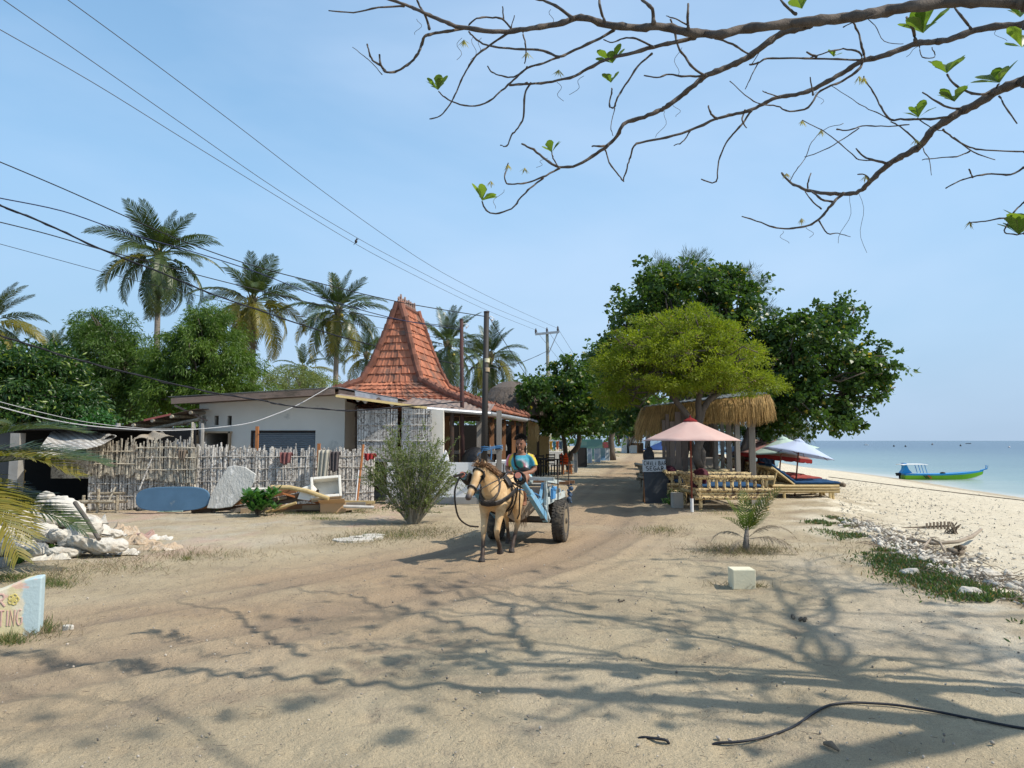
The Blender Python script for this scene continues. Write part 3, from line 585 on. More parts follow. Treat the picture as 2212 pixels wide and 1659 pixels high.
def joglo():
    t = thing('restaurant', 'open timber restaurant under a steep orange tiled joglo roof', 'restaurant', JC); 
    def P(mb, name, m, parent=None, **k):
        o = mb.build(name, m, parent or t, **k)
        if parent is None: o.location = -JC
        return o
    lv = [(3.55, 3.65, 2.45), (2.15, 2.35, 2.88), (.98, 1.55, 3.42), (.72, 1.32, 3.98), (.45, 1.12, 4.75), (.24, .96, 5.45), (.05, .86, 5.98)]
    m = MB()
    for (a0, b0, z0), (a1, b1, z1) in zip(lv, lv[1:]):
        q = [(-1, -1), (1, -1), (1, 1), (-1, 1)]
        for i in range(4):
            s0, s1 = q[i], q[(i+1) % 4]; tiles(m, jp(s0[0]*a0, s0[1]*b0, z0), jp(s1[0]*a0, s1[1]*b0, z0), jp(s0[0]*a1, s0[1]*b1, z1), jp(s1[0]*a1, s1[1]*b1, z1))
        for i in range(4):   # under-boarding so no gaps show between tiles
            s0, s1 = q[i], q[(i+1) % 4]; m.add([jp(s0[0]*a0, s0[1]*b0, z0), jp(s1[0]*a0, s1[1]*b0, z0), jp(s1[0]*a1, s1[1]*b1, z1), jp(s0[0]*a1, s0[1]*b1, z1)], [(0, 1, 2, 3)])
    rf = P(m, 'roof', M_TILE); m = MB()
    for s in ((-1, -1), (1, -1), (1, 1), (-1, 1)): hip(m, [jp(s[0]*(a+.02), s[1]*(b+.02), z+.03) for a, b, z in lv])
    m.tube([jp(0, -.95, 6.04), jp(0, .95, 6.04)], .11, 8); P(m, 'ridge_tile', M_RIDGE, rf)
    rf.children[0].location = (0, 0, 0)
    m = MB()    # carved crest pieces standing on the ridge
    for i in range(9):
        b = -.85+i*.2; h = .20+.10*math.sin(i*1.7)**2; p = jp(0, b, 6.08)
        m.prism([p-E1*.075, p+E1*.075, p+E1*.09+Vector((0, 0, h*.5)), p+E1*.03+Vector((0, 0, h*.62)), p+E1*.055+Vector((0, 0, h*.9)), p+Vector((0, 0, h*1.25)), p-E1*.055+Vector((0, 0, h*.9)), p-E1*.03+Vector((0, 0, h*.62)), p-E1*.09+Vector((0, 0, h*.5))], E2*.05)
    P(m, 'crest', mat('crest_clay', (.42, .24, .18), (.20, .17, .15), 9, bump=.6, isl=.3), rf)
    # eaves, gutter
    m = MB(); m.bar(jp(-3.5, -3.6, 2.36), jp(-3.5, 3.6, 2.36), .04, .16); m.bar(jp(-3.5, -3.6, 2.36), jp(3.5, -3.6, 2.36), .04, .16); P(m, 'fascia', M_WOODD)
    m = MB(); a = D(868, 879, 18.5); b = jp(-3.75, -3.9, 2.33); c = jp(-3.75, 2.1, 2.33)
    for p, q in ((a, b), (b, c)):
        for k in range(1): m.tube([p, q], .055, 8)
    P(m, 'gutter', mat('gutter', (.50, .52, .54), (.36, .37, .38), 4, rough=.4, metal=.4))
    m = MB(); m.sheet(lambda u, v: tuple(a.lerp(b, u)+Vector((.0+.1*v, 1.3*v, .05+.28*v+.01*math.sin(u*90)))), 60, 3); P(m, 'side_awning', M_TINR)
    # posts and beams on the road side and the end that faces us
    for s in (-3.35, -1.7, .1, 1.9, 3.4):
        m = MB(); m.box(jp(-3.3, s, 1.15), (.14, .14, 2.3), .19); P(m, 'post', M_WOODB if s > -3 else M_WOODG)
    for s in (-2.4, -.6, 1.5):
        m = MB(); m.box(jp(s, -3.45, 1.15), (.13, .13, 2.3), .19); P(m, 'post', M_WOODB)
    for s, b0 in ((-1.5, -1.5), (1.5, -1.5), (-1.5, 1.5), (1.5, 1.5)):
        m = MB(); m.box(jp(s, b0, 1.5), (.16, .16, 3.0), .19); P(m, 'post', M_WOODB)
    m = MB(); m.bar(jp(-3.3, -3.5, 2.2), jp(-3.3, 3.5, 2.2), .08, .12); m.bar(jp(-3.3, -3.45, 2.2), jp(3.3, -3.45, 2.2), .08, .12)
    for i in range(12): m.bar(jp(-3.3, -3.3+i*.6, 2.36), jp(-.9, -3.3*.4+i*.24, 3.2), .04, .07)
    for s in (-1.7, .1): m.bar(jp(-3.3, s-.45, 2.15), jp(-3.3, s, 1.75), .05, .06); m.bar(jp(-3.3, s+.45, 2.15), jp(-3.3, s, 1.75), .05, .06)
    P(m, 'beam', M_WOODD); m = MB(); m.box(jp(0, 3.6, 1.1), (6.6, .08, 2.2), .19); m.box(jp(3.3, 0, 1.1), (.08, 7, 2.2), .19); P(m, 'back_wall', M_BLACK)  # back walls black: the deep indoor shade is put into their colour
    m = MB(); m.box(jp(0, 0, .06), (6.8, 7.2, .12), .19); P(m, 'floor_slab', M_CONC)
    # parapet that faces the camera and the counter along the road
    m = MB(); a = Vector((-3.2, 18.35, 0)); b = Vector((-.42, 18.35, 0)); m.box(((a.x+b.x)/2, 18.35, .60), (b.x-a.x, .14, .88)); P(m, 'parapet', M_WHITEW)
    m = MB(); m.box(((a.x+b.x)/2, 18.33, .075), (b.x-a.x+.04, .22, .16)); P(m, 'parapet_base', M_CONC)
    m = MB(); m.box((-.12, 18.9, .52), (.5, .9, 1.0), .0); m.box((-.12, 18.9, 1.05), (.62, 1.0, .06)); P(m, 'counter', M_WHITEW)
    for q, (x, y, h, mt) in enumerate(((-.33, 18.15, 2.35, M_WOODG), (-1.62, 19.2, 2.5, M_IRON), (-2.55, 18.6, 2.5, M_WOODD))):
        m = MB(); m.box((x, y, h/2), (.13, .13, h)) if q != 1 else m.tube([(x, y, .1), (x, y, h)], .06, 10); P(m, 'corner_post', mt)
    # bamboo screens left of the opening, plastered pier, timber frames inside
    for x0, x1 in ((-4.0, -2.95), (-2.85, -2.1)):
        m = MB(); x = x0
        while x < x1: m.tube([(x, 18.5, 1.05), (x+random.gauss(0, .006), 18.5, 2.42)], [(.016, .006)]*2, 5, up=(0, 1, 0)); x += .034
        for z in (1.15, 1.6, 2.0, 2.3): m.tube([(x0, 18.48, z), (x1, 18.48, z)], .01, 5)
        P(m, 'bamboo_screen', M_SLAT)
    m = MB(); m.box((-1.98, 18.9, 1.2), (.34, .3, 2.4)); P(m, 'pier', M_PLASTER)
    m = MB()
    for x0, x1, y, z0, z1 in ((-1.45, -.85, 20.0, 1.05, 2.3),):
        for xx in (x0, x1): m.box((xx, y, (z0+z1)/2), (.06, .06, z1-z0))
        m.box(((x0+x1)/2, y, z0), (x1-x0, .08, .25)); m.box(((x0+x1)/2, y, z1), (x1-x0, .06, .06))
    P(m, 'inner_frame', M_WOODP); m = MB(); m.box((-1.1, 21.5, 1.25), (1.6, .3, .1)); 
    for i in range(7): m.lathe([(.03, 0), (.03, .1), (.012, .15), (.012, .18)], 7, (-.9+i*.12, 21.4, 1.3))
    P(m, 'bar_shelf', M_CONC)
    # rolled and hanging reed blinds at the far corner
    def blind(c, w_, z0, z1, d):
        mb = MB(); n = int((z1-z0)/.03)
        for i in range(n): z = z1-i*.03; mb.tube([c-d*w_/2+Vector((0, 0, z)), c+d*w_/2+Vector((0, 0, z+random.gauss(0, .003)))], .016, 5)
        return mb
    P(blind(D(1113, 0, 23.5), .62, 1.35, 2.25, Vector((1, -.1, 0)).normalized()), 'blind', M_MAT)
    P(blind(D(1092, 0, 22.6), .75, .55, 1.4, Vector((1, -.1, 0)).normalized()), 'blind', M_MAT)
    m = MB(); m.sheet(lambda u, v: tuple(D(1093+70*u, 893+20*u, 24.5+3*u)+Vector((0, 1.2*v, .12*v+.012*math.sin(u*60)))), 40, 2); P(m, 'end_awning', M_TINR)
    m = MB()
    for i in range(260):
        u = random.random(); p = D(1143+18*u, 908+8*u, 27.6+random.random()*.6); m.bar(p, p+Vector((random.gauss(.03, .06), random.gauss(0, .05), -random.uniform(.2, .75))), .012, .006)
    P(m, 'straw_fringe', M_MAT)
joglo()
def hut():
    c = D(1104, 855, 33); c.z = 0; t = thing('thatched_hut', 'grey thatched hut roof behind the tiled restaurant', 'hut', c); m = MB(); n = 26
    prof = [(2.0, 2.75), (1.95, 3.0), (1.7, 3.5), (1.2, 4.02), (.6, 4.3), (.02, 4.36)]
    m.lathe([(r*.78, z) for r, z in prof], 28); TH = mat('old_thatch', (.21, .17, .14), (.11, .09, .075), 30, (1, 1, .25), bump=1, bscale=60, bdist=.05)
    for i in range(700):
        a = random.random()*2*PI; r = random.uniform(1.2, 2.0); z = np.interp(r, [1.2, 1.7, 2.0], [4.02, 3.5, 2.9]); d = Vector((math.cos(a), math.sin(a), 0)); p = d*r*.78+Vector((0, 0, z+.02)); m.bar(p, p+d*.14+Vector((random.gauss(0, .05), random.gauss(0, .05), -.32)), .02, .012)
    m.build('roof', TH, t)
    for i in range(6):
        m = MB(); a = i*PI/3; m.tube([(1.25*math.cos(a), 1.25*math.sin(a), 0), (1.25*math.cos(a), 1.25*math.sin(a), 2.95)], .07, 6); m.build('post', M_WOODD, t)
hut()
# ================= leaf materials =================
ML_DARK = leafmat('leaf_milo', (.042, .088, .018), (.10, .165, .036), (.42, .33, .06), rough=.4, frac3=.02)
ML_LIME = leafmat('leaf_acacia', (.14, .185, .012), (.29, .33, .025), (.30, .16, .12), rough=.6, trans=.4, frac3=.015)
ML_WILL = leafmat('leaf_willow', (.036, .080, .012), (.11, .19, .026), rough=.5)
ML_WILL2 = leafmat('leaf_willow_bright', (.055, .11, .014), (.15, .23, .03), rough=.5)
ML_MANGO = leafmat('leaf_mango', (.022, .058, .014), (.06, .12, .024), (.19, .26, .05), rough=.35, frac3=.10)
ML_GREY = leafmat('leaf_shrub', (.12, .16, .05), (.23, .26, .095), rough=.6)
ML_CAS = leafmat('needle_casuarina', (.05, .075, .030), (.10, .13, .055), rough=.7, trans=.2)
ML_PALM = leafmat('leaf_palm', (.036, .062, .016), (.10, .13, .036), rough=.38, trans=.25, spec=.55)
ML_PALMG = leafmat('leaf_palm_young', (.07, .12, .02), (.16, .21, .04), rough=.4, trans=.3)
ML_PALMY = leafmat('leaf_palm_yellow', (.13, .135, .022), (.27, .20, .035), rough=.4, trans=.3)
ML_PALMD = leafmat('leaf_palm_dead', (.20, .165, .12), (.34, .28, .21), rough=.8, trans=.1)
ML_BIG = leafmat('leaf_almond', (.10, .17, .03), (.20, .27, .05), rough=.4, trans=.45)
ML_BROAD = leafmat('leaf_broad', (.04, .12, .03), (.10, .22, .05), rough=.35, trans=.3)
ML_GRASS = leafmat('grass_green', (.07, .11, .03), (.15, .19, .06), (.34, .27, .15), rough=.7, frac3=.3)
ML_DRY = leafmat('grass_dry', (.20, .155, .10), (.30, .24, .15), (.10, .12, .04), rough=.9, trans=.15, frac3=.25)
M_BARK = mat('bark', (.16, .13, .105), (.085, .068, .055), 12, (1, 1, .3), rough=.95, bump=.9, bscale=45, bdist=.03)
M_BARKP = mat('palm_bark', (.33, .29, .25), (.19, .165, .14), 3, (.3, .3, 6), rough=.95, bump=.9, bscale=14, bdist=.04)
M_BARKA = mat('almond_bark', (.15, .12, .095), (.06, .048, .04), 14, rough=.9, bump=.7, bscale=60, bdist=.01)

# ================= palms =================
def frond_mesh(nm, droop, n=60, L=1.0, hang=.55, wl=.0088, ragged=0.0, seed=1):
    """a frond one unit long: rib along +X that arches down, leaflets to both sides"""
    rg = np.random.default_rng(seed); V = []; Fq = []
    def q(vs):
        b = len(V); V.extend(vs); Fq.append((b, b+1, b+2, b+3))
    th = 0.0; p = np.array([0., 0, 0]); pts = []; ds = []; N = 40
    for i in range(N+1):
        t = i/N; a = -droop*(t**1.5); d = np.array([math.cos(a), 0, math.sin(a)]); pts.append(p.copy()); ds.append(d); p = p+d*L/N
    pts = np.array(pts); ds = np.array(ds)
    for i in range(N):      # rib: thin three-sided strip
        w0 = .011*(1-i/N)+.002; w1 = .011*(1-(i+1)/N)+.002; up = np.array([0, 0, 1.])
        for s in (-1, 1): q([pts[i]+[0, s*w0, 0], pts[i+1]+[0, s*w1, 0], pts[i+1]+up*w1*.9, pts[i]+up*w0*.9])
    for i in range(n):
        t = .17+.83*(i/(n-1)); k = t*N; j = min(int(k), N-1); f = k-j; P = pts[j]*(1-f)+pts[j+1]*f; d = ds[j]; up = np.array([-d[2], 0, d[0]])
        ll = .29*math.sin(PI*min(1, (t-.05)*.93+.06))**.55*(1-.35*t)
        for s in (-1, 1):
            if rg.random() < ragged: continue
            l = ll*rg.uniform(.85, 1.1); dr = np.array([0, s, 0])*.78+d*(.50+.35*t+rg.normal(0, .05))+up*(.28-.1*rg.random()); dr /= np.linalg.norm(dr)
            w_ = wl*(1.15-.4*t); a = P; ww = d*w_; e = a+dr*l*.42; hg = hang*rg.uniform(.8, 1.25)
            d2 = dr+np.array([0, 0, -hg]); d2 /= np.linalg.norm(d2); g_ = e+d2*l*.36; d3 = d2+np.array([0, 0, -hg*1.1]); d3 /= np.linalg.norm(d3); h_ = g_+d3*l*.25
            q([a-ww*.6, a+ww*.6, e+ww, e-ww]); q([e-ww, e+ww, g_+ww*.7, g_-ww*.7]); q([g_-ww*.7, g_+ww*.7, h_+ww*.1, h_-ww*.1])
    return npmesh(nm, V, Fq, 4)
FR = {}
for key, mt in (('g', ML_PALM), ('y', ML_PALMY), ('d', ML_PALMD)):
    FR[key] = []
    for i, (dp, hg) in enumerate(((.55, .3), (1.15, .55), (1.75, .8), (1.3, .9))):
        me = frond_mesh('frond', dp, hang=hg, ragged=.04 if key != 'd' else .35, seed=i+5); me.materials.append(mt); FR[key].append(me)
for key, mt in (('ng', 'g'), ('ny', 'y')):
    FR[key] = []
    for i, (dp, hg) in enumerate(((.45, .12), (.95, .16), (1.5, .3))):
        me = frond_mesh('frond', dp, n=56, hang=hg*.8, wl=.0092, ragged=.03, seed=i+25); me.materials.append(ML_PALM if mt == 'g' else ML_PALMY); FR[key].append(me)
FR['sap'] = []; FR['say'] = []
for k_, mt in (('sap', ML_PALMG), ('say', ML_PALMY)):
    for i, dp in enumerate((.25, .8)): me = frond_mesh('frond', dp, n=15, hang=.12, wl=.021, seed=i+45); me.materials.append(mt); FR[k_].append(me)
def add_frond(parent, o_, az, el, L, key, var, roll=0.0, W=1.0):
    f = bpy.data.objects.new('frond', FR[key][var]); COL.objects.link(f); f.parent = parent
    M = Matrix.Rotation(az, 4, 'Z')@Matrix.Rotation(-el, 4, 'Y')@Matrix.Rotation(roll, 4, 'X')
    f.matrix_local = Matrix.Translation(o_)@M@Matrix.Diagonal((L, L*W, L, 1)); return f
def palm(label, base, top, r0, L, nf=26, seed=1, yellow=.12, dead=3, nuts=0, young=False, wind=0.0, group='coconut palms behind the houses'):
    rs = random.Random(seed); base = Vector(base); top = Vector(top)-base; t = thing('palm_tree', label, 'palm tree', base, group=group)
    m = MB(); n = 24; pts = []; rr = []
    for i in range(n+1):
        s = i/n; pts.append(Vector((top.x*s**1.6, top.y*s**1.6, top.z*s))); rr.append(r0*(1.25-.5*min(1, s*4) if s < .25 else .95-.3*s)*(1+.03*(i % 2)))
    m.tube(pts, rr, 10); m.build('trunk', M_BARKP, t, True)
    m = MB(); m.ball(top+Vector((0, 0, .1)), (.22, .22, .5), 10, 6)
    for i in range(10): a = i*.63; m.tube([top+Vector((math.cos(a)*.1, math.sin(a)*.1, -.2)), top+Vector((math.cos(a)*.33, math.sin(a)*.33, .45))], [.07, .03], 5)
    m.build('crown_core', mat('palm_fibre%d' % seed, (.20, .155, .10), (.12, .10, .05), 12), t)
    nf = int(nf*1.12)
    for i in range(nf):
        k = i/nf; az = i*2.39996+rs.uniform(-.25, .25); el = R(82-138*k**.9+rs.uniform(-9, 9))
        var = 0 if k < .22 else (1 if k < .5 else 2); key = 'y' if (k > .45 and rs.random() < yellow*2) else 'g'
        l = L*(.76+.36*min(1, k*2.4))*rs.uniform(.9, 1.08)
        f = add_frond(t, top+Vector((math.cos(az)*.08, math.sin(az)*.08, .25-.3*k)), az+wind*math.sin(az)*.3, el, l, key, var, rs.uniform(-.5, .5))
    for i in range(dead): add_frond(t, top+Vector((0, 0, -.15)), rs.uniform(0, 6.3), R(rs.uniform(-62, -80)), L*rs.uniform(.6, .85), 'd', 3)
    for i in range(nuts):
        a = rs.uniform(0, 6.3); m = MB(); m.ball(top+Vector((math.cos(a)*.38, math.sin(a)*.38, -.15-rs.random()*.35)), (.13, .13, .16), 8, 6)
        m.build('coconut', M_NUT, t, True)
    return t
M_NUT = mat('coconut_husk', (.45, .33, .06), (.28, .28, .05), 3, rough=.5)
def pp(u, v, Y, base_u=None): a = D(u, v, Y); b = D(base_u or u, 900, Y); return (b.x, Y, 0), a
for (u, v, Y, bu, L, nf, sd_, yel, dead, nuts, lab) in (
  (343, 556, 42, 335, 3.75, 30, 3, .02, 4, 4, 'tallest coconut palm, crown of dark hanging fronds, highest and leftmost of the big three'),
  (545, 655, 44, 548, 3.75, 26, 12, .42, 5, 6, 'middle coconut palm with yellowing fronds hanging over the willowy trees'),
  (730, 677, 46, 722, 3.5, 26, 21, .09, 3, 2, 'coconut palm with a neat round crown beside the steep tiled roof'),
  (968, 752, 46, 972, 3.3, 22, 33, .12, 3, 3, 'bushy coconut palm behind the reddish pole'),
  (1060, 775, 50, 1055, 3.1, 22, 41, .18, 4, 0, 'coconut palm leaning out to the right of the black pole'),
  (-22, 700, 40, -30, 3.2, 22, 52, .3, 5, 0, 'coconut palm cut off by the left edge of the photo'),
  (118, 762, 78, 118, 3.4, 18, 61, .2, 2, 0, 'small far coconut palm showing over the left trees'),
  (20, 775, 60, 18, 3.2, 18, 72, .3, 4, 0, 'low far palm behind the mango tree at the left'),
  (160, 800, 70, 160, 3.2, 18, 73, .5, 4, 0, 'distant dull palm in the gap left of the willowy trees'),
  (792, 772, 62, 792, 3.4, 18, 84, .3, 5, 0, 'far palm peeping between the round palm and the tiled roof'),
  (655, 800, 70, 655, 3.2, 16, 85, .2, 3, 0, 'far palm low in the gap behind the white house roof')):
    b, tp = pp(u, v, Y, bu); palm(lab, b, tp, .21 if Y < 55 else .18, L, nf, sd_, yel, dead, nuts)
# foreground fronds reaching in from the left edge
def near_palm():
    base = Vector((-7.75, 9.0, 0)); t = thing('palm_tree', 'young coconut palm beyond the left edge whose yellow green fronds reach into the photo', 'palm tree', base)
    m = MB(); m.tube([(0, 0, 0), (.02, 0, .5), (.05, 0, 1.2)], [.2, .15, .1], 10); m.build('trunk', M_BARKP, t, True)
    o_ = Vector((.05, 0, 1.05))
    for az, el, L, key, var in ((.30, 26, 2.4, 'ng', 1), (.02, 16, 2.55, 'ng', 0), (-.10, 24, 2.4, 'ny', 1), (-.30, 6, 2.3, 'ny', 1), (-.02, -4, 2.45, 'ng', 0), (-.42, 14, 2.6, 'ny', 2), (.12, 38, 2.3, 'ng', 1), (1.5, 50, 2, 'g', 1), (2.8, 45, 2, 'g', 1), (-2.2, 40, 2.1, 'g', 1)):
        add_frond(t, o_, az, R(el), L, key, var, .1)
near_palm()
# sapling palm
def sapling():
    b = G(1612, 1190); t = thing('palm_sapling', 'small coconut sapling with upright green leaves and two dead drooping fronds', 'palm sapling', b)
    m = MB(); m.tube([(0, 0, -.03), (.0, 0, .12), (.02, 0, .34)], [.06, .045, .025], 8); m.build('stem', M_BARKP, t, True)
    for i, (az, el, L, key, var) in enumerate(((.2, 62, .60, 'sap', 0), (2.9, 66, .56, 'sap', 0), (1.4, 80, .60, 'sap', 0), (-.5, 72, .66, 'say', 0), (.1, 44, .45, 'sap', 0), (3.2, 48, .45, 'sap', 1), (-.1, 58, .80, 'say', 0), (4.4, 60, .5, 'sap', 1))):
        add_frond(t, Vector((.01, 0, .26)), az, R(el), L, key, var, .3, 1.3)
    for az, el, L in ((-.15, 42, .78), (-.55, 14, .95), (2.9, 35, .55), (3.7, 0, .5)): add_frond(t, Vector((0, 0, .16)), az, R(el), L, 'd', 2)
sapling()

# ================= trees =================
def wander(a, b, n, amp):
    pts = [a.lerp(b, i/n)+Vector([random.gauss(0, amp) for _ in range(3)])*(0 if i in (0, n) else 1) for i in range(n+1)]
    return pts
def pnoise(P, f, s): return np.array([noise.noise(Vector(p)*f+Vector((s, s*2, 0))) for p in P])
def tree(name, label, cat, base, stems, blobs, nclump, per, cr, L, W, tpl, mt, seed=1, group=None, tr=.16, limbs=10, hole=.12, outward=.5, zdroop=-.25, bark=None, lowcut=None, shell=.55, zf=.75, rough_=.38):
    global RNG
    random.seed(seed); RNG = np.random.default_rng(seed); base = Vector(base); t = thing(name, label, cat, base, group=group)
    bl = [(Vector(c)-base, Vector(r)) for c, r in blobs]; m = MB()
    stems = stems or [[(0, 0, 0), tuple(bl[0][0]*.75)]]
    for st in stems:
        st = [Vector(p) for p in st]; pts = []
        for a, b in zip(st, st[1:]): pts += wander(a, b, 4, (b-a).length*.03)[:-1]
        pts.append(st[-1]); n = len(pts); m.tube(pts, [tr*(1-.6*i/n) for i in range(n)], 9)
    for c, r in bl:
        for k in range(limbs):
            st = [Vector(p) for p in random.choice(stems)]; a = st[-1].lerp(st[-2], random.random()*.5)
            d = Vector(rdir(1, .4)[0]); e = c+Vector((d.x*r.x, d.y*r.y, d.z*r.z))*.85; pts = wander(a, e, 6, (e-a).length*.045); n = len(pts)
            m.tube(pts, [tr*.26*(1-.85*i/n)+.006 for i in range(n)], 6)
            for q in range(3):
                s = pts[random.randint(2, 5)]; d2 = Vector(rdir(1, .1)[0]); e2 = s+Vector((d2.x*r.x, d2.y*r.y, d2.z*r.z))*.4; m.tube(wander(s, e2, 3, .06), [tr*.08, tr*.06, tr*.04, .004], 4, cap=False)
    m.build('trunk', bark or M_BARK, t, True)
    vol = np.array([r.x*r.y*r.z for c, r in bl])**.8; pick = RNG.choice(len(bl), nclump*2, p=vol/vol.sum())
    C = np.array([list(c) for c, r in bl])[pick]; Rr = np.array([list(r) for c, r in bl])[pick]; d = rdir(len(pick), .12)
    rad = shell+(1.03-shell)*RNG.random(len(pick))**.7; nz = pnoise(d*1.0+C*.3, 2.2, seed); rad = rad*(1+rough_*nz+.25*pnoise(d*1.0+C*.3, 5.5, seed+9))
    P = C+d*Rr*rad[:, None]; keep = pnoise(P, 1.3/cr*.35, seed+4) > -hole*1.6
    if lowcut is not None: keep &= P[:, 2] > lowcut-base.z
    P = P[keep][:nclump]; d = d[keep][:nclump]; n = len(P)
    off = RNG.normal(size=(n, per, 3)); off /= np.linalg.norm(off, axis=2, keepdims=True); off *= cr*RNG.random((n, per, 1))**.6*np.array([1, 1, zf])*RNG.uniform(.6, 1.25, (n, 1, 1))
    LP = (P[:, None]+off).reshape(-1, 3); k = len(LP)
    Dd = unit(off.reshape(-1, 3))*.5+np.repeat(d, per, 0)*outward+RNG.normal(size=(k, 3))*.45+np.array([0, 0, zdroop]); Nr = rdir(k, .9)
    leaves('crown', LP, Dd, Nr, L*RNG.uniform(.7, 1.2, k), W*RNG.uniform(.8, 1.15, k), tpl, mt, t)
    return t
def B(u, v, Y, ru, rv, ry): c = D(u, v, Y); return (c, (ru*Y/F, ry, rv*Y/F))
# big dark trees right of the road
tree('milo_tree', 'tall dark green broadleaf tree rising behind the lime green acacia', 'tree', (6.6, 27, 0), [[(0, 0, 0), (-.3, 0, 2.5), (-.6, 0, 5)], [(.4, .3, 0), (1.2, 0, 3), (1.5, 0, 5)]],
     [B(1480, 690, 27, 120, 105, 2.4), B(1375, 720, 27, 62, 95, 1.8), B(1575, 680, 27, 68, 90, 1.8), B(1440, 620, 27, 55, 42, 1.2), B(1560, 615, 26.5, 42, 32, 1.0), B(1350, 820, 27.5, 70, 90, 1.8), B(1600, 800, 27.5, 80, 110, 2)], 2700, 12, .27, .14, .13, 'heart', ML_DARK, 5, tr=.24, limbs=8, hole=.0, rough_=.7)
tree('milo_tree', 'broad dark tree overhanging the beach, its low limb hanging towards the sea', 'tree', (9.2, 27, 0), [[(0, 0, 0), (.5, 0, 2), (1.5, 0, 4)], [(-.5, .5, 0), (0, 0, 2.2), (.8, 0, 3.9)]],
     [B(1740, 745, 26, 90, 92, 2.2), B(1690, 830, 26, 75, 90, 2.0), B(1850, 800, 25.6, 72, 66, 1.8), B(1880, 830, 25.6, 52, 40, 1.3), B(1760, 890, 25.6, 90, 48, 1.7), B(1835, 915, 25.3, 30, 42, .8), B(1810, 700, 26, 52, 50, 1.2), B(1660, 900, 26.5, 50, 55, 1.4)], 1900, 12, .24, .14, .13, 'heart', ML_DARK, 9, tr=.2, limbs=9, hole=-.02, rough_=.8, shell=.35)
tree('casuarina', 'wispy casuarina whose feathery tips stick out above the tall dark tree', 'tree', (7.2, 31, 0), [[(0, 0, 0), (-.3, 0, 5), (-.5, 0, 8)]],
     [B(1425, 600, 30, 30, 40, .8), B(1495, 590, 30, 36, 42, .8), B(1550, 612, 30, 30, 30, .7), B(1615, 610, 30, 32, 28, .7), B(1650, 690, 29.5, 22, 34, .6)], 360, 26, .3, .30, .016, 'quad', ML_CAS, 14, tr=.16, limbs=7, hole=.5, zdroop=.25, outward=.9)
tree('casuarina', 'drooping casuarina foliage low behind the bar posts', 'tree', (10.5, 34, 0), [[(0, 0, 0), (.2, 0, 2.5), (.4, 0, 4.5)]], [B(1590, 905, 32, 70, 55, 1.5), B(1680, 925, 31, 60, 34, 1.3), B(1480, 925, 34, 60, 30, 1.3)], 520, 24, .4, .34, .02, 'quad', ML_CAS, 15, tr=.2, zdroop=-.9, outward=.1, lowcut=1.15)
# lime green acacia in front of the bar
ab = D(1513, 1040, 18.4); ab.z = 0
tree('acacia_tree', 'lime green feathery acacia spreading over the thatched bar', 'tree', ab, [[(0, 0, 0), (.05, 0, 1.1), (-.05, 0, 1.8), (-.75, -.1, 2.9), (-1.3, -.1, 3.9)], [(0, 0, .9), (-.02, 0, 1.9), (.0, 0, 2.7), (.5, -.1, 3.8)], [(-.05, 0, 1.75), (.1, 0, 2.4), (.9, .1, 3.3)]],
     [B(1440, 705, 18.4, 78, 30, 1.3), B(1540, 722, 18.2, 62, 28, 1.2), B(1370, 745, 18.5, 62, 34, 1.2), B(1460, 765, 18.3, 105, 32, 1.8), B(1590, 775, 18.3, 62, 30, 1.3), B(1325, 790, 18.6, 52, 30, 1.1), B(1400, 810, 18.4, 90, 30, 1.6), B(1530, 815, 18.2, 95, 28, 1.6), B(1640, 832, 18.3, 52, 22, 1.0), B(1315, 845, 18.6, 36, 28, .8), B(1460, 835, 18.2, 92, 16, 1.2), B(1350, 862, 18.9, 36, 20, .7), B(1500, 682, 18.4, 34, 20, .8)], 2500, 26, .20, .085, .026, 'quad', ML_LIME, 21, tr=.12, limbs=7, hole=.05, zdroop=-.02, outward=.7, shell=.3, zf=.5, rough_=.6)
# trees left of the road
tree('milo_tree', 'round dark tree over the tables with a topmost sprig against the sky', 'tree', (2.9, 36, 0), [[(0, 0, 0), (-.2, 0, 1.0), (-.5, 0, 2.5)], [(0, 0, .6), (.5, 0, 1.6), (.6, 0, 3)]],
     [B(1200, 870, 34, 85, 62, 2.0), B(1265, 860, 35, 62, 70, 2.0), B(1158, 860, 31.5, 36, 36, .8), B(1215, 800, 34, 32, 30, .8), B(1160, 905, 34, 52, 34, 1.4), B(1240, 925, 34, 62, 30, 1.5)], 1300, 11, .32, .17, .155, 'heart', ML_DARK, 31, tr=.17, limbs=6, lowcut=2.0)
tree('milo_tree', 'dark tree shading the road between the round tree and the bar', 'tree', (8.2, 58, 0), [[(0, 0, 0), (0, 0, 2.2), (-.5, 0, 4.5)]],
     [B(1330, 870, 52, 72, 78, 4), B(1385, 900, 44, 42, 50, 3), B(1300, 800, 52, 40, 62, 3), B(1340, 920, 44, 50, 28, 3)], 1100, 11, .5, .26, .23, 'heart', ML_DARK, 35, tr=.30, limbs=6, lowcut=2.2)
tree('milo_tree', 'far dark tree closing the end of the road', 'tree', (20, 105, 0), [[(0, 0, 0), (0, 0, 3), (0, 0, 6)]], [B(1400, 905, 100, 62, 30, 6), B(1480, 900, 90, 90, 40, 6), B(1330, 905, 95, 50, 30, 6)], 500, 10, .9, .5, .45, 'heart', ML_DARK, 37, tr=.35, lowcut=2.6)
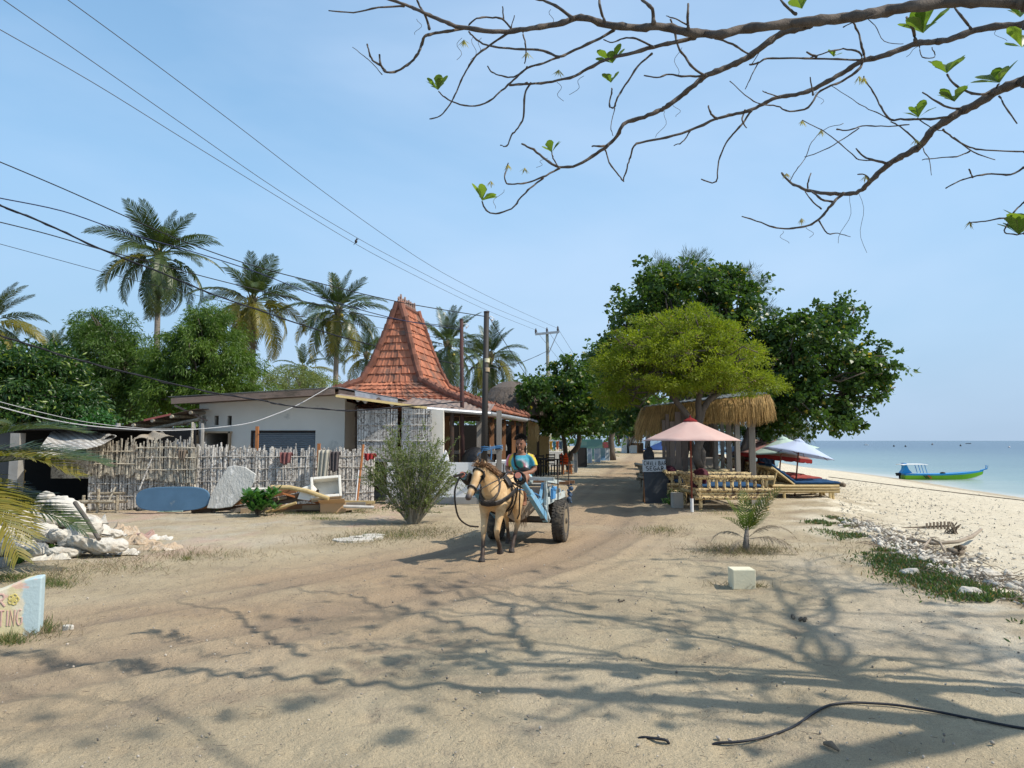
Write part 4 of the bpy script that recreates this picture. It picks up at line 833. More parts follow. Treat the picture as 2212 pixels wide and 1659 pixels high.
tree('milo_tree', 'shady tree behind the bar posts with leaning trunks', 'tree', (6.6, 24.5, 0), [[(0, 0, 0), (-.35, 0, 1.2), (-.8, .2, 3.2)], [(.35, .4, 0), (.45, .4, 1.4), (.3, .4, 3.4)], [(1.1, .3, 0), (1.5, .3, 1.4), (2.2, .3, 3.4)]], [B(1520, 830, 25, 80, 50, 1.5), B(1600, 860, 25, 60, 40, 1.3)], 420, 11, .27, .135, .125, 'heart', ML_DARK, 39, tr=.17, lowcut=2.3)
# trees on the left behind the houses
tree('willow_acacia', 'dark willowy tree in front of the tallest palm, left one of the pair', 'tree', (-17.8, 33, 0), [[(0, 0, 0), (0, 0, 2.5), (.3, 0, 4.5)]], [B(240, 770, 33, 72, 75, 2), B(215, 710, 33, 42, 45, 1.3), B(290, 800, 33, 58, 62, 1.8), B(200, 830, 33, 40, 62, 1.5), B(255, 860, 33, 90, 60, 2), B(180, 740, 33, 20, 30, .8)], 3400, 18, .32, .19, .040, 'quad', ML_WILL, 41, tr=.17, hole=.02, zdroop=-.8, rough_=.9)
tree('willow_acacia', 'bright green willowy tree below the middle palm, right one of the pair', 'tree', (-13.8, 31.5, 0), [[(0, 0, 0), (0, 0, 2.5), (.3, 0, 4.3)]], [B(445, 750, 31.5, 72, 72, 2), B(450, 690, 31.5, 40, 30, 1.1), B(400, 800, 31.5, 62, 72, 1.8), B(505, 800, 31.5, 58, 50, 1.6), B(440, 850, 31.5, 120, 45, 2), B(350, 830, 31.5, 40, 70, 1.4)], 3600, 18, .3, .19, .040, 'quad', ML_WILL2, 43, tr=.17, hole=.02, zdroop=-.8, rough_=.9)
tree('mango_tree', 'dense dark mango tree with pale young leaves above the shack', 'tree', (-16.5, 24, 0), [[(0, 0, 0), (0, 0, 1.5), (0, 0, 3)]], [B(60, 835, 24, 85, 72, 2), B(-30, 840, 24, 70, 80, 2), B(150, 880, 24, 62, 40, 1.5), B(100, 900, 23.5, 110, 40, 1.5), B(105, 790, 25, 60, 40, 1.5), B(40, 930, 24.5, 110, 34, 1.2)], 2400, 14, .27, .23, .066, 'blade', ML_MANGO, 45, tr=.2, lowcut=.4, zdroop=-.6)
tree('shrub_tree', 'low light green bushy tree seen over the white house roof', 'tree', (-10.5, 37, 0), [[(0, 0, 0), (0, 0, 1.5), (0, 0, 3)]], [B(640, 822, 37, 62, 30, 2), B(570, 835, 37, 50, 30, 2), B(700, 835, 37, 40, 22, 2)], 520, 18, .32, .13, .045, 'quad', ML_GREY, 47, tr=.12)
tree('shrub_tree', 'bright leafy shrub poking up at the end of the lean-to roof', 'tree', (-13.2, 23, 0), [[(0, 0, 0), (0, 0, 1), (0, 0, 1.8)]], [B(190, 915, 23, 50, 24, .8), B(130, 925, 23, 40, 20, .8)], 260, 13, .22, .15, .07, 'blade', ML_BROAD, 49, tr=.06)
# a far-off wood that reads as one mass
def farwood():
    P = []; 
    n = 2600; xs = RNG.uniform(-95, 12, n); ys = RNG.uniform(72, 90, n); h = 3.5+3.5*fbm(xs*.09, ys*0, 91)+2.2*fbm(xs*.4, ys*0, 92); zs = h*RNG.random(n)**.5
    C = np.stack([xs, ys, zs], 1); off = RNG.normal(size=(n, 9, 3))*.6; LP = (C[:, None]+off).reshape(-1, 3); k = len(LP)
    tag(leaves('far_wood', LP, rdir(k, -.2), rdir(k, .8), RNG.uniform(.5, .9, k), RNG.uniform(.2, .35, k), 'quad', ML_WILL), 'distant belt of bushes and palms behind the houses', 'trees', kind='stuff')
farwood()
def undergrowth():
    n = 1500; xs = RNG.uniform(-26, -8.6, n); ys = RNG.uniform(25.5, 28.5, n); zs = 2.9*RNG.random(n)**.7*(.6+.5*fbm(xs*.6, ys, 5)); C = np.stack([xs, ys, zs], 1); LP = (C[:, None]+RNG.normal(size=(n, 10, 3))*.28).reshape(-1, 3); k = len(LP)
    tag(leaves('undergrowth', LP, rdir(k, -.3), rdir(k, .8), RNG.uniform(.14, .26, k), .07, 'quad', ML_WILL), 'tangled undergrowth between the fence and the tall trees', 'bushes', kind='stuff')
undergrowth()

# ================= shrubs and plants =================
def stemshrub(name, label, base, n, H, spread, leafL, leafW, mt, per=70, seed=3, bark=None, lean=0, bush=.5, rs_=.006):
    global RNG
    random.seed(seed); RNG = np.random.default_rng(seed); t = thing(name, label, 'shrub', base); m = MB(); LP = []; LD = []
    for i in range(n):
        a = random.uniform(0, 2*PI); s = spread*random.uniform(.15, 1)**.8; h = H*random.uniform(.55, 1)*(1-.35*(s/spread)**2); e = Vector((math.cos(a)*s+lean*h, math.sin(a)*s*.8, h)); b0 = Vector((math.cos(a)*.1, math.sin(a)*.1, 0)); mid = b0.lerp(e, .5)+Vector((0, 0, .08*h))
        pts = [b0, b0.lerp(mid, .5)+Vector((random.gauss(0, .02), 0, 0)), mid, mid.lerp(e, .5)+Vector((random.gauss(0, .03), 0, .02)), e]; m.tube(pts, [rs_*1.6, rs_*1.4, rs_, rs_*.7, .002], 5, cap=False)
        for sub in range(7):
            q = random.uniform(.15, .95); s0 = mid.lerp(e, (q-.5)*2) if q > .5 else b0.lerp(mid, q*2); d = (e-b0).normalized()*.7+Vector([random.gauss(0, .5) for _ in range(3)]); l = H*bush*.5*random.uniform(.4, 1); e2 = s0+d.normalized()*l
            if e2.z < .08: continue
            m.tube([s0, s0.lerp(e2, .5), e2], [rs_*.6, rs_*.5, .0015], 4, cap=False)
            for k in range(per//7):
                f = random.uniform(.1, 1.03); p = s0.lerp(e2, f); LP.append(p+Vector([random.gauss(0, .012) for _ in range(3)])); LD.append((e2-s0).normalized()*.7+Vector([random.gauss(0, .6) for _ in range(3)]))
        for k in range(per//4):
            f = random.uniform(.45, 1.0); p = mid.lerp(e, (f-.5)*2) if f > .5 else b0.lerp(mid, f*2); LP.append(p); LD.append((e-mid).normalized()+Vector([random.gauss(0, .7) for _ in range(3)]))
    m.build('stem', bark or M_BARK, t); k = len(LP); LP = np.array([list(p) for p in LP]); LD = np.array([list(p) for p in LD])
    leaves('foliage', LP, LD, rdir(k, .7), leafL*RNG.uniform(.7, 1.25, k), leafW*RNG.uniform(.8, 1.2, k), 'quad', mt, t); return t
sb = G(893, 1130)
stemshrub('shrub', 'large airy grey green shrub beside the road in front of the white parapet', sb, 92, 2.0, 1.0, .036, .018, ML_GREY, 260, 8, mat('pale_stem', (.33, .31, .25), (.2, .18, .14), 9), lean=-.03, bush=.42)
stemshrub('weed', 'dry weed growing up the left fence behind the bench', G(262, 1098), 16, .75, .28, .03, .012, ML_DRY, 90, 9, bush=.6)
def broadplant(label, base, H, n, L, W, seed):
    random.seed(seed); t = thing('leafy_plant', label, 'plant', base); m = MB(); LP = []; LD = []; LN = []
    for i in range(n):
        a = random.uniform(0, 2*PI); s = random.uniform(.05, .42)*H*1.6; h = H*random.uniform(.3, .9); e = Vector((math.cos(a)*s, math.sin(a)*s, h)); m.tube([(0, 0, 0), e*.5+Vector((0, 0, .04)), e], [.009, .008, .005], 5)
        for k in range(8):
            b = k*2.4; d = Vector((math.cos(b)*.8, math.sin(b)*.8, random.uniform(.2, 1.0))); LP.append(e-Vector((0, 0, .015*k))); LD.append(d); LN.append((-d.x*.6, -d.y*.6, 1.0))
    m.build('stem', M_BARK, t); A = lambda q: np.array([list(x) for x in q])
    leaves('foliage', A(LP), A(LD), A(LN), L*RNG.uniform(.7, 1.2, len(LP)), W, 'blade', ML_BROAD, t)
broadplant('glossy broadleaf plant in front of the timber pile by the fence', G(556, 1114), .58, 34, .22, .085, 4)
broadplant('small green weed growing out of the white sacks', G(110, 1186), .22, 9, .13, .05, 6)
broadplant('low leafy weed at the foot of the sacks by the left edge', G(40, 1215), .16, 9, .12, .05, 7)
broadplant('dark leafy plant behind the concrete block under the pink umbrella', G(1480, 1100)+Vector((-.15, .7, 0)), .42, 16, .09, .035, 8)
broadplant('small green shoot beside the blue board', G(463, 1108), .26, 6, .07, .035, 9)
# grass, ground cover: uncountable
def grass(name, lab, mt, spots, Lr, Wd, up=1.0, tpl='quad', cat='grass'):
    P = []
    for (u, v, ru, rv, n) in spots:
        a = RNG.normal(size=(n, 2))*.5
        for x, y in a:
            g = G(u+x*ru, max(v+y*rv, 965)); P.append((g.x, g.y, g.z-.005))
    P = np.array(P); k = len(P); Dd = RNG.normal(size=(k, 3))*.55; Dd[:, 2] = up*RNG.uniform(.4, 1.2, k)
    tag(leaves(name, P, Dd, rdir(k, 0), RNG.uniform(Lr[0], Lr[1], k), Wd, tpl, mt), lab, cat, kind='stuff')
grass('grass', 'green grass tufts along the fence, the road edge and the beach bank', ML_GRASS, [(640, 1108, 120, 7, 1500), (760, 1100, 70, 12, 1800), (30, 1250, 60, 6, 700), (100, 1262, 60, 10, 700), (20, 1388, 40, 10, 500), (90, 1360, 30, 14, 260), (850, 1158, 90, 10, 700), (1420, 1145, 40, 8, 300), (700, 1122, 40, 3, 300), (405, 1209, 12, 4, 100), (1545, 1108, 60, 6, 160), (1330, 985, 40, 4, 300), (1250, 1010, 40, 6, 300)], (.03, .10), .006)
grass('dry_grass', 'dry brown grass and litter by the sapling, under the shrub and along the verge', ML_DRY, [(1600, 1190, 110, 12, 2600), (900, 1150, 130, 16, 2000), (760, 1168, 120, 14, 1000), (250, 1225, 150, 20, 800), (130, 1245, 90, 22, 500), (60, 1365, 90, 20, 600), (420, 1200, 180, 14, 800), (1430, 1150, 70, 12, 500), (1560, 1265, 40, 4, 60), (1630, 1268, 30, 4, 160), (1900, 1180, 150, 40, 700)], (.03, .13), .005, .7)
def bank():
    n = 26000; ys = 5.2+9.6*RNG.random(n)**1.3; xs = scarp(ys)-.02+RNG.normal(size=n)*.24+.16*np.sin(ys*1.3); keep = fbm(xs*1.0+9, ys*.8, 21) > .44
    xs, ys = xs[keep], ys[keep]; P = np.stack([xs, ys, base_z(xs, ys)+.02], 1); k = len(P); Dd = RNG.normal(size=(k, 3))*.6; Dd[:, 2] = RNG.uniform(.4, 1.2, k)
    tag(leaves('beach_creeper', P, Dd, rdir(k, .4), RNG.uniform(.03, .09, k), .016, 'blade', leafmat('creeper', (.05, .095, .03), (.12, .17, .06), (.22, .14, .08), frac3=.18)), 'low green creeper strip along the top of the beach bank', 'ground cover', kind='stuff')
bank()
# ================= overhanging almond tree (trunk stands right of the frame) =================
def almond():
    random.seed(77); base = Vector((7.6, 3.2, 0)); t = thing('almond_tree', 'nearly bare sea almond tree whose long dark branches hang across the top of the photo', 'tree', base)
    def P(mb, name, mt, parent=None, **k):
        o = mb.build(name, mt, parent or t, **k); o.location = -base; return o
    Z = lambda p, Y: D(702+p[0]*.6826, p[1]*.6826, Y)
    # (points in a zoomed frame, Y at start, Y at end, width px at start, at end)
    BR = [
     ([(2212,10),(2080,2),(1960,8),(1850,22),(1760,38),(1680,52),(1590,62),(1500,72),(1410,82),(1330,90),(1255,108),(1190,106),(1130,100),(1060,84),(1000,88),(940,84),(880,76),(830,58),(785,60),(740,76),(680,84),(620,95),(530,100),(430,86),(380,70),(330,48),(290,30),(255,15),(190,-6)],3.9,4.6,38,8),
     ([(250,20),(170,24),(90,39),(12,34)],4.6,4.7,7,4),
     ([(440,88),(400,98),(350,104),(315,116),(304,148),(290,176),(268,200),(238,220),(205,230),(185,222),(175,200),(172,172)],4.55,4.6,11,6),
     ([(192,226),(172,205),(150,190),(140,165),(133,138)],4.6,4.6,8,5),([(180,236),(140,190),(88,150)],4.6,4.65,3,2),
     ([(620,95),(575,108),(520,145),(480,175),(452,215),(430,255),(412,300),(395,330),(365,366),(332,376)],4.5,4.7,8,4),
     ([(915,96),(850,130),(775,165),(740,180),(690,160),(620,155),(550,150),(500,138),(465,112),(455,100)],4.3,4.6,10,5),
     ([(740,180),(690,200),(640,215),(605,245),(568,278),(520,320),(460,336),(400,320),(368,298),(360,288)],4.4,4.6,8,4),
     ([(640,213),(620,230),(590,245),(550,238),(525,225),(515,210)],4.45,4.5,6,4),
     ([(625,95),(632,130),(636,165),(632,200)],4.5,4.5,6,4),
     ([(1170,120),(1100,135),(1040,148),(960,170),(900,185),(845,210),(790,240),(720,258),(650,264),(585,270)],4.2,4.5,14,6),
     ([(650,264),(632,300),(628,370),(610,405),(590,430),(575,462),(555,460)],4.4,4.5,7,4),([(640,262),(610,270),(582,265)],4.4,4.4,5,4),
     ([(1035,170),(990,210),(950,270),(925,310),(915,340),(900,335),(905,300),(908,280)],4.3,4.4,7,5),([(918,342),(905,400),(912,430)],4.4,4.4,3,2),
     ([(1040,150),(985,122),(945,122),(910,135),(880,125)],4.25,4.3,8,3),
     ([(1535,80),(1500,90),(1440,108),(1385,148),(1340,180),(1300,200),(1250,222),(1205,240),(1170,268),(1130,300),(1085,335),(1060,350),(1010,370),(945,394),(925,430),(890,465),(860,485),(800,522),(742,528),(700,505),(660,475),(625,456)],4.5,6.3,22,6),
     ([(742,532),(700,555),(650,575),(610,582),(575,580),(570,550),(580,517)],5.1,5.2,7,4),
     ([(690,565),(650,595),(620,625),(590,660),(540,676),(510,665),(497,638)],5.2,5.3,6,5),([(735,525),(722,500),(718,482)],5.2,5.2,5,4),
     ([(895,460),(875,463),(845,462)],5.0,5.0,10,5),([(888,475),(900,515),(930,555),(945,575)],5,5,5,5),
     ([(1205,240),(1165,215),(1140,180),(1118,150),(1105,100),(1095,62)],4.6,4.6,9,6),([(1200,240),(1140,242),(1090,235),(1050,245),(1010,238)],4.6,4.7,8,4),
     ([(1235,120),(1290,140),(1330,165),(1350,172)],4.2,4.3,8,6),([(1040,72),(1035,30),(1000,-5)],4.15,4.2,14,9),([(885,68),(872,30),(868,-5)],4.2,4.2,10,8),
     ([(785,58),(740,25),(700,5),(660,-5)],4.3,4.4,12,7),([(330,90),(318,50),(300,20),(290,-5)],4.6,4.6,9,6),([(1150,90),(1148,55),(1150,12)],4.1,4.1,10,7),([(1150,80),(1110,60),(1080,50)],4.1,4.1,6,3),
     ([(590,90),(560,60),(520,55),(480,58),(455,80)],4.5,4.5,7,5),([(590,85),(600,50)],4.5,4.5,4,3),([(565,60),(562,20)],4.5,4.5,5,4),
     ([(2212,78),(2140,82),(2060,95),(1985,122),(1930,132),(1880,136),(1800,165),(1750,182),(1700,192),(1650,225),(1590,258),(1540,285),(1490,300),(1430,308),(1385,330),(1340,350),(1290,362),(1240,376),(1150,415),(1060,440),(985,455),(968,490),(960,520),(945,572)],5.0,7.2,22,4),
     ([(1350,350),(1318,395),(1290,425),(1268,455),(1245,510),(1237,575),(1190,568)],5.2,5.3,7,4),([(1240,376),(1222,360),(1212,335)],5.3,5.3,9,5),([(1155,415),(1130,450),(1105,460)],5.4,5.4,5,3),
     ([(1330,350),(1320,380),(1335,405)],5.2,5.2,6,4),
     ([(1710,190),(1700,150),(1690,110),(1672,72)],4.7,4.7,9,6),([(1700,190),(1640,188),(1560,186),(1480,184),(1400,185),(1370,200),(1345,205)],4.7,4.8,7,6),([(1370,200),(1350,240),(1330,282)],4.8,4.8,4,3),
     ([(1700,195),(1690,220),(1640,255),(1600,272),(1560,295),(1530,340),(1470,352),(1430,335),(1385,330),(1345,312),(1280,256)],4.8,5,9,3),
     ([(1700,188),(1690,165),(1640,155),(1590,165),(1530,185)],4.7,4.8,7,4),([(1555,180),(1525,165)],4.75,4.75,8,6),([(1545,300),(1535,245)],4.9,4.9,6,4),([(1440,308),(1400,295),(1385,288)],5,5,5,3),
     ([(2212,255),(2170,270),(2120,292),(2070,325),(2010,355),(1960,385),(1920,415),(1890,455),(1850,482),(1810,502),(1780,522),(1750,550),(1720,580),(1690,605),(1650,614),(1600,612),(1540,606),(1500,592),(1470,575),(1445,545)],4.6,6.9,30,6),
     ([(1785,518),(1740,508),(1705,495),(1680,470)],4.9,5,10,4),([(1735,508),(1690,505),(1660,480),(1600,430),(1560,405),(1510,380)],4.9,5.1,4,3),
     ([(1985,368),(1930,375),(1880,378),(1820,378),(1790,378),(1760,340),(1740,300),(1715,262),(1705,242)],4.6,4.8,9,4),([(1790,380),(1755,360),(1710,340),(1670,315),(1600,270)],4.7,4.8,4,2),
     ([(1880,455),(1850,425),(1820,400),(1790,385)],4.7,4.75,6,4),([(1640,612),(1610,640),(1590,665),(1565,692),(1530,714),(1480,722),(1430,722),(1380,705),(1320,684)],5.1,5.2,10,4),
     ([(1610,640),(1570,630),(1540,605)],5.1,5.1,8,6),([(1565,700),(1590,738),(1625,738),(1662,750)],5.1,5.1,5,2),([(1570,660),(1545,640),(1520,608)],5.1,5.1,5,4),([(1530,604),(1528,580),(1538,548)],5.2,5.2,6,4),
     ([(1470,575),(1490,540),(1520,500),(1540,450),(1580,410),(1640,392)],5.2,5.2,3,2),([(1690,605),(1720,570),(1705,552),(1685,552)],5,5,5,4),
     ([(2110,295),(2060,298),(2015,283),(1985,260),(1968,235)],4.5,4.5,9,6),([(2120,285),(2132,265)],4.4,4.4,7,6),([(2010,345),(1960,335),(1892,292)],4.6,4.6,8,5),([(1890,460),(1900,485),(1913,505),(1918,555)],4.7,4.7,4,2),
     ([(1955,410),(1985,435),(2040,465),(2090,475),(2212,480)],4.6,4.6,6,5),([(1990,435),(2050,480),(2120,505)],4.6,4.6,5,3),([(2040,480),(2000,495),(1940,500),(1890,505)],4.6,4.6,5,3),
     ([(1875,375),(1920,405),(1960,415)],4.6,4.6,4,3),([(1620,410),(1660,412),(1700,398),(1760,400),(1850,395)],4.8,4.7,5,4),([(1520,497),(1580,475),(1640,440),(1690,405)],4.9,4.8,3,4),
     ([(2212,530),(2170,552),(2110,550),(2050,560),(2010,572),(1965,596)],4.5,4.6,7,4),([(2050,560),(2038,535)],4.6,4.6,6,5),([(2212,640),(2185,665),(2165,700),(2150,735),(2190,742),(2212,738)],4.4,4.4,5,4),([(2212,695),(2150,690),(2090,700),(2040,704)],4.4,4.5,6,4),
     ([(2135,305),(2155,340),(2190,390)],4.4,4.4,6,4),([(1490,45),(1460,20),(1440,-5)],4.2,4.2,10,7),([(1870,130),(1860,90),(1840,55)],4.5,4.5,12,8),([(1880,140),(1890,180),(1930,180),(1920,150)],4.5,4.5,4,3),
     ([(2045,92),(2020,60),(1990,20),(1970,-5)],4.3,4.3,9,6),([(1700,50),(1740,80),(1770,130),(1830,140)],4.0,4.1,3,2),([(1640,85),(1700,60),(1780,35)],4.0,4.0,4,3),([(1350,205),(1385,150),(1420,115),(1450,90)],4.3,4.2,3,2),
    ]
    M = []; ends = []
    for pts, ya, yb, wa, wb in BR:
        m = MB(); n = len(pts); out = []; rr = []; fine = []
        for i in range(n-1):     # smooth the traced line and roughen it
            p0 = pts[max(i-1, 0)]; p1 = pts[i]; p2 = pts[i+1]; p3 = pts[min(i+2, n-1)]
            k = 4
            for q in range(k):
                s = q/k; f = lambda a, b, c, d: .5*((2*b)+(-a+c)*s+(2*a-5*b+4*c-d)*s*s+(-a+3*b-3*c+d)*s**3)
                fine.append((f(p0[0], p1[0], p2[0], p3[0]), f(p0[1], p1[1], p2[1], p3[1])))
        fine.append(pts[-1]); N = len(fine); kn = 0
        for i, p in enumerate(fine):
            s = i/(N-1); Y = ya+(yb-ya)*s+(.05*math.sin(i*.9+len(BR)) if 0 < i else 0); w_ = wa+(wb-wa)*s
            jz = 1.1 if wa < 14 else 1.6; q = (p[0]+random.gauss(0, jz)*.6, p[1]+random.gauss(0, jz)*.6); out.append(Z(q, Y)); rr.append(max(.0022, w_*.5*.6826*Y/F*(1.22 if i % 5 == 0 else random.uniform(.92, 1.06))))
        m.tube(out, rr, 8 if wa > 12 else 6); M.append(m); ends.append((out[-1], (out[-1]-out[-3]).normalized(), wb))
    # main limbs beyond the frame back to the trunk; these only continue what is seen
    lim = [(Z((2212, 10), 3.9), Vector((5.9, 3.3, 3.9)), .05, .12), (Z((2212, 78), 4.4), Vector((5.6, 3.9, 3.6)), .032, .09), (Z((2212, 255), 4.4), Vector((6.0, 3.9, 3.0)), .045, .10), (Z((2212, 480), 4.6), Vector((6.2, 4.1, 2.7)), .01, .03), (Z((2212, 530), 4.5), Vector((6.2, 4.1, 2.7)), .01, .03), (Z((2212, 640), 4.4), Vector((6.3, 4.0, 2.5)), .01, .03), (Z((2212, 695), 4.4), Vector((6.3, 4.0, 2.5)), .01, .03), (Z((2212,738), 4.4), Vector((6.3, 4.0, 2.5)), .01, .03)]
    for a, b, ra, rb in lim: m = MB(); m.tube([a, a.lerp(b, .5)+Vector((0, 0, .1)), b], [ra, (ra+rb)/2, rb], 8); M.append(m)
    m = MB(); m.tube([base, base+Vector((-.3, .1, 1.2)), base+Vector((-.9, .4, 2.3)), Vector((5.9, 3.5, 3.2))], [.30, .24, .2, .15], 12)
    m.tube([Vector((6.1, 3.6, 2.9)), Vector((5.9, 3.3, 3.9)), Vector((5.7, 2.6, 5.0)), Vector((5.0, 1.4, 6.2))], [.16, .13, .11, .07], 10); M.append(m); trunk = M.pop()
    P(trunk, 'trunk', M_BARKA, smooth=True)
    # crown behind and above the camera, out of the frame, that throws the shade on the sand
    ex = []
    def grow(p, d, l, r, dep):
        n = 6; pts = [p]; dd = d.copy()
        for i in range(n): dd = (dd+Vector([random.gauss(0, .22) for _ in range(3)])+Vector((0, 0, .03))).normalized(); pts.append(pts[-1]+dd*l/n)
        ex.append((pts, [r*(1-.55*i/n) for i in range(n+1)]))
        for p_ in pts:   # keep it out of the picture
            if visible(p_): return
        if dep == 0: ends2.append((pts[-1], dd)); return
        for k in range(3): grow(pts[random.randint(2, n)], (dd+Vector([random.gauss(0, .65) for _ in range(3)])*1.0).normalized(), l*.66, r*.58, dep-1)
        ends2.append((pts[-1], dd))
    def visible(p):
        if p.z < 2: return True
        if p.y < .3: return False
        b = p-Vector((0, 0, EYE)); f_ = b.y*math.cos(PITCH)+b.z*math.sin(PITCH); x = b.x/f_*F+CX; y = CY-(-b.y*math.sin(PITCH)+b.z*math.cos(PITCH))/f_*F
        return -20 < x < 2232 and -20 < y < 1680
    ends2 = []; HUB = Vector((5.4, 1.6, 6.0))
    for tgt in ((1.5, 1.2, 7.3), (.2, 2.4, 8.3), (3.0, 2.7, 8.0), (2.4, .2, 6.8)):
        tg = Vector(tgt); d = (tg-HUB); grow(HUB, d.normalized(), d.length*.72, .034, 4)
    H2_ = Vector((6.6, 3.9, 5.4))
    for tgt in ((5.2, 6.2, 7.2), (6.6, 6.8, 7.3), (8.6, 7.2, 7.0), (5.4, 4.4, 7.0), (3.8, 3.8, 6.4), (10, 5.4, 6.4), (8.2, 8.0, 7.8), (9.2, 4.2, 5.6), (11, 7, 6.6)):
        tg = Vector(tgt); d = (tg-H2_); grow(H2_, d.normalized(), d.length*.75, .045, 4)
    ex.append(([Vector((5.9, 3.3, 3.9)), H2_], [.12, .09]))
    mm = MB()
    for pts, rr in ex:
        if not any(visible(p) for p in pts): mm.tube(pts, rr, 5, cap=False)
    M.append(mm)
    m = MB()
    for q in M:
        m.add(q.v, q.f)
    P(m, 'branches', M_BARKA, smooth=True)
    # leaf rosettes
    LP, LD, LN = [], [], []; 
    def rosette(p, up, n, L, A=LP, Bq=LD, C=LN, LL=None):
        up = Vector(up).normalized(); s = up.orthogonal().normalized(); w_ = up.cross(s)
        for k in range(n):
            a = k*2.4+random.random(); d = (s*math.cos(a)+w_*math.sin(a))*random.uniform(.5, .95)+up*random.uniform(.45, 1.0); A.append(list(p)); Bq.append(list(d)); C.append(list(up-d.normalized()*.5)); LL.append(L*random.uniform(.75, 1.1))
    lens = []
    for (x, y, Y, n, L) in ((1510,28,4.2,6,.10),(1893,105,4.45,8,.17),(2200,55,4.3,4,.11),(2205,150,4.3,5,.15),(910,200,4.4,8,.10),(905,262,4.4,6,.07),(1968,232,4.5,6,.13),(2135,262,4.4,7,.13),(1992,322,4.6,8,.11),(1878,372,4.65,6,.095),(358,285,4.6,8,.09),(497,635,5.3,8,.11),(718,482,5.2,6,.09),(2195,742,4.4,7,.16),(2218,720,4.4,5,.15),(1610,180,4.8,5,.05)):
        rosette(Z((x, y), Y), (random.gauss(0, .2), -.2, 1), n, L*1.25, LL=lens)
    for p, d in ends2:
        if random.random() < .14 and not visible(p+Vector((0, .25, -.1))) and not visible(p+Vector((0, .3, .0))): rosette(p, (d.x, d.y, d.z+.6), 8, .12, LL=lens)
    A = np.array
    leaves('foliage', A(LP), A(LD), A(LN), A(lens), A(lens)*.55, 'obov', ML_BIG, t).location = -base
    MSP = leafmat('spike', (.40, .36, .10), (.30, .24, .12))
    for (x, y, Y) in ((440,125,4.5),(525,572,5.2),(632,530,5.2),(1508,690,5.2),(1460,548,5.2),(580,520,5.2),(740,220,4.4),(1870,440,4.7),(1705,245,4.7),(1510,380,5.1),(1570,410,5.1),(1710,555,5.0),(2040,700,4.5),(640,165,4.5),(1690,240,4.8)):
        LP, LD, LN, lens = [], [], [], []; rosette(Z((x, y), Y), (0, 0, -.3), 11, .06, LP, LD, LN, lens); leaves('flower_spike', A(LP), A(LD)+A([0, 0, -.4]), A(LN), A(lens), .008, 'quad', MSP, t).location = -base
    # hair-thin hanging twigs
    m = MB()
    for (x, y, Y, l, dx) in ((1690,610,5.1,190,20),(1670,620,5.1,150,-40),(1085,350,4.9,85,-30),(475,115,4.5,90,-10),(500,120,4.5,70,-30),(735,260,4.4,60,15),(820,240,4.4,60,-40),(1555,290,5,40,20),(1110,330,4.9,40,10),(560,600,5.2,60,-30),(1530,712,5.2,40,10),(700,500,5.2,30,-30),(430,120,4.5,70,-10),(720,30,4.3,60,-10),(300,60,4.6,50,-8),(1120,150,4.6,90,-10),(1440,730,5.2,40,20),(1930,120,4.5,60,-100),(2150,130,4.3,-40,-40)):
        pts = [Z((x+dx*s+10*math.sin(s*7+x), y+l*s), Y) for s in [i/8 for i in range(9)]]; m.tube(pts, .0016, 4, cap=False)
    P(m, 'twigs', M_BARKA)
almond()
# ================= handwriting: strokes on a unit cell =================
def arc(cx, cy, rx, ry, a0, a1, n=9): return [(cx+rx*math.cos(R(a0+(a1-a0)*i/n)), cy+ry*math.sin(R(a0+(a1-a0)*i/n))) for i in range(n+1)]
GL = {'C': [arc(.55, .5, .42, .5, 50, 310)], 'H': [[(.08, 1), (.1, 0)], [(.8, 1), (.78, 0)], [(.1, .5), (.8, .52)]], 'I': [[(.3, 1), (.32, 0)]], 'i': [[(.3, .72), (.32, 0)], [(.3, .98), (.31, .93)]], 'L': [[(.12, 1), (.12, .02), (.75, .0)]],
 'B': [[(.1, 0), (.12, 1)], [(.12, 1)]+arc(.35, .76, .38, .23, 90, -90)+[(.15, .53)], [(.15, .53)]+arc(.38, .27, .45, .27, 90, -90)+[(.1, 0)]], 'A': [[(0, 0), (.42, 1), (.85, 0)], [(.15, .36), (.72, .36)]],
 'R': [[(.1, 0), (.12, 1)], [(.12, 1)]+arc(.4, .76, .38, .24, 90, -90)+[(.15, .5)], [(.3, .5), (.9, 0)]], 'S': [arc(.45, .75, .36, .25, 30, 240, 7)+arc(.45, .26, .38, .26, 100, -140, 8)], 'E': [[(.75, .98), (.12, 1), (.12, 0), (.78, .02)], [(.12, .52), (.62, .54)]],
 'G': [arc(.5, .5, .4, .5, 60, 300)+[(.85, .2), (.85, .48), (.5, .46)]], 'O': [arc(.48, .5, .42, .5, 0, 360, 14)], 'T': [[(0, 1), (.85, 1)], [(.42, 1), (.42, 0)]], 'N': [[(.1, 0), (.12, 1), (.75, 0), (.78, 1)]],
 '*': [arc(.5+.24*math.cos(a), .5+.24*math.sin(a), .2, .2, 0, 360, 8) for a in [0, 1.257, 2.513, 3.77, 5.03]]}
def write(text, o, dx, dz, w, h, th, nrm, mb, gap=.2):
    """letters as thin raised strokes on a face; o lower-left corner"""
    x = 0
    for ch in text:
        if ch == ' ': x += w*.6; continue
        for st in GL[ch]:
            P = [o+dx*(x+px*w)+dz*(py*h)+nrm*.003 for px, py in st]
            mb.tube(P, [(th, .003)]*len(P), 5, up=nrm)
        x += w*((.5 if ch in 'Ii' else .9)+gap)
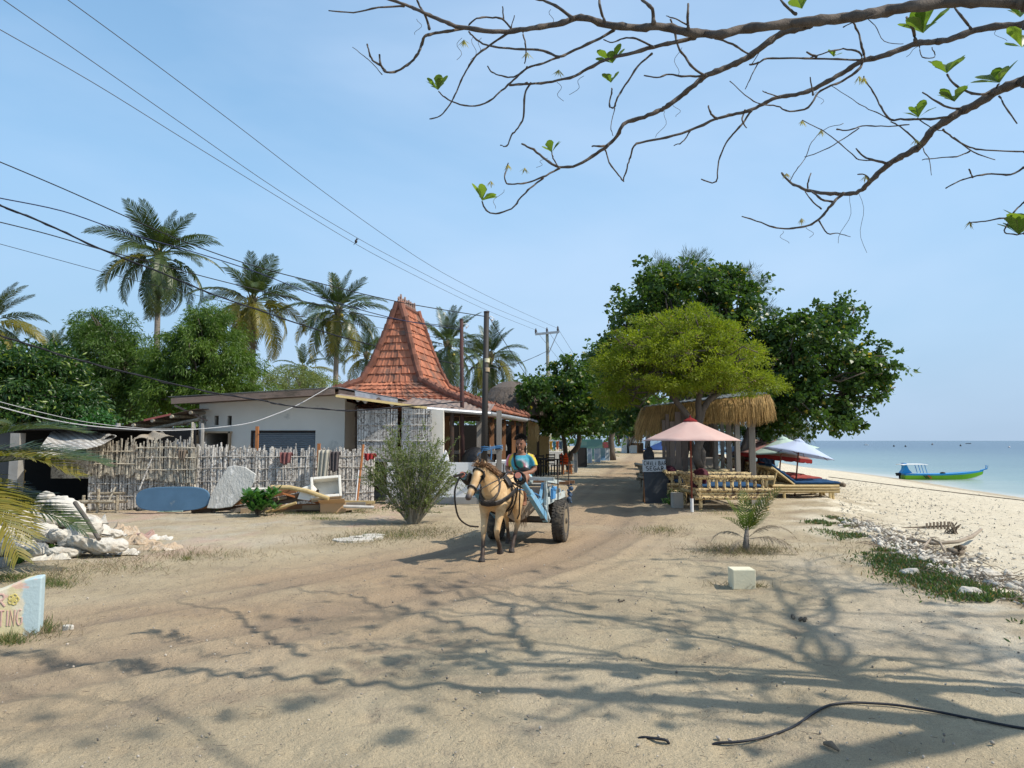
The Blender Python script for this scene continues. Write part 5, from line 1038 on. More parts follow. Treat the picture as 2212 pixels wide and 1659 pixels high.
# ================= poles and cables =================
M_POLE = mat('black_pole', (.045, .04, .036), (.025, .022, .02), 6, (1, 1, .2), rough=.6, dirt=(.10, .07, .05), dscale=5, dthr=.6)
M_POLER = mat('red_black_pole', (.10, .035, .03), (.03, .025, .025), 4, (1, 1, .6), rough=.7)
M_CABLE = flat('cable_black', (.012, .013, .02)); M_WIRE = flat('wire_grey', (.10, .10, .11)); M_WIREW = flat('wire_white', (.5, .5, .5))
def pole(label, u0, v0, u1, Y, r, mt, bands=()):
    a = D(u0, v0, Y); b = D(u1, 1000, Y); t = thing('utility_pole', label, 'pole', (b.x, Y, 0)); o_ = Vector((b.x, Y, 0)); m = MB(); m.tube([(0, 0, -.1), Vector((a.x, Y, a.z))-o_], [r*1.15, r*.9], 12); m.build('shaft', mt, t, True)
    m = MB(); m.tube([Vector((a.x, Y, a.z))-o_, Vector((a.x, Y, a.z+.04))-o_], r*.98, 12); m.build('cap', M_IRON, t)
    m = MB(); p = Vector((a.x, Y, a.z-.12))-o_; m.tube([p, p+Vector((.12, -.02, .03)), p+Vector((.2, -.02, -.03)), p+Vector((.12, 0, -.12))], .012, 5); m.ball(p+Vector((.14, -.02, -.06)), .03, 6, 4); m.build('bracket', M_WHITE, t)
    for v, mt2 in bands: m = MB(); q = D(u0, v, Y)-o_; m.tube([q, q+Vector((0, 0, .1))], r*1.06, 12); m.build('painted_band', mt2, t)
pole('black utility pole rising straight from behind the horse in front of the gutter', 1051, 676, 1044, 17.9, .075, M_POLE, ((783, M_CONCW), (803, flat('tan_band', (.5, .38, .25)))))
pole('thinner reddish black pole left of the black one, passing behind the roof edge', 997, 692, 1000, 19.4, .055, M_POLER, ())
UY = 60.0; ub = D(1187, 940, UY)
t = thing('utility_pole', 'tall distant wooden utility pole with a crossarm and three insulators', 'pole', (ub.x, UY, 0)); o_ = Vector((ub.x, UY, 0)); tp = D(1182, 722, UY)-o_
m = MB(); m.tube([(0, 0, 0), tp], [.19, .13], 10); m.build('shaft', mat('grey_pole', (.34, .33, .25), (.25, .24, .19), 3), t)
m = MB(); a, b = D(1156, 722, UY-.2)-o_, D(1208, 717, UY-.2)-o_; m.bar(a, b, .16, .18); m.bar(tp+Vector((0, -.2, -1.9)), b+Vector((-.15, 0, -.1)), .08, .08); m.build('crossarm', M_TIN, t)
INS = []
for q, (uu, vv) in enumerate(((1157.5, 722), (1181.5, 720), (1205, 717))):
    m = MB(); p = D(uu, vv, UY-.2)-o_; m.lathe([(.05, .05), (.11, .1), (.05, .16), (.12, .22), (.05, .28), (.11, .34), (.05, .4), (.04, .5)], 8, p); m.build('insulator', M_IRON, t); INS.append(p+o_+Vector((0, 0, .5)))
def cable(label, px, Y0, Y1, r, mt=None, wrap=0):
    L = [0]
    for a, b in zip(px, px[1:]): L.append(L[-1]+math.hypot(b[0]-a[0], b[1]-a[1]))
    K = []; n = len(px)
    for i in range(n-1):
        p0, p1, p2, p3 = px[max(i-1, 0)], px[i], px[i+1], px[min(i+2, n-1)]
        for q in range(5):
            s = q/5; f = lambda a, b, c, d: .5*((2*b)+(-a+c)*s+(2*a-5*b+4*c-d)*s*s+(-a+3*b-3*c+d)*s**3)
            K.append((f(p0[0], p1[0], p2[0], p3[0]), f(p0[1], p1[1], p2[1], p3[1]), (L[i]+(L[i+1]-L[i])*s)/L[-1]))
    K.append((px[-1][0], px[-1][1], 1.0)); P = [D(u, v, 1/((1-s)/Y0+s/Y1)) for u, v, s in K]
    m = MB(); m.tube(P, r, 5)
    if wrap: m.tube([p+Vector((0, .02*math.cos(i*1.7), .02*math.sin(i*1.7))) for i, p in enumerate(P)], r*.7, 5)
    tag(m.build('cable', mt or M_CABLE), label, 'cable')
W3 = 'thin bare power wire from the crossarm to the upper left, '
cable(W3+'topmost', [(60, -62), (147, 0), (300, 112), (500, 262), (700, 415), (900, 555), (1040, 633), (1205, 709.5)], 13, UY-.2, .010, M_WIRE)
cable(W3+'middle one', [(-60, -50), (8, 0), (200, 133), (400, 272), (600, 410), (770, 513), (900, 583), (1040, 653), (1181.5, 711)], 13, UY-.2, .010, M_WIRE)
cable(W3+'lowest, where a bird sits', [(-60, 30), (0, 64), (200, 178), (400, 302), (600, 425), (770, 528), (900, 597), (1040, 665), (1157.5, 713)], 13, UY-.2, .010, M_WIRE)
cable('black cable ending at the top of the black pole', [(-40, 335), (0, 350), (135, 407), (270, 467), (400, 523), (540, 572), (675, 608), (860, 652), (1050, 684)], 12, 17.9, .011)
cable('dark blue cable running to the top of the reddish pole', [(-40, 419), (0, 428), (135, 456), (270, 502), (420, 545), (560, 590), (700, 645), (860, 690), (996, 712)], 12, 19.3, .011, flat('cable_blue', (.012, .02, .07)))
cable('thick bundled black cable sagging across the palms to the far pole', [(-40, 428), (0, 444), (100, 484), (215, 537), (350, 590), (450, 632), (550, 667), (700, 717), (850, 757), (1000, 789), (1047, 795), (1119, 785), (1181, 759)], 12, 59, .019, None, 1)
cable('dark cable joining the thick bundle above the tallest palm', [(-40, 472), (0, 480), (100, 505), (215, 538), (320, 565), (450, 600), (600, 637), (750, 672), (880, 694), (990, 706)], 12, 19.3, .010)
cable('thin wire crossing low behind the palm crowns', [(-40, 518), (0, 527), (250, 595), (350, 620), (500, 655), (640, 682), (800, 705), (992, 738)], 14, 19.4, .006)
cable('black cable drooping over the white house roof to the porch', [(-40, 712), (0, 725), (65, 745), (160, 775), (324, 817), (458, 848), (566, 865), (619, 876), (753, 887), (861, 879), (1000, 868)], 11, 18.0, .013, None, 1)
cable('pale double wire hanging in front of the white house', [(-20, 872), (0, 879), (98, 904), (195, 920), (317, 929), (413, 928), (528, 916), (592, 896), (646, 873), (711, 836)], 13, 18.5, .010, M_WIREW)
cable('lower pale wire beside the hanging double wire', [(-20, 862), (0, 868), (98, 893), (195, 913), (317, 926), (413, 926)], 13, 17, .006, M_WIREW)
cable('stay wire running down right from the top of the black pole', [(1057, 686), (1100, 754), (1140, 815), (1200, 905)], 17.9, 40, .010)
cable('wire on the far side of the crossarm, left of three', [(1157.5, 713), (1198, 765), (1245, 822)], UY-.2, 95, .014, M_WIRE)
cable('wire on the far side of the crossarm, middle of three', [(1181.5, 711), (1218, 765), (1262, 830)], UY-.2, 95, .014, M_WIRE)
cable('wire on the far side of the crossarm, right of three', [(1205, 709.5), (1238, 762), (1282, 828)], UY-.2, 95, .014, M_WIRE)
m = MB(); bp = D(769, 526.5, 1/((1-.66)/13+.66/(UY-.2))); m.ball(bp+Vector((0, 0, .09)), (.055, .05, .08), 8, 6); m.ball(bp+Vector((.03, 0, .18)), .036, 8, 6); m.bar(bp+Vector((-.02, 0, .05)), bp+Vector((-.09, 0, -.05)), .03, .012); m.bar(bp+Vector((.06, 0, .18)), bp+Vector((.1, 0, .175)), .012, .012)
tag(m.build('bird', flat('bird_dark', (.05, .045, .045)), smooth=True), 'small dark bird perched on the lowest overhead wire', 'bird')
# ================= yard clutter =================
def ybox(name, lab, cat, c, size, mt, rz=0, tilt=(0, 0), bevel=.008):
    m = MB(); m.box((0, 0, size[2]/2), size); o = m.build(name, mt, bevel=bevel); o.location = c; o.rotation_euler = (tilt[0], tilt[1], rz); return tag(o, lab, cat)
# painted garden wall with lettering
def signwall():
    a = Vector((-3.93, 6.05, 0)); b = Vector((-5.3, 5.45, 0)); dx = (a-b).normalized(); nr = Vector((dx.y, -dx.x, 0)); T = (a-b).length
    t = thing('painted_wall', 'low pastel painted wall with pink hand lettering at the left edge', 'wall', a); m = MB()
    def top(s): return .17+.30*min(1, (s/.9))**.6 if s < .0 else float(np.interp(s, [0, .55, .8, .93, 1], [.22, .31, .37, .455, .46]))
    n = 24; fr = [(b+dx*T*i/n+Vector((0, 0, -.05))-a) for i in range(n+1)]; tp_ = [(b+dx*T*i/n+Vector((0, 0, top(i/n)))-a) for i in range(n+1)]
    poly = fr+tp_[::-1]; m.prism([p+nr*.0 for p in poly], -nr*.16); o = m.build('wall', None, t, bevel=.012)
    mt, nt, bs = newmat('pastel'); v = coords(nt); c = mixc(nt, ramp(nt, noi(nt, v, 3, 4), [(.45, 0.0), (.55, 1.0)]), (.62, .55, .33), (.66, .60, .46))
    sx = nt.nodes.new('ShaderNodeSeparateXYZ'); nt.links.new(v, sx.inputs[0]); fx = mth(nt, 'ADD', sx.outputs[0], mth(nt, 'MULTIPLY', noi(nt, v, 9, 3), .12))
    c = mixc(nt, ramp(nt, mth(nt, 'ADD', fx, .5), [(.44, 0.0), (.46, 1.0)]), c, (.42, .53, .55)); c = mixc(nt, ramp(nt, noi(nt, v, 5, 3, .5, 1), [(.58, 0.0), (.6, .7)]), c, (.66, .40, .34))
    nt.links.new(c, bs.inputs['Base Color']); bs.inputs['Roughness'].default_value = .85; addbump(nt, bs, noi(nt, v, 30, 4), .4, .01); o.data.materials.append(mt)
    m = MB(); z = Vector((0, 0, 1)); write('FOR', Vector(), dx, z, .07, .1, .010, nr, MB()) if 0 else None
    write('OR', -dx*.365+z*.245, dx, z, .060, .10, .009, nr, m, .12); write('SITING', -dx*.365+z*.085, dx, z, .046, .125, .0065, nr, m, .12); m.build('lettering', mat('pink_paint', (.62, .36, .32), (.60, .45, .36), 14), t)
    m = MB(); write('*', -dx*.235+z*.245, dx, z, .085, .10, .006, nr, m); m.build('painted_flower', flat('yellow_paint', (.62, .52, .18)), t)
signwall()
# sand sacks
M_SACK = mat('woven_sack', (.60, .58, .53), (.50, .46, .39), 3, rough=.75, bump=.6, bscale=9, bdist=.05, dirt=(.42, .34, .25), dscale=2.2, dthr=.57)
M_SACKT = mat('tan_sack', (.52, .41, .29), (.40, .30, .21), 5, rough=.8, bump=.9, bscale=18, bdist=.04, dirt=(.55, .5, .42), dscale=5, dthr=.55)
def sackmesh(seed, n=44, k=40, ear=True, flatn=1.0):
    rs = random.Random(seed); m = MB(); ph = [rs.uniform(0, 6.28) for _ in range(6)]
    def fn(u, v):
        a = 2*PI*u; t = v*2-1; r = max(0, 1-abs(t)**3.2)**.55; x = t*.36; w_ = .20*r*(1+.08*math.sin(3*t+ph[0])); h = .125*r*flatn*(1+.12*math.sin(2*t+ph[1]))
        if ear and t > .86: w_ = .05+.07*(t-.86)/.14; h = .02; x = .32+(t-.86)*.6
        wr = 1+.06*math.sin(a*5+t*7+ph[2])+.07*math.sin(a*9-t*13+ph[3])*(abs(t)**.5)
        ca, sa = math.cos(a), math.sin(a); y = w_*math.copysign(abs(ca)**.8, ca)*wr; z = h*math.copysign(abs(sa)**.8, sa)*wr
        q = noise.noise(Vector((x*7+seed, y*7, z*7)))*.022+abs(noise.noise(Vector((x*13+seed, y*13, z*13))))*.016-.006
        return (x+q, y+q, z+q*.8)
    m.sheet(fn, k, n); return m.mesh('sack')
def crumple(seed, W=.5, H=.35, h=.12):
    m = MB()
    def fn(u, v):
        x = (u-.5)*W; y = (v-.5)*H; n1 = noise.noise(Vector((x*6+seed, y*6, 0))); n2 = noise.noise(Vector((x*17+seed, y*17, 3))); e = min(1, 4*min(u, 1-u, v, 1-v))
        return (x+n2*.06+n1*.05, y+n1*.08, max(.004, e*(h*.5+h*abs(n1)*1.6+n2*.05)))
    m.sheet(fn, 34, 26); me = m.mesh('rag'); return me
SM = [sackmesh(3), sackmesh(8, flatn=1.15), sackmesh(14, flatn=.85), sackmesh(21, ear=False, flatn=1.25)]
for s_ in SM: s_.materials.append(M_SACK); s_.polygons.foreach_set('use_smooth', [True]*len(s_.polygons))
def sack(u, v, Y, var, rz, ry, sc, lab, rx=0, grp='white sand sacks heaped at the left'):
    sc *= .77; o = bpy.data.objects.new('sack', SM[var]); COL.objects.link(o); o.location = D(u, v, Y); o.rotation_euler = (rx, ry, rz); o.scale = (sc, sc, sc); tag(o, lab, 'sack', grp)
FRONT = 'white sack lying in the front row of the heap'
for i, (u, v, Y, var, rz, ry, sc, lab, rx) in enumerate((
 (20, 1180, 10.0, 0, .2, .1, 1.0, FRONT, 0), (75, 1190, 10.0, 1, -.3, .1, .85, FRONT, .3), (140, 1193, 9.95, 2, .1, 0, .9, 'flat striped looking sack lying lowest at the front of the heap', 0), (100, 1152, 10.3, 3, -.5, .2, 1.0, 'bulging sack with brown stains, second row of the heap at left', 0),
 (240, 1178, 10.0, 3, .5, .1, .8, 'round greyish sack at the right foot of the heap', .2), (140, 1162, 10.25, 0, .9, .5, .85, 'small white sack wedged in the middle of the heap', 0), (175, 1150, 10.3, 1, .5, -.5, 1.15, 'big plump cream sack slanting in the centre of the heap', .6), (190, 1178, 10.05, 2, -.2, .2, 1.1, 'very white slack sack spread at the centre foot', -.6),
 (30, 1120, 10.7, 1, .1, 0, 1.15, 'large sack lying across the upper left of the heap', 0), (90, 1098, 10.9, 3, 1.2, -1.1, 1.0, 'upright sack standing at the top of the heap, its tied neck up', 0), (120, 1125, 10.6, 0, .2, .1, 1.0, 'white sack in the middle row under the upright one', 0), (145, 1102, 10.8, 1, -.2, .5, 1.2, 'crumpled bright sack at the top right of the heap', .3), (180, 1122, 10.7, 2, .4, .3, 1.0, 'white sack with a faded red and blue print beside the grey pole', -.5), (210, 1140, 10.6, 0, -.6, .3, .95, 'white sack leaning against the grey pole foot', -.3), (10, 1150, 10.4, 2, .3, .1, 1.05, 'sack half hidden under the palm frond', 0), (60, 1168, 10.2, 1, 0, .2, .8, FRONT, 0), (235, 1150, 10.7, 2, .2, .2, .8, 'flattened sack behind the round greyish one', 0),
 (-30, 1130, 10.7, 1, .2, 0, 1.1, 'sack at the left edge of the photo, in the heap', 0), (55, 1140, 10.6, 0, -.2, 0, 1.0, 'white sack buried in the left middle of the heap', .2), (150, 1145, 10.8, 3, .3, 0, 1.0, 'sack inside the heap below the crumpled bright one', 0))): sack(u, v, Y, var, rz, ry, sc, lab, rx)
M_RAG = []
for i, (u, v, W, H, h, rz, mt, lab) in enumerate(((295, 1168, .5, .3, .10, .2, M_SACKT, 'tan crumpled sack lying right of the heap'), (340, 1180, .62, .32, .07, -.2, M_SACKT, 'flat torn tan sack at the far right end'), (265, 1150, .42, .3, .18, .5, M_SACKT, 'folded dirty sack standing up behind the grey round one'), (310, 1158, .4, .25, .09, .1, mat('pink_rag', (.45, .30, .25), (.36, .24, .2), 6, bump=.9), 'pinkish printed empty sack among the tan ones'), (270, 1190, .45, .22, .05, 0, M_SACK, 'thin white torn sack on the ground before the tan ones'), (345, 1160, .35, .25, .08, .4, M_SACK, 'small pale rag behind the tan sacks'), (110, 1202, .5, .2, .06, .2, M_SACK, 'flat dirty sack at the front left foot of the heap'))):
    o = link('empty_sack', crumple(i*3.3+1, W, H, h), None, mt, True); o.location = G(u, v+6); o.rotation_euler.z = rz; mo = o.modifiers.new('s', 'SOLIDIFY'); mo.thickness = .006; tag(o, lab, 'sack', 'empty torn sacks beside the heap')
m = MB(); m.tube([D(162, 1086, 10.4), D(186, 1120, 10.1), D(214, 1165, 9.8)], [.030, .028, .027], 10); tag(m.build('pole', mat('grey_stake', (.16, .14, .12), (.09, .08, .07), 5)), 'weathered grey wooden pole stuck slanting into the sack heap', 'pole')
ybox('concrete_block', 'small concrete block at the left edge below the sacks', 'block', G(2, 1224), (.1, .1, .11), M_CONC)
# blue board, slab, bag
def outline(name, lab, cat, pts, Y, th, mt, lean=.12, seg=1):
    P = [D(u, v, Y) for u, v in pts]; zb = min(p.z for p in P); P = [p+Vector((0, (p.z-zb)*lean, 0)) for p in P]; m = MB(); m.prism(P, (0, th, 0)); return tag(m.build(name, mt, bevel=min(.015, th*.3)), lab, cat)
pts = []
for i in range(40):
    a = 2*PI*i/40; pts.append((371+80*math.copysign(abs(math.cos(a))**.55, math.cos(a))-math.sin(a)*4, 1078-math.cos(a)*3-26*math.copysign(abs(math.sin(a))**.75, math.sin(a))))
outline('blue_board', 'large blue board with rounded ends propped against the bamboo fence', 'board', pts, 15.75, .06, M_BLUEP)
outline('broken_slab', 'jagged grey concrete slab leaning on the fence right of the blue board', 'slab', [(446, 1098), (452, 1072), (466, 1040), (484, 1009), (498, 1006), (522, 1010), (538, 1020), (547, 1026), (544, 1043), (534, 1062), (516, 1080), (500, 1095), (470, 1099)], 15.7, .07, mat('slab_grey', (.50, .50, .47), (.36, .35, .32), 4, (1, 1, .5), bump=.9, bscale=20, bdist=.03, dirt=(.62, .61, .58), dscale=5, dthr=.52), .22)
o = link('plastic_bag', crumple(55, .52, .22, .12), None, mat('teal_plastic', (.30, .62, .54), (.62, .72, .68), 5, rough=.3, bump=.6), True); o.location = G(375, 1104); tag(o, 'teal and white plastic bag lying in front of the blue board', 'bag')
# bamboo bench and chair
t = thing('bamboo_bench', 'small low bench of grey bamboo against the left fence', 'bench', G(220, 1107)); 
for x in (-.42, -.1, .33):
    m = MB(); m.tube([(x, 0, 0), (x, 0, .38 if x != -.1 else .52)], .035, 8); m.build('leg', M_BAMG, t)
m = MB(); m.tube([(-.48, -.08, .24), (.32, -.08, .25)], .04, 8); m.tube([(-.4, .1, .22), (.5, .1, .24)], .035, 8); m.tube([(-.35, .2, .40), (.40, .2, .41)], .03, 8); m.build('seat', M_BAMG, t)
m = MB(); m.bar((.02, .1, .1), (.2, .15, .55), .05, .03); m.build('brace', M_SLATY, t)
t = thing('bamboo_chair', 'pale bamboo chair cut off by the left edge beside the shack', 'chair', G(0, 1106))
for x, y in ((-.2, -.2), (.3, -.2), (-.2, .25), (.3, .25)):
    m = MB(); m.tube([(x, y, 0), (x, y, .62 if y < 0 else .95)], .03, 8); m.build('leg', M_BAM, t)
m = MB(); m.tube([(-.25, -.2, .28), (.35, -.2, .28)], .028, 8); m.tube([(-.25, -.2, .60), (.35, -.2, .60)], .028, 8)
for k in range(6): m.tube([(-.2, -.2+.09*k, .33), (.3, -.2+.09*k, .33)], .025, 6)
m.build('seat', M_BAM, t); m = MB(); m.tube([(-.25, .25, .9), (.35, .25, .9)], .028, 8); m.tube([(-.25, .25, .65), (.35, .25, .65)], .028, 8); m.build('backrest', M_BAM, t)
# timber pile
PL = [((398, 1100), (560, 1078), .16, .04, M_WOODB), ((415, 1104), (600, 1090), .14, .035, M_WOODD), ((470, 1094), (640, 1058), .15, .05, M_WOODB), ((500, 1104), (680, 1072), .14, .04, M_WOODG), ((560, 1086), (690, 1062), .13, .04, M_WOODD), ((520, 1109), (705, 1100), .05, .09, M_WOODP), ((590, 1096), (700, 1092), .06, .08, M_WOODB), ((600, 1078), (680, 1064), .08, .04, M_WOODP), ((690, 1092), (790, 1090), .06, .09, M_WOODG), ((700, 1084), (810, 1085), .05, .05, M_BAM), ((740, 1100), (800, 1092), .08, .06, M_WOODP), ((610, 1066), (700, 1090), .05, .03, M_WOODO), ((445, 1100), (520, 1084), .12, .04, M_WOODO), ((640, 1104), (760, 1104), .07, .03, M_WOODD)]
NMS = ['long dark brown plank at the left foot of the timber pile', 'blackened plank under the brown one at the left', 'upper brown plank sloping up behind the leafy plant', 'grey plank lying across the middle of the pile', 'dark plank below the bamboo pole', 'pale square beam at the front of the pile', 'short brown beam behind the pale front beam', 'short pale offcut on top of the pile', 'grey beam with holes right of the cardboard box', 'yellowish cane lying right of the cardboard box', 'pale offcut at the right end of the pile', 'thin orange lath across the pile', 'orange brown board end behind the leafy plant', 'dark thin board in the grass under the cardboard']
for i, ((a, b), ((u0, v0), (u1, v1), w_, h_, mt)) in enumerate(zip([(0, 0)]*14, PL)):
    p = D(u0, v0, 15.9+.03*(i % 5)); q = D(u1, v1, 16.1+.05*(i % 4)); m = MB(); m.bar(p, q, w_*1.05, h_*(2.4 if i < 6 else 1.3)); tag(m.build('plank', mt, bevel=.004), NMS[i], 'plank', 'loose timber piled by the fence')
m = MB(); m.tube([D(586, 1053, 15.8), D(625, 1053, 15.8), D(665, 1061, 15.7), D(710, 1077, 15.6)], [.055, .05, .048, .045], 10); tag(m.build('bamboo_pole', M_BAM), 'thick curved bamboo pole on top of the timber pile', 'pole')
m = MB(); m.tube([D(575, 1107, 15.6), D(640, 1086, 15.6)], [.035, .03], 9); tag(m.build('bamboo_pole', M_BAM), 'short bamboo pole propped low in front of the pile', 'pole')
m = MB(); m.tube([D(552, 1066, 16.2), D(590, 1058, 16.2)], .05, 10); tag(m.build('pipe', flat('grey_pvc', (.3, .31, .32))), 'grey plastic pipe end behind the timber pile', 'pipe')
m = MB(); m.tube([D(742, 1094, 15.8), D(808, 1096, 15.9)], .035, 10); tag(m.build('pipe', mat('dirty_pvc', (.6, .58, .55), (.4, .37, .33), 5)), 'dirty white pipe lying at the right end of the timber', 'pipe')
def openbox(name, lab, cat, c, size, th, mt, rot):
    m = MB(); x, y, z = size; m.box((0, 0, th/2), (x, y, th))
    for s in (-1, 1): m.box((s*(x-th)/2, 0, z/2+th/2+.001), (th, y, z-th)); m.box((0, s*(y-th)/2, z/2+th/2+.002), (x-2*th-.002, th, z-th))
    o = m.build(name, mt, bevel=.012 if th > .02 else .002); o.location = c; o.rotation_euler = rot; return tag(o, lab, cat)
c = D(700, 1063, 15.95); openbox('foam_box', 'broken white foam box lying open towards the road on the timber', 'box', c+Vector((0, .2, .02)), (.66, .48, .36), .06, mat('foam', (.74, .73, .68), (.66, .63, .55), 5, rough=.9, bump=.4, dirt=(.45, .36, .22), dscale=4, dthr=.62), (R(72), R(-4), .25))
m = MB(); m.prism([D(642, 1078, 15.7), D(650, 1056, 15.75), D(672, 1048, 15.8), D(682, 1060, 15.8), D(668, 1082, 15.7)], (.02, .05, .03)); tag(m.build('foam_piece', bpy.data.materials['foam'], bevel=.01), 'broken off slab of white foam left of the foam box', 'foam piece')
m = MB(); m.box((0, 0, .03), (.5, .3, .06)); o = m.build('foam_tray', bpy.data.materials['foam'], bevel=.01); o.location = D(555, 1060, 16.3); tag(o, 'white foam tray behind the leafy plant', 'tray')
M_CARD = mat('cardboard', (.52, .35, .20), (.46, .30, .165), 3, rough=.85, bump=.1)
cb = G(716, 1109)+Vector((0, .15, 0)); openbox('cardboard_box', 'open brown cardboard box with flaps in front of the foam box', 'box', cb, (.55, .34, .22), .008, M_CARD, (0, 0, .22))
m = MB(); m.prism([cb+Vector(p) for p in ((-.24, -.23, .22), (.29, -.11, .22), (.31, -.28, .33), (-.24, -.38, .30))], (0, 0, .006)); m.prism([cb+Vector(p) for p in ((-.27, -.2, .22), (-.33, .12, .22), (-.02, .2, .42), (.05, -.05, .45))], (0.004, 0, .004)); o = m.build('box_flap', M_CARD); o.parent = bpy.data.objects['cardboard_box']; o.matrix_parent_inverse = Matrix.Identity(4); o.matrix_local = (Matrix.Translation(cb)@Matrix.Rotation(.22, 4, 'Z')).inverted()
for u, v, s, lab in ((760, 1168, .34, 'flat pale concrete fragment in the verge before the shrub, left one'), (790, 1163, .28, 'flat pale concrete fragment behind the left one in the verge'), (808, 1158, .18, 'smallest pale fragment close to the shrub'), (148, 1358, .05, 'little white stone beside the painted wall')):
    m = MB(); n = 9; g = G(u, v); m.prism([g+Vector((math.cos(i*2*PI/n)*s*(.7+.5*random.random()), math.sin(i*2*PI/n)*s*.6*(.7+.5*random.random()), -.02)) for i in range(n)], (0, 0, .05)); tag(m.build('stone', mat('pale_frag', (.6, .57, .5), (.5, .46, .4), 9, bump=.7), bevel=.01), lab, 'stone')
# black covered scooter shape behind the parapet, rope, pipe
m = MB(); m.ball((-.98, 19.1, .95), (.40, .35, .48), 18, 12); m.ball((-.75, 19.1, .8), (.35, .3, .4), 14, 8); tag(m.build('covered_scooter', mat('black_cover', (.015, .015, .017), (.008, .008, .009), 6, rough=.5, bump=.5, bscale=9, bdist=.05), smooth=True), 'rounded thing under a black cover behind the white parapet', 'cover')
m = MB()
for k in range(3): m.tube([(-.70, 17.82, 1.40+.03*k), (-.58, 17.95, 1.37+.03*k), (-.42, 18.03, 1.41+.02*k), (-.27, 18.05, 1.42+.02*k)], .012, 6)
for k in range(3): z = 1.36+.04*k; m.tube([(-.69+.09*math.cos(a*PI/5), 17.9+.09*math.sin(a*PI/5), z) for a in range(11)], .011, 5); m.tube([(-.33+.09*math.cos(a*PI/5), 18.15+.09*math.sin(a*PI/5), z+.03) for a in range(11)], .011, 5)
m.tube([(-.72, 17.8, 1.38), (-.76, 17.8, 1.3), (-.84, 17.8, 1.28), (-.86, 17.8, 1.22)], .012, 5); m.tube([(-.52, 17.95, 1.38), (-.52, 17.95, 1.25), (-.53, 17.93, 1.12)], .02, 5); tag(m.build('rope', M_ROPEB), 'blue rope tied between the black pole and the grey post', 'rope')
m = MB(); m.tube([D(318*.684+0, 0, 1)*0+Vector((-1.43, 18.15, .02)), Vector((-1.43, 18.15, 1.0))], .012, 6); tag(m.build('pipe', M_WHITE), 'thin white upright pipe in front of the parapet', 'pipe')
m = MB(); m.prism([Vector((-1.87, 18.42, 1.06)), Vector((-1.62, 18.42, 1.06)), Vector((-1.66, 18.42, 1.25)), Vector((-1.72, 18.42, 1.36)), Vector((-1.80, 18.42, 1.22))], (0, .12, 0)); tag(m.build('cloth', M_WHITE, bevel=.02), 'white folded cloth on the parapet beside the pier', 'cloth')

# ================= right side: bar, beds, loungers =================
ybox('stone_block', 'pale cream square block standing alone on the sand', 'block', G(1609, 1272)+Vector((.0, .1, -.01)), (.245, .21, .212), M_CONCW, -.03)
ybox('stone_block', 'grey block beside the foot of the black menu board', 'block', G(1466, 1098)+Vector((0, .15, 0)), (.25, .25, .36), mat('grey_block', (.42, .40, .35), (.33, .31, .27), 6, bump=.4))
ybox('stone_block', 'grey block with a hole under the front daybed', 'block', G(1543, 1090)+Vector((0, .9, 0)), (.26, .25, .3), bpy.data.materials['grey_block'])
ybox('stone_block', 'grey block at the far right leg of the front daybed', 'block', Vector((6.0, 17.7, 0)), (.26, .25, .3), bpy.data.materials['grey_block'])
def umbrella(label, base, apex, Rr, tilt, tiltaz, mt, pmt, sag=.03, top=None, drop=.46, n=8, val=None, seed=0):
    base = Vector(base); apex = Vector(apex); t = thing('beach_umbrella', label, 'umbrella', base, group='beach umbrellas'); A = apex-base
    M = Matrix.Rotation(tiltaz, 3, 'Z')@Matrix.Rotation(tilt, 3, 'Y')@Matrix.Rotation(-tiltaz, 3, 'Z')
    m = MB(); 
    def fn(u, v):
        k = u*n; i = int(k) % n; f = k-int(k); a0 = 2*PI*i/n+.2; a1 = a0+2*PI/n; r = Rr*v
        p0 = Vector((math.cos(a0), math.sin(a0), 0)); p1 = Vector((math.cos(a1), math.sin(a1), 0)); p = p0.lerp(p1, f)*r; dip = -4*f*(1-f)*.0*v*v*Rr
        return A+M@Vector((p.x, p.y, -drop*Rr*(v**.92)+dip+sag*Rr*v*(1-v)))
    m.sheet(fn, n*4, 8); o = m.build('canopy', mt, t, True); mo = o.modifiers.new('s', 'SOLIDIFY'); mo.thickness = .004
    m = MB(); q = A+M@Vector((0, 0, -.03)); m.tube([(0, 0, 0), Vector((A.x*.5, A.y*.5, A.z*.5)), q], .022, 9); m.build('pole', pmt, t, True)
    m = MB()
    for i in range(n): a = 2*PI*i/n+.2; m.tube([A+M@Vector((0, 0, -.02)), A+M@Vector((math.cos(a)*Rr*.99, math.sin(a)*Rr*.99, -drop*Rr-.012))], .007, 4); m.tube([A+M@Vector((0, 0, -.42*Rr)), A+M@Vector((math.cos(a)*Rr*.5, math.sin(a)*Rr*.5, -drop*Rr*.53-.02))], .006, 4)
    m.build('ribs', pmt, t); m = MB(); m.lathe([(.17, -.075), (.15, -.045), (.06, .005), (.02, .02), (.02, .06), (.001, .07)], 10, A, M); m.build('vent_cap', top or mt, t)
    if val:
        m = MB(); m.sheet(lambda u, v: (lambda p: (p[0], p[1], p[2]-.13*v*(1 if int(u*64) % 4 else .75)))(fn(u, 1.0)), 64, 1); m.build('valance', val, t)
    return t
def cloth_m(nm, c, c2=None, tr=.3):
    m = mat(nm, c, c2 or tuple(q*.9 for q in c), 3, rough=.9, bump=.15, spec=.1); nt = m.node_tree; b = nt.nodes['Principled BSDF']; tl = nt.nodes.new('ShaderNodeBsdfTranslucent'); tl.inputs[0].default_value = c4(c); mx = nt.nodes.new('ShaderNodeMixShader'); mx.inputs[0].default_value = tr
    nt.links.new(b.outputs[0], mx.inputs[1]); nt.links.new(tl.outputs[0], mx.inputs[2]); nt.links.new(mx.outputs[0], nt.nodes['Material Output'].inputs[0]); return m
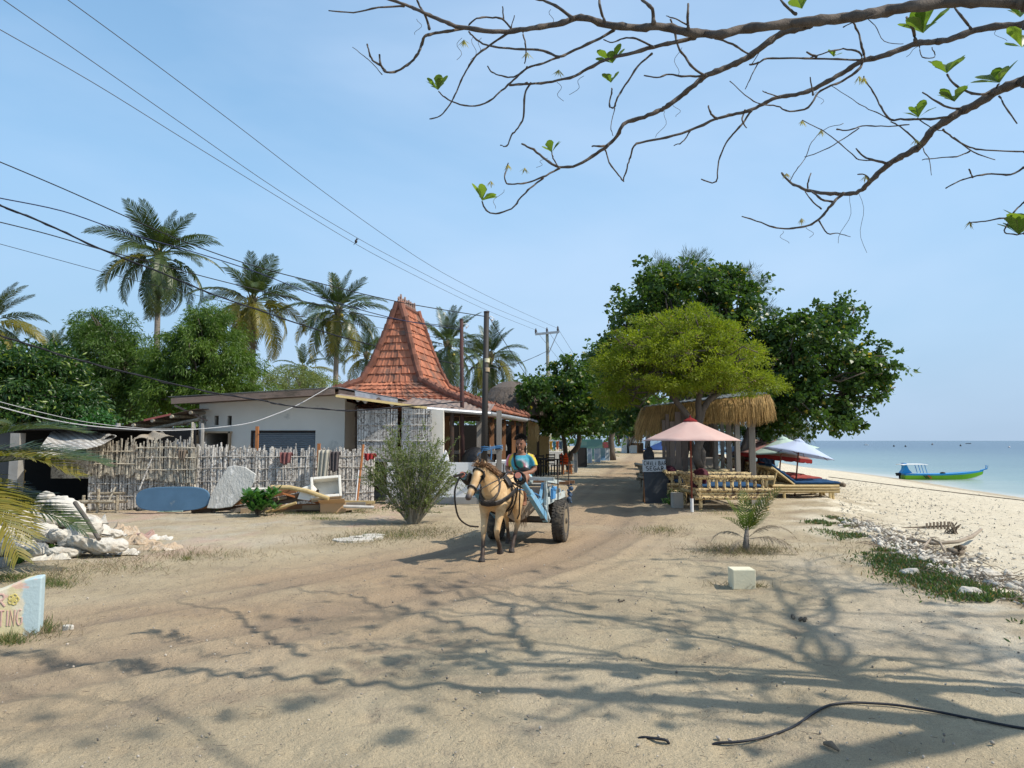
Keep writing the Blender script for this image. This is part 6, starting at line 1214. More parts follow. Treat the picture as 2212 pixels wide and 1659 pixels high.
M_PINK = cloth_m('canvas_pink', (.74, .55, .49), (.66, .45, .40)); M_BLUEW = cloth_m('canvas_blue_white', (.58, .66, .82)); M_MINT = cloth_m('canvas_mint', (.62, .76, .66)); M_REDF = cloth_m('canvas_faded_red', (.42, .26, .22), (.34, .17, .15)); M_REDD = cloth_m('red_dark', (.28, .035, .035))
M_REDP = mat('red_brown_pole', (.24, .07, .045), (.15, .045, .03), 6); g = G(1495, 1106)
umbrella('large faded pink umbrella over the front bamboo daybed', g, (g.x, g.y, 2.1), 1.14, 0, 0, M_PINK, M_REDP, top=M_REDD, drop=.44, sag=.02)
m = MB(); m.tube([g, g+Vector((0, 0, .30))], .036, 10); tag(m.build('umbrella_sleeve', M_WHITE), 'white plastic sleeve round the foot of the pink umbrella pole', 'pipe')
def ub_(u, vb, va, ua, Y, Rr, tilt, az, mt, lab, top=None, val=None, drop=.42):
    b = D(u, vb, Y); b.z = gz(b.x, b.y); umbrella(lab, b, D(ua, va, Y), Rr, tilt, az, mt, M_REDP, top=top, drop=drop, val=val)
ub_(1716, 1050, 949, 1727, 20.8, 1.02, R(11), 0, M_BLUEW, 'pale blue white umbrella, nearest of the tilted row on the beach')
ub_(1680, 1040, 944, 1690, 22.6, 1.05, R(-7), 0, M_MINT, 'mint green umbrella just behind the pale blue one')
ub_(1668, 1035, 953, 1675, 24.0, 1.2, R(6), 0, M_REDF, 'faded brick red umbrella with a drooping valance behind the mint one', val=M_REDD)
ub_(1636, 1030, 952, 1645, 26.0, 1.2, R(2), 0, M_REDF, 'faded brown red umbrella in the middle of the row')
ub_(1600, 1025, 953, 1612, 28.0, 1.1, R(2), 0, M_BLUEW, 'bluish white umbrella left of the faded brown red one')
ub_(1622, 1020, 948, 1630, 31.0, 1.2, 0, 0, M_PINK, 'pinkish umbrella farthest back in the row')
ub_(1440, 990, 946, 1445, 40.0, 1.6, 0, 0, cloth_m('canvas_blue', (.06, .12, .33)), 'dark blue umbrella seen behind the plank wall')
# bamboo loungers
def bam(mb, a, b, r=.04, n=9):
    a = Vector(a); b = Vector(b); L = (b-a).length; k = max(2, int(L/.32)); P = []; rr = []
    for i in range(k+1):
        s = i/k
        for e, q in ((-.012/L, 1), (0, 1.13), (.012/L, 1)):
            if 0 <= s+e <= 1: P.append(a.lerp(b, s+e)); rr.append(r*q)
    mb.tube(P, rr, n)
def lounger(label, loc, rz, cmt, grp='bamboo sun loungers in a row', L=1.85, W=.62, back=38, bm=None):
    t = thing('sun_lounger', label, 'sun lounger', loc, rz, grp); bm = bm or M_BAM; hb = .34
    m = MB()
    for y in (0, W):
        for z in (hb, hb-.075, hb-.15): bam(m, (0 if z == hb else .05, y, z), (L, y, z), .036)
    bam(m, (L-.04, -.03, hb-.15), (L-.04, W+.03, hb-.15), .036); bam(m, (.1, -.03, hb-.15), (.1, W+.03, hb-.15), .036); m.build('frame', bm, t)
    for x in (.32, L-.26): 
        for y in (.0, W): m = MB(); bam(m, (x, y, -.12), (x, y, hb-.18), .04); m.build('leg', bm, t)
    for y in (.02, W-.02): m = MB(); bam(m, (L-.17, y, -.12), (L-.17, y, hb-.18), .038); m.build('leg', bm, t)
    m = MB(); nb = 9
    for k in range(nb): y = .04+(W-.08)*k/(nb-1); bam(m, (.0, y, hb+.03), (L, y, hb+.03), .02, 6)
    m.build('slats', bm, t); a = R(back); bl = .78; px = .62
    m = MB()
    for y in (.02, W/2, W-.02): bam(m, (px, y, hb+.04), (px-math.cos(a)*bl, y, hb+.04+math.sin(a)*bl), .026)
    bam(m, (px-math.cos(a)*bl, -.02, hb+.02+math.sin(a)*bl), (px-math.cos(a)*bl, W+.02, hb+.02+math.sin(a)*bl), .032); bam(m, (px-math.cos(a)*bl*.8, 0, hb+math.sin(a)*bl*.8), (.02, 0, hb), .024); bam(m, (px-math.cos(a)*bl*.8, W, hb+math.sin(a)*bl*.8), (.02, W, hb), .024); m.build('backrest', bm, t)
    m = MB(); th = .07
    def cush(x0, z0, x1, z1, mb):
        d = Vector((x1-x0, 0, z1-z0)); nn = Vector((-d.z, 0, d.x)).normalized()*(1 if d.x > 0 else -1)
        def fn(u, v):
            q = 2*PI*u; y = W/2+(W/2-.01)*math.copysign(abs(math.cos(q))**.35, math.cos(q)); h = th/2+th/2*math.copysign(abs(math.sin(q))**.5, math.sin(q)); e = 1-max(0, abs(2*v-1)-.93)/.07*.5
            p = Vector((x0, 0, z0))+d*v+nn*((h-th/2)*e+th/2+.012*math.sin(v*PI*5)**2*(1 if math.sin(q) > 0 else 0)); return (p.x, y, p.z)
        mb.sheet(fn, 24, 30)
    cush(px-.02, hb+.055, L+.05, hb+.055, m); m.build('mattress', cmt, t, True); m = MB(); cush(px+.02, hb+.07, px-math.cos(a)*(bl+.02), hb+.07+math.sin(a)*(bl+.02), m); m.build('back_cushion', cmt, t, True)
    return t
M_NAVY = mat('navy_canvas', (.012, .065, .16), (.01, .05, .12), 6, rough=.8, bump=.3); M_BRICK = mat('brick_canvas', (.36, .075, .06), (.28, .055, .05), 6, rough=.85, bump=.3)
def lz(x, y): return (x, y, gz(x+1, y)+.0)
lounger('front sun lounger with navy mattress, nearest the camera', (7.22, 19.85, .0), .0, M_NAVY)
lounger('second navy sun lounger directly behind the front one', (7.35, 20.75, .0), .0, M_NAVY)
lounger('first brick red sun lounger behind the two navy ones', (7.75, 22.2, .0), .02, M_BRICK)
lounger('second brick red sun lounger in the row', (7.85, 23.1, .0), .02, M_BRICK)
lounger('third brick red sun lounger, under the faded red umbrella', (8.1, 24.3, .0), .02, M_BRICK)
lounger('fourth brick red sun lounger beside the draped towel', (8.2, 25.2, .0), .02, M_BRICK)
lounger('farthest navy sun lounger with its back raised', (8.3, 26.6, .0), .03, M_NAVY, back=48)
lounger('far brick red sun lounger behind the farthest navy one', (8.2, 28.2, .0), .03, M_BRICK, back=48)
cloth('draped_towel', 'blue patterned sarong thrown over a raised lounger back', 1650, 984, 36, 26, 25.0, mat('sarong', (.02, .08, .22), (.10, .22, .36), 16, bump=.4), .3, cat='sarong')
# bamboo daybeds
def daybed(label, loc, W=1.75, Dp=1.55, bm=None, cush=M_NAVY, rz=0, pillow=True):
    t = thing('bamboo_daybed', label, 'daybed', loc, rz, 'bamboo daybeds under the umbrella and the bar'); bm = bm or M_BAMB; zs = .46
    for x, y in ((.12, 0), (W-.1, 0), (.12, Dp), (W-.1, Dp)): m = MB(); bam(m, (x, y, .03), (x, y, .74), .042); m.build('leg', bm, t)
    for y, off in ((-.05, -1), (Dp+.05, 1)):
        m = MB(); bam(m, (-.06, y, .77), (W+.06, y, .76), .050, 10)
        for k in range(8): x = .30+(W-.50)*k/7; bam(m, (x, y, .48), (x, y, .73), .036 if k % 3 else .042, 8)
        bam(m, (-.02, y, .48), (W+.04, y, .48), .05, 10); bam(m, (.02, y+.03*off*-1, .39), (W, y, .39), .04); bam(m, (-.02, y, .31), (W+.02, y, .31), .05, 10); m.build('side_rail', bm, t)
    m = MB()
    for x in (.06, W-.04): bam(m, (x, -.12, .40), (x, Dp+.12, .40), .046)
    for k in range(14): y = .05+(Dp-.1)*k/13; bam(m, (.03, y, .48), (W-.02, y, .48), .024, 6)
    m.build('base', bm, t); m = MB()
    for k in range(9): y = .06+(Dp-.12)*k/8; bam(m, (.22, y, .47), (-.06, y, .83), .024, 6)
    bam(m, (-.05, -.02, .82), (-.05, Dp+.02, .82), .04); bam(m, (.1, 0, .62), (.1, Dp, .62), .03); m.build('backrest', bm, t)
    m = MB(); 
    def fn(u, v): q = 2*PI*u; return (.18+(W-.3)*v, Dp/2+(Dp/2-.1)*math.copysign(abs(math.cos(q))**.3, math.cos(q)), .55+.045*math.copysign(abs(math.sin(q))**.5, math.sin(q))*(1-.5*max(0, abs(2*v-1)-.94)/.06))
    m.sheet(fn, 24, 20); m.build('cushion', cush, t, True)
    return t
DB0 = Vector((4.17, 16.3, 0))
daybed('front bamboo daybed with scorched markings and its rail towards the camera', DB0, 1.72, 1.45)
daybed('second bamboo daybed right behind the front one', Vector((3.95, 18.15, 0)), 1.95, 1.4)
daybed('third bamboo daybed between the grey bar posts', Vector((4.3, 20.4, 0)), 2.0, 1.4, M_BAMG)
daybed('farthest bamboo daybed under the bar roof', Vector((4.2, 22.6, 0)), 2.2, 1.4, M_BAMG)
def pillow(label, c, s, mt, rot):
    me = sackmesh(31, ear=False, flatn=1.3).copy(); o = link('pillow', me, None, mt, True); o.location = c; o.rotation_euler = rot; o.scale = s; tag(o, label, 'pillow')
M_MAR = mat('maroon_canvas', (.085, .018, .028), (.06, .012, .02), 6, rough=.85, bump=.5, bscale=12, bdist=.03)
pillow('maroon pillow propped at the head of the front daybed', DB0+Vector((.23, .55, .70)), (.75, 1.1, .9), M_MAR, (0, R(-62), .2)); pillow('maroon pillow on the second daybed by the plank wall', Vector((4.05, 18.6, .72)), (.7, 1.1, .9), M_MAR, (0, R(-60), .1))
# chili bar: tin roof, straw fringe, posts, plank wall
def bar():
    o_ = Vector((3.6, 19, 0)); t = thing('beach_bar', 'open beach bar with a shaggy straw fringe round its roof', 'bar', o_)
    def P(mb, name, m, **k): o = mb.build(name, m, t, **k); o.location = -o_; return o
    Lf = D(1394, 878, 19.0); Rf = D(1657, 850, 19.6); Lb = Vector((4.6, 25, 2.75)); Rb = Vector((8.0, 25, 3.3)); m = MB()
    def rfn(u, v): p = Lf.lerp(Rf, u).lerp(Lb.lerp(Rb, u), v); return (p.x, p.y, p.z+.014*math.sin(u*130)+.02)
    m.sheet(rfn, 90, 6); o = P(m, 'roof', M_TIN); mo = o.modifiers.new('s', 'SOLIDIFY'); mo.thickness = .012
    m = MB(); m.bar(Lf+Vector((0, 0, -.07)), Rf+Vector((0, .02, -.07)), .05, .11); m.bar(Lf+Vector((.03, .05, -.09)), Lb+Vector((0, 0, -.09)), .05, .12); m.bar(Rf+Vector((-.02, .05, -.09)), Rb+Vector((0, 0, -.09)), .05, .12); P(m, 'roof_beam', M_WOODG)
    P0 = []; D0 = []; L0 = []
    m = MB(); random.seed(5)
    def straw(a, ln, sx):
        e = a+Vector((sx+random.gauss(0, .05), -.10+random.gauss(0, .05), -ln)); md = a.lerp(e, .45)+Vector((random.gauss(0, .015), -.05, 0)); r = random.uniform(.0035, .008); m.tube([a, md, e], [(r, r*.5), (r, r*.5), (r*.4, r*.3)], 4, cap=False)
    for i in range(3300):
        s = random.random(); a = Lf.lerp(Rf, s)+Vector((0, -.05-.06*random.random(), -.02+.0*random.random())); w_ = .78+.10*math.sin(s*9)-.06*s; straw(a, w_*random.uniform(.55, 1.05), (-.28*(1-s)**3)+.02*math.sin(s*20))
    for i in range(1500):
        s = random.random()**1.3*.6; a = Lf.lerp(Lb, s)+Vector((-.04-.04*random.random(), 0, -.03)); e = random.uniform(.5, 1.0); straw(a, e, -.14)
    for i in range(700):
        s = random.random()*.5; a = Rf.lerp(Rb, s)+Vector((.04+.04*random.random(), 0, -.03)); straw(a, random.uniform(.4, .8), .08)
    m.sheet(lambda u, v: tuple(Lf.lerp(Rf, u)+Vector((0, .0-.03*v, -.03-.62*v))), 6, 2)
    P(m, 'straw_fringe', mat('straw', (.50, .33, .13), (.36, .22, .08), 4, (1, 1, .3), rough=.7, bump=.2, isl=.55))
    for u, Y, s_ in ((1545, 20.3, .13), (1574, 19.9, .14), (1592, 19.4, .13), (1624, 19.75, .17), (1480, 23, .12), (1400, 24, .13), (1560, 25, .12)):
        p = D(u, 950, Y); m = MB(); m.box((p.x, Y, 1.3), (s_, s_*.8, 2.6), random.gauss(0, .1)); P(m, 'post', M_WOODG, bevel=.01)
    m = MB(); x0 = D(1414, 0, 18.75).x; x1 = D(1455, 0, 18.75).x; x = x0; k = 0
    while x < x1: w_ = random.uniform(.10, .17); h = random.uniform(2.1, 2.4); m.box((x+w_/2, 18.75+.012*(k % 2), h/2), (w_-.012, .022, h)); x += w_; k += 1
    m.box(((x0+x1)/2, 18.80, 1.5), (x1-x0, .04, .08)); m.box(((x0+x1)/2, 18.80, .5), (x1-x0, .04, .08)); P(m, 'plank_wall', mat('peeling_planks', (.20, .15, .12), (.13, .10, .08), 6, (1, 1, .15), bump=.6, isl=.35, dirt=(.45, .44, .41), dscale=5, dthr=.62))
    m = MB(); m.box((5.6, 23.5, .5), (2, .5, 1.0)); m.box((5.6, 23.5, 1.02), (2.1, .6, .05)); P(m, 'counter', M_WOODG)
bar()
# sign and menu board
bx0 = D(1393, 1084, 18.3); bx0.z = 0
t = thing('menu_board', 'black standing board with a hand lettered CHILI BAR SEGAR panel on top', 'sign', bx0, -.06)
def lean(x, z, y=0): return Vector((x, y+z*.16, z))
m = MB(); m.prism([lean(0.02, 0), lean(.70, 0.02), lean(.60, .84), lean(-.01, .82)], (0, .025, 0)); m.build('board', mat('blackboard', (.055, .062, .070), (.035, .04, .046), 4, rough=.7, dirt=(.10, .10, .10), dscale=3, dthr=.6), t)
m = MB(); m.prism([lean(-.03, .79, -.02), lean(.57, .81, -.02), lean(.56, 1.12, -.02), lean(-.03, 1.10, -.02)], (0, .018, 0)); sp = m.build('sign_panel', mat('sign_white', (.50, .52, .53), (.40, .42, .43), 5, rough=.7, dirt=(.30, .31, .32), dscale=6, dthr=.6), t)
m = MB(); nz = Vector((0, -1, .16)).normalized(); dz = Vector((0, .16, 1)).normalized(); write('CHiLi BAR', lean(.005, .965, -.022), Vector((1, .0, 0)), dz, .062, .105, .0085, nz, m, .34); write('SEGAR', lean(.055, .835, -.022), Vector((1, 0, 0)), dz, .082, .10, .0095, nz, m, .26); m.build('lettering', flat('ink', (.012, .012, .012)), t)
m = MB(); m.bar((.0, .02, 0), (0.0, .19, 1.0), .03, .03); m.bar((.02, .5, 0), (.03, .16, .95), .03, .03); m.bar((.66, .5, 0), (.55, .16, .9), .03, .03); m.build('stand', M_WOODB, t)
# backpack and speaker
bp = D(1401, 985, 18.6); m = MB(); m.ball(bp, (.15, .10, .20), 14, 10); m.ball(bp+Vector((0, -.08, -.06)), (.10, .05, .11), 10, 8); m.ball(bp+Vector((.02, 0, .17)), (.09, .07, .07), 10, 6); m.tube([bp+Vector((-.04, 0, .2)), bp+Vector((0, 0, .32)), bp+Vector((.05, 0, .2))], .012, 6); m.tube([bp+Vector((-.08, .05, -.15)), bp+Vector((-.12, .02, -.45))], .01, 5); tag(m.build('backpack', mat('black_nylon', (.018, .018, .02), (.03, .03, .035), 8, rough=.7), smooth=True), 'black backpack hung on the corner of the bar above the sign', 'backpack')
spk = D(1522, 933, 18.5); m = MB(); m.box(spk, (.13, .12, .17), .5); m.box(spk+Vector((-.08, .05, 0)), (.06, .03, .03), .5); tag(m.build('speaker', M_BLACK, bevel=.01), 'small black loudspeaker fixed to the acacia trunk', 'speaker')
# light blue boat on the sand behind the bar
def hullmesh(L, W, H, bow, n=20, k=12, stern=.75, rise=.0):
    m = MB()
    def fn(u, v):
        t_ = u; x = L*t_; w_ = W/2*(1-(max(0, t_-.45)/.55)**2.2)*(stern+(1-stern)*min(1, t_/.35)); zb = bow*max(0, t_-.6)**2*3; zt = H+bow*.6*max(0, t_-.3)**1.6*1.6+rise*(1-t_)**3
        a = (v-.5)*2; s = math.copysign(abs(a)**.55, a); return (x+.12*L*max(0, t_-.8)*(1-abs(a))*-1, w_*s, zb+(zt-zb)*abs(a)**1.6)
    m.sheet(fn, n, k); return m
t = thing('rowing_boat', 'pale blue boat hull drawn up on the sand behind the bar posts', 'boat', (10.4, 40, gz(10.4, 40)), 0); hullmesh(4.6, 1.0, .62, .3).build('hull', flat('boat_pale', (.38, .56, .66)), t, True); m = MB(); m.box((2, 0, .6), (3.4, .8, .03)); m.build('deck', M_WOODP, t)
# ================= green and blue boat =================
bs_ = D(1950, 1034, 48); o_ = Vector((bs_.x, 48, SEA-.08)); t = thing('fishing_boat', 'bright green boat with blue gunwale and a small white canopy at the stern', 'boat', o_, .0)
def hull(L):
    prof = []; m = MB()
    for i in range(25):
        t_ = i/24; w_ = .55*(1-(max(0, t_-.35)/.65)**2)*(.7+.3*min(1, t_/.25))+.02; zk = .55*max(0, t_-.72)**1.5*4.5; zt = .46+.50*max(0, t_-.35)**1.8; prof.append((t_*L, w_, min(zk, zt-.04), zt))
    return prof
pf = hull(5.35); bands = [(0, .16, 'white_bottom', (.7, .72, .7)), (.16, .80, 'hull', (.16, .42, .015)), (.80, 1.0, 'gunwale', (.015, .26, .60))]
for f0, f1, nm, c in bands:
    m = MB()
    for sgn in (-1, 1):
        for i in range(24):
            q = []
            for j, f in ((i, f0), (i+1, f0), (i+1, f1), (i, f1)): x, w_, zk, zt = pf[j]; q.append((x+.10*f*(j/24), sgn*w_*(.55+.45*f**.6), zk+(zt-zk)*f))
            m.add(q, [(0, 1, 2, 3)])
    m.add([(0, -pf[0][1]*(.55+.45*f0**.6), pf[0][2]+(pf[0][3]-pf[0][2])*f0), (0, pf[0][1]*(.55+.45*f0**.6), pf[0][2]+(pf[0][3]-pf[0][2])*f0), (0, pf[0][1]*(.55+.45*f1**.6), pf[0][2]+(pf[0][3]-pf[0][2])*f1), (0, -pf[0][1]*(.55+.45*f1**.6), pf[0][2]+(pf[0][3]-pf[0][2])*f1)], [(0, 1, 2, 3)])
    m.build(nm, mat('boat_'+nm, c, tuple(k*.9 for k in c), 3, rough=.35, bump=.05), t)
MBL = bpy.data.materials['boat_gunwale']; m = MB()
for i in range(24): a, b = pf[i], pf[i+1]; m.add([(a[0]+.1*i/24, -a[1], a[3]-.01), (b[0]+.1*(i+1)/24, -b[1], b[3]-.01), (b[0]+.1*(i+1)/24, b[1], b[3]-.01), (a[0]+.1*i/24, a[1], a[3]-.01)], [(0, 1, 2, 3)])
m.build('deck', MBL, t); m = MB(); x, w_, zk, zt = pf[-1]; m.tube([(x-.1, 0, zt), (x+.35, 0, zt+.10)], .04, 6)
for s in (-1, 1): m.bar((x+.30, s*.06, zt+.08), (x+.36, s*.1, zt+.34), .05, .03)
m.build('bow_post', MBL, t); m = MB()
m.prism([(0, -.2, .45), (.55, -.2, .52), (.34, -.2, .75), (.22, -.2, 1.02), (.2, -.2, 1.16), (.0, -.2, 1.18), (.06, -.2, .95), (.03, -.2, .75), (-.18, -.2, .5)], (0, .4, 0)); m.build('stern_pillar', MBL, t)
m = MB(); m.sheet(lambda u, v: (-.2+1.7*u, -.45+.9*v, 1.13-.03*(2*v-1)**2-.03*(2*u-1)**4), 8, 6); o = m.build('canopy', M_WHITE, t); mo = o.modifiers.new('s', 'SOLIDIFY'); mo.thickness = .04
for x in (1.05, 1.28):
    for y in (-.38, .38): m = MB(); m.tube([(x+.16, y, .5), (x, y, 1.1)], .022, 6); m.build('canopy_post', MBL, t)
m = MB(); m.box((-.28, 0, .42), (.26, .2, .2)); m.box((-.2, 0, .1), (.1, .08, .5)); m.bar((-.5, 0, .48), (-.1, 0, .44), .05, .05); m.build('outboard_motor', M_BLACK, t, bevel=.02)
m = MB()
for x, c in ((1.05, 0), (1.2, 0)): m.prism([(x, -.585, .36), (x+.08, -.585, .36), (x+.3, -.56, .16), (x+.2, -.56, .16)], (0, -.008, 0))
m.build('black_stripe', M_BLACK, t); m = MB(); m.prism([(1.33, -.59, .38), (1.42, -.59, .38), (1.66, -.565, .17), (1.56, -.565, .17)], (0, -.008, 0)); m.build('red_stripe', flat('red_st', (.55, .04, .02)), t); m = MB(); m.ball((2.7, 0, .5), (.2, .12, .08), 8, 5); m.build('coiled_line', M_BLACK, t)
# distant boats and buoys
def farboat(u, Y, L, lab, c, cab=True, rz=0):
    p = D(u, 960, Y); t = thing('boat', lab, 'boat', (p.x-L/2, Y, SEA-.15), rz); hullmesh(L, L*.28, L*.14, L*.06).build('hull', flat('fb%d' % int(u), c), t)
    if cab:
        m = MB(); m.box((L*.42, 0, L*.20), (L*.4, L*.2, L*.14)); m.box((L*.42, 0, L*.34), (L*.5, L*.24, L*.02))
        for x in (.25, .6): m.box((L*x, 0, L*.30), (L*.02, L*.2, L*.08))
        m.tube([(L*.3, 0, L*.3), (L*.3, 0, L*.5)], L*.008, 5); m.build('cabin', M_WHITE, t)
farboat(1871, 390, 2.7, 'small white cabin boat far out near the horizon', (.7, .7, .7)); farboat(2092, 560, 4.6, 'low dark boat far out on the horizon at the right', (.12, .12, .13), False); farboat(1480, 150, 7, 'white moored boat glimpsed behind the trees', (.6, .6, .6))
for u, v, c, lab in ((1931, 964.5, .04, 'dark buoy nearest the overhanging tree'), (1956, 965, .04, 'second dark buoy right of the first'), (2014, 961, .2, 'reddish float near the horizon in the middle of the bay'), (2075, 963.6, .05, 'small dark float left of the pale buoy'), (2180, 966.8, .7, 'pale buoy farthest right')):
    Y = (EYE-SEA)*F/(v-951.5); p = D(u, v, Y); m = MB(); s = Y/300*.38; m.ball((p.x, Y, SEA+s*.5), s, 8, 6); m.tube([(p.x, Y, SEA+s), (p.x, Y, SEA+s*2)], s*.3, 6); tag(m.build('buoy', flat('buoy%d' % int(u), (c, c*.9, c*.85)), smooth=True), lab, 'buoy')
m = MB(); a = D(1667, 972, 150); b = D(1760, 972, 150)
for i in range(26): p = a.lerp(b, i/25); m.ball((p.x, 150+random.gauss(0, .4), SEA+.1), (random.uniform(.3, .6), .4, random.uniform(.1, .35 if 8 < i < 16 else .2)), 6, 4)
tag(m.build('reef_rocks', M_IRON), 'low dark rocks breaking the water off the umbrellas', 'rocks')
# ================= beach debris =================
M_CORAL = mat('coral_stone', (.62, .58, .50), (.40, .36, .30), 12, rough=.95, bump=.9, bscale=60, bdist=.01, isl=.45)
def stones(name, lab, n, fx, smin, smax, mt, seed):
    rg = np.random.default_rng(seed); ico = bmesh.new(); bmesh.ops.create_icosphere(ico, subdivisions=1, radius=1); V0 = np.array([v.co[:] for v in ico.verts]); F0_ = np.array([[v.index for v in f.verts] for f in ico.faces]); ico.free()
    xy = fx(rg, n); k = len(xy); s = smin+(smax-smin)*rg.random(k)**2.5; sc = s[:, None]*rg.uniform(.5, 1.2, (k, 3)); jit = 1+rg.normal(size=(k, len(V0), 1))*.2; a = rg.uniform(0, 6.28, k); V = V0[None]*jit*sc[:, None]
    c_, s_ = np.cos(a)[:, None], np.sin(a)[:, None]; V = np.stack([V[..., 0]*c_-V[..., 1]*s_, V[..., 0]*s_+V[..., 1]*c_, V[..., 2]], -1); z = base_z(xy[:, 0], xy[:, 1])+s*.2+.01+.05*np.exp(-((xy[:, 0]-scarp(xy[:, 1])-.5)/.4)**2); V += np.concatenate([xy, z[:, None]], 1)[:, None]
    Fc = (np.arange(k)[:, None, None]*len(V0)+F0_[None]).reshape(-1, 3); tag(link(name, npmesh(name, V.reshape(-1, 3), Fc, 3), None, mt), lab, 'stones', kind='stuff')
def f_bank(rg, n):
    y = 5+9.5*rg.random(n)**1.15; x = scarp(y)+.0+np.abs(rg.normal(size=n)+.35)*.55; k = fbm(x*1.3, y*1.3, 4)+rg.normal(size=n)*.05 > .45; return np.stack([x, y], 1)[k]
def f_beach(rg, n):
    y = 5+30*rg.random(n)**1.5; x = scarp(y)+.3+rg.random(n)*(waterx(y)-scarp(y)-1.5)*rg.random(n); return np.stack([x, y], 1)
def f_all(rg, n): y = 3+14*rg.random(n)**1.3; x = (rg.random(n)-.5)*1.5*(y+1); k = x < scarp(y); return np.stack([x, y], 1)[k]
stones('coral_rubble', 'white coral rubble heaped along the beach bank', 4200, f_bank, .010, .06, M_CORAL, 1); stones('beach_pebbles', 'scattered coral pebbles over the pale beach', 4200, f_beach, .006, .028, M_CORAL, 2)
stones('pebbles', 'small pebbles scattered on the sandy ground', 2600, f_all, .003, .012, mat('pebble', (.5, .45, .38), (.22, .18, .14), 30, isl=.6, bump=0), 3)
def sticks(name, lab, n, fx, l0, l1, r, mt, seed, arch=.25):
    rg = np.random.default_rng(seed); xy = fx(rg, n); m = MB(); random.seed(seed)
    for x, y in xy:
        a = random.uniform(0, 6.28); l = random.uniform(l0, l1); z = gz(x, y)+.012+.04*math.exp(-((x-float(scarp(y))-.5)/.5)**2); d = Vector((math.cos(a), math.sin(a)*.8, random.uniform(-.05, .18))); p = Vector((x, y, z)); q = p+d*l; m.tube([p, p.lerp(q, .5)+Vector((random.gauss(0, l*.1), random.gauss(0, l*.1), l*arch*random.random()*.5)), q], [r, r*.8, r*.3], 4, cap=False)
    tag(m.build(name, mt), lab, 'litter', kind='stuff')
M_STICK = mat('driftwood', (.24, .19, .14), (.12, .095, .07), 12, (1, 1, 1), rough=.95, isl=.45)
sticks('twigs', 'dry twigs and leaf litter strewn over the sand', 1700, f_all, .01, .07, .0018, M_STICK, 5); sticks('beach_litter', 'seaweed stems and twigs washed over the beach', 1500, f_beach, .03, .16, .0028, M_STICK, 6); sticks('bank_litter', 'tangled sticks and dry palm stalks on the coral bank', 1300, f_bank, .05, .45, .005, M_STICK, 7, .5)
def logthing(name, lab, cat, px, rr, mt=None): m = MB(); m.tube([G(u, v)+Vector((0, 0, h)) for u, v, h in px], rr, 9); tag(m.build(name, mt or M_DRIFT, smooth=True), lab, cat)
M_DRIFT = mat('pale_driftwood', (.36, .30, .235), (.24, .19, .14), 7, (1, 1, 1), rough=.9, bump=.6)
logthing('driftwood', 'long pale driftwood branch with a forked end on the coral bank', 'driftwood', [(1905, 1160, .06), (1960, 1175, .09), (2020, 1188, .10), (2070, 1186, .12), (2100, 1180, .16), (2122, 1170, .22)], [.012, .024, .028, .03, .034, .02])
logthing('driftwood', 'curled driftwood root arching beside the long branch', 'driftwood', [(1990, 1210, .0), (1998, 1196, .12), (2012, 1188, .17), (2032, 1192, .14), (2046, 1205, .02)], [.018, .02, .02, .018, .012])
logthing('driftwood', 'short brown log lying on the sand past the loungers', 'driftwood', [(1796, 1050, .07), (1810, 1050, .08), (1824, 1052, .07)], [.10, .11, .08], M_STICK)
logthing('driftwood', 'dark rounded piece of wood on the beach near the right edge', 'driftwood', [(2050, 1195, .05), (2070, 1205, .07), (2080, 1200, .05)], [.04, .05, .03], M_STICK)
logthing('wood_chip', 'small split piece of wood lying on the sand at the bottom', 'wood chip', [(1781, 1612, .015), (1795, 1620, .03), (1812, 1628, .015)], [.010, .018, .006], M_STICK)
logthing('coconut_husk', 'dark rounded coconut husk near the right edge of the beach', 'husk', [(2062, 1186, .03), (2075, 1190, .05), (2086, 1186, .03)], [.02, .05, .02], M_STICK)
for i, (u, v, s, lab) in enumerate(((1968, 1246, .12, 'flat squared white coral rock at the edge of the creeper'), (2096, 1290, .12, 'rounded banded coral rock among the creeper'), (1822, 1140, .09, 'round grey stone by the first creeper patch'), (2140, 1250, .13, 'rough white coral lump on the bank'), (2188, 1272, .11, 'white coral lump at the right edge'), (2010, 1218, .14, 'white coral block beside the driftwood root'), (1905, 1150, .10, 'small coral lump left of the driftwood'))):
    g = G(u, v); bm = bmesh.new(); bmesh.ops.create_icosphere(bm, subdivisions=3, radius=1)
    for q in bm.verts: k = 1+.35*noise.noise(q.co*1.6+Vector((i*5, 0, 0)))+.12*noise.noise(q.co*5); q.co = Vector((q.co.x*s*k, q.co.y*s*.8*k, q.co.z*s*.55*k))
    me = bpy.data.meshes.new('coral_rock'); bm.to_mesh(me); bm.free(); o = link('coral_rock', me, None, M_CORAL); o.location = g+Vector((0, 0, s*.3)); tag(o, lab, 'rock')
t = thing('crate_remains', 'row of broken dark slats of an old crate stuck in the beach', 'crate', G(2030, 1143))
for i in range(7): m = MB(); m.box((-.26+.085*i, .02*i, .06), (.035, .02, .12+.05*random.random()), .2); m.build('slat', M_STICK, t)
m = MB(); m.bar((-.8, -.05, .02), (.3, .15, .05), .03, .04); m.build('rail', M_STICK, t)
t = thing('stump', 'bundle of upright reed stumps on the coral bank', 'stump', G(1275*.26+1728, 1153))
m = MB()
for i in range(14): m.tube([(random.gauss(0, .07), random.gauss(0, .04), 0), (random.gauss(0, .08), random.gauss(0, .04), random.uniform(.12, .24))], .012, 5)
m.build('reed_stems', M_STICK, t)
m = MB(); m.tube([G(u, v)+Vector((0, 0, .02)) for u, v in ((1790, 1031), (1845, 1038), (1962, 1053), (2080, 1067), (2212, 1082), (2350, 1100))], .018, 5); tag(m.build('mooring_rope', M_STICK), 'long dark mooring rope stretched across the beach', 'rope')
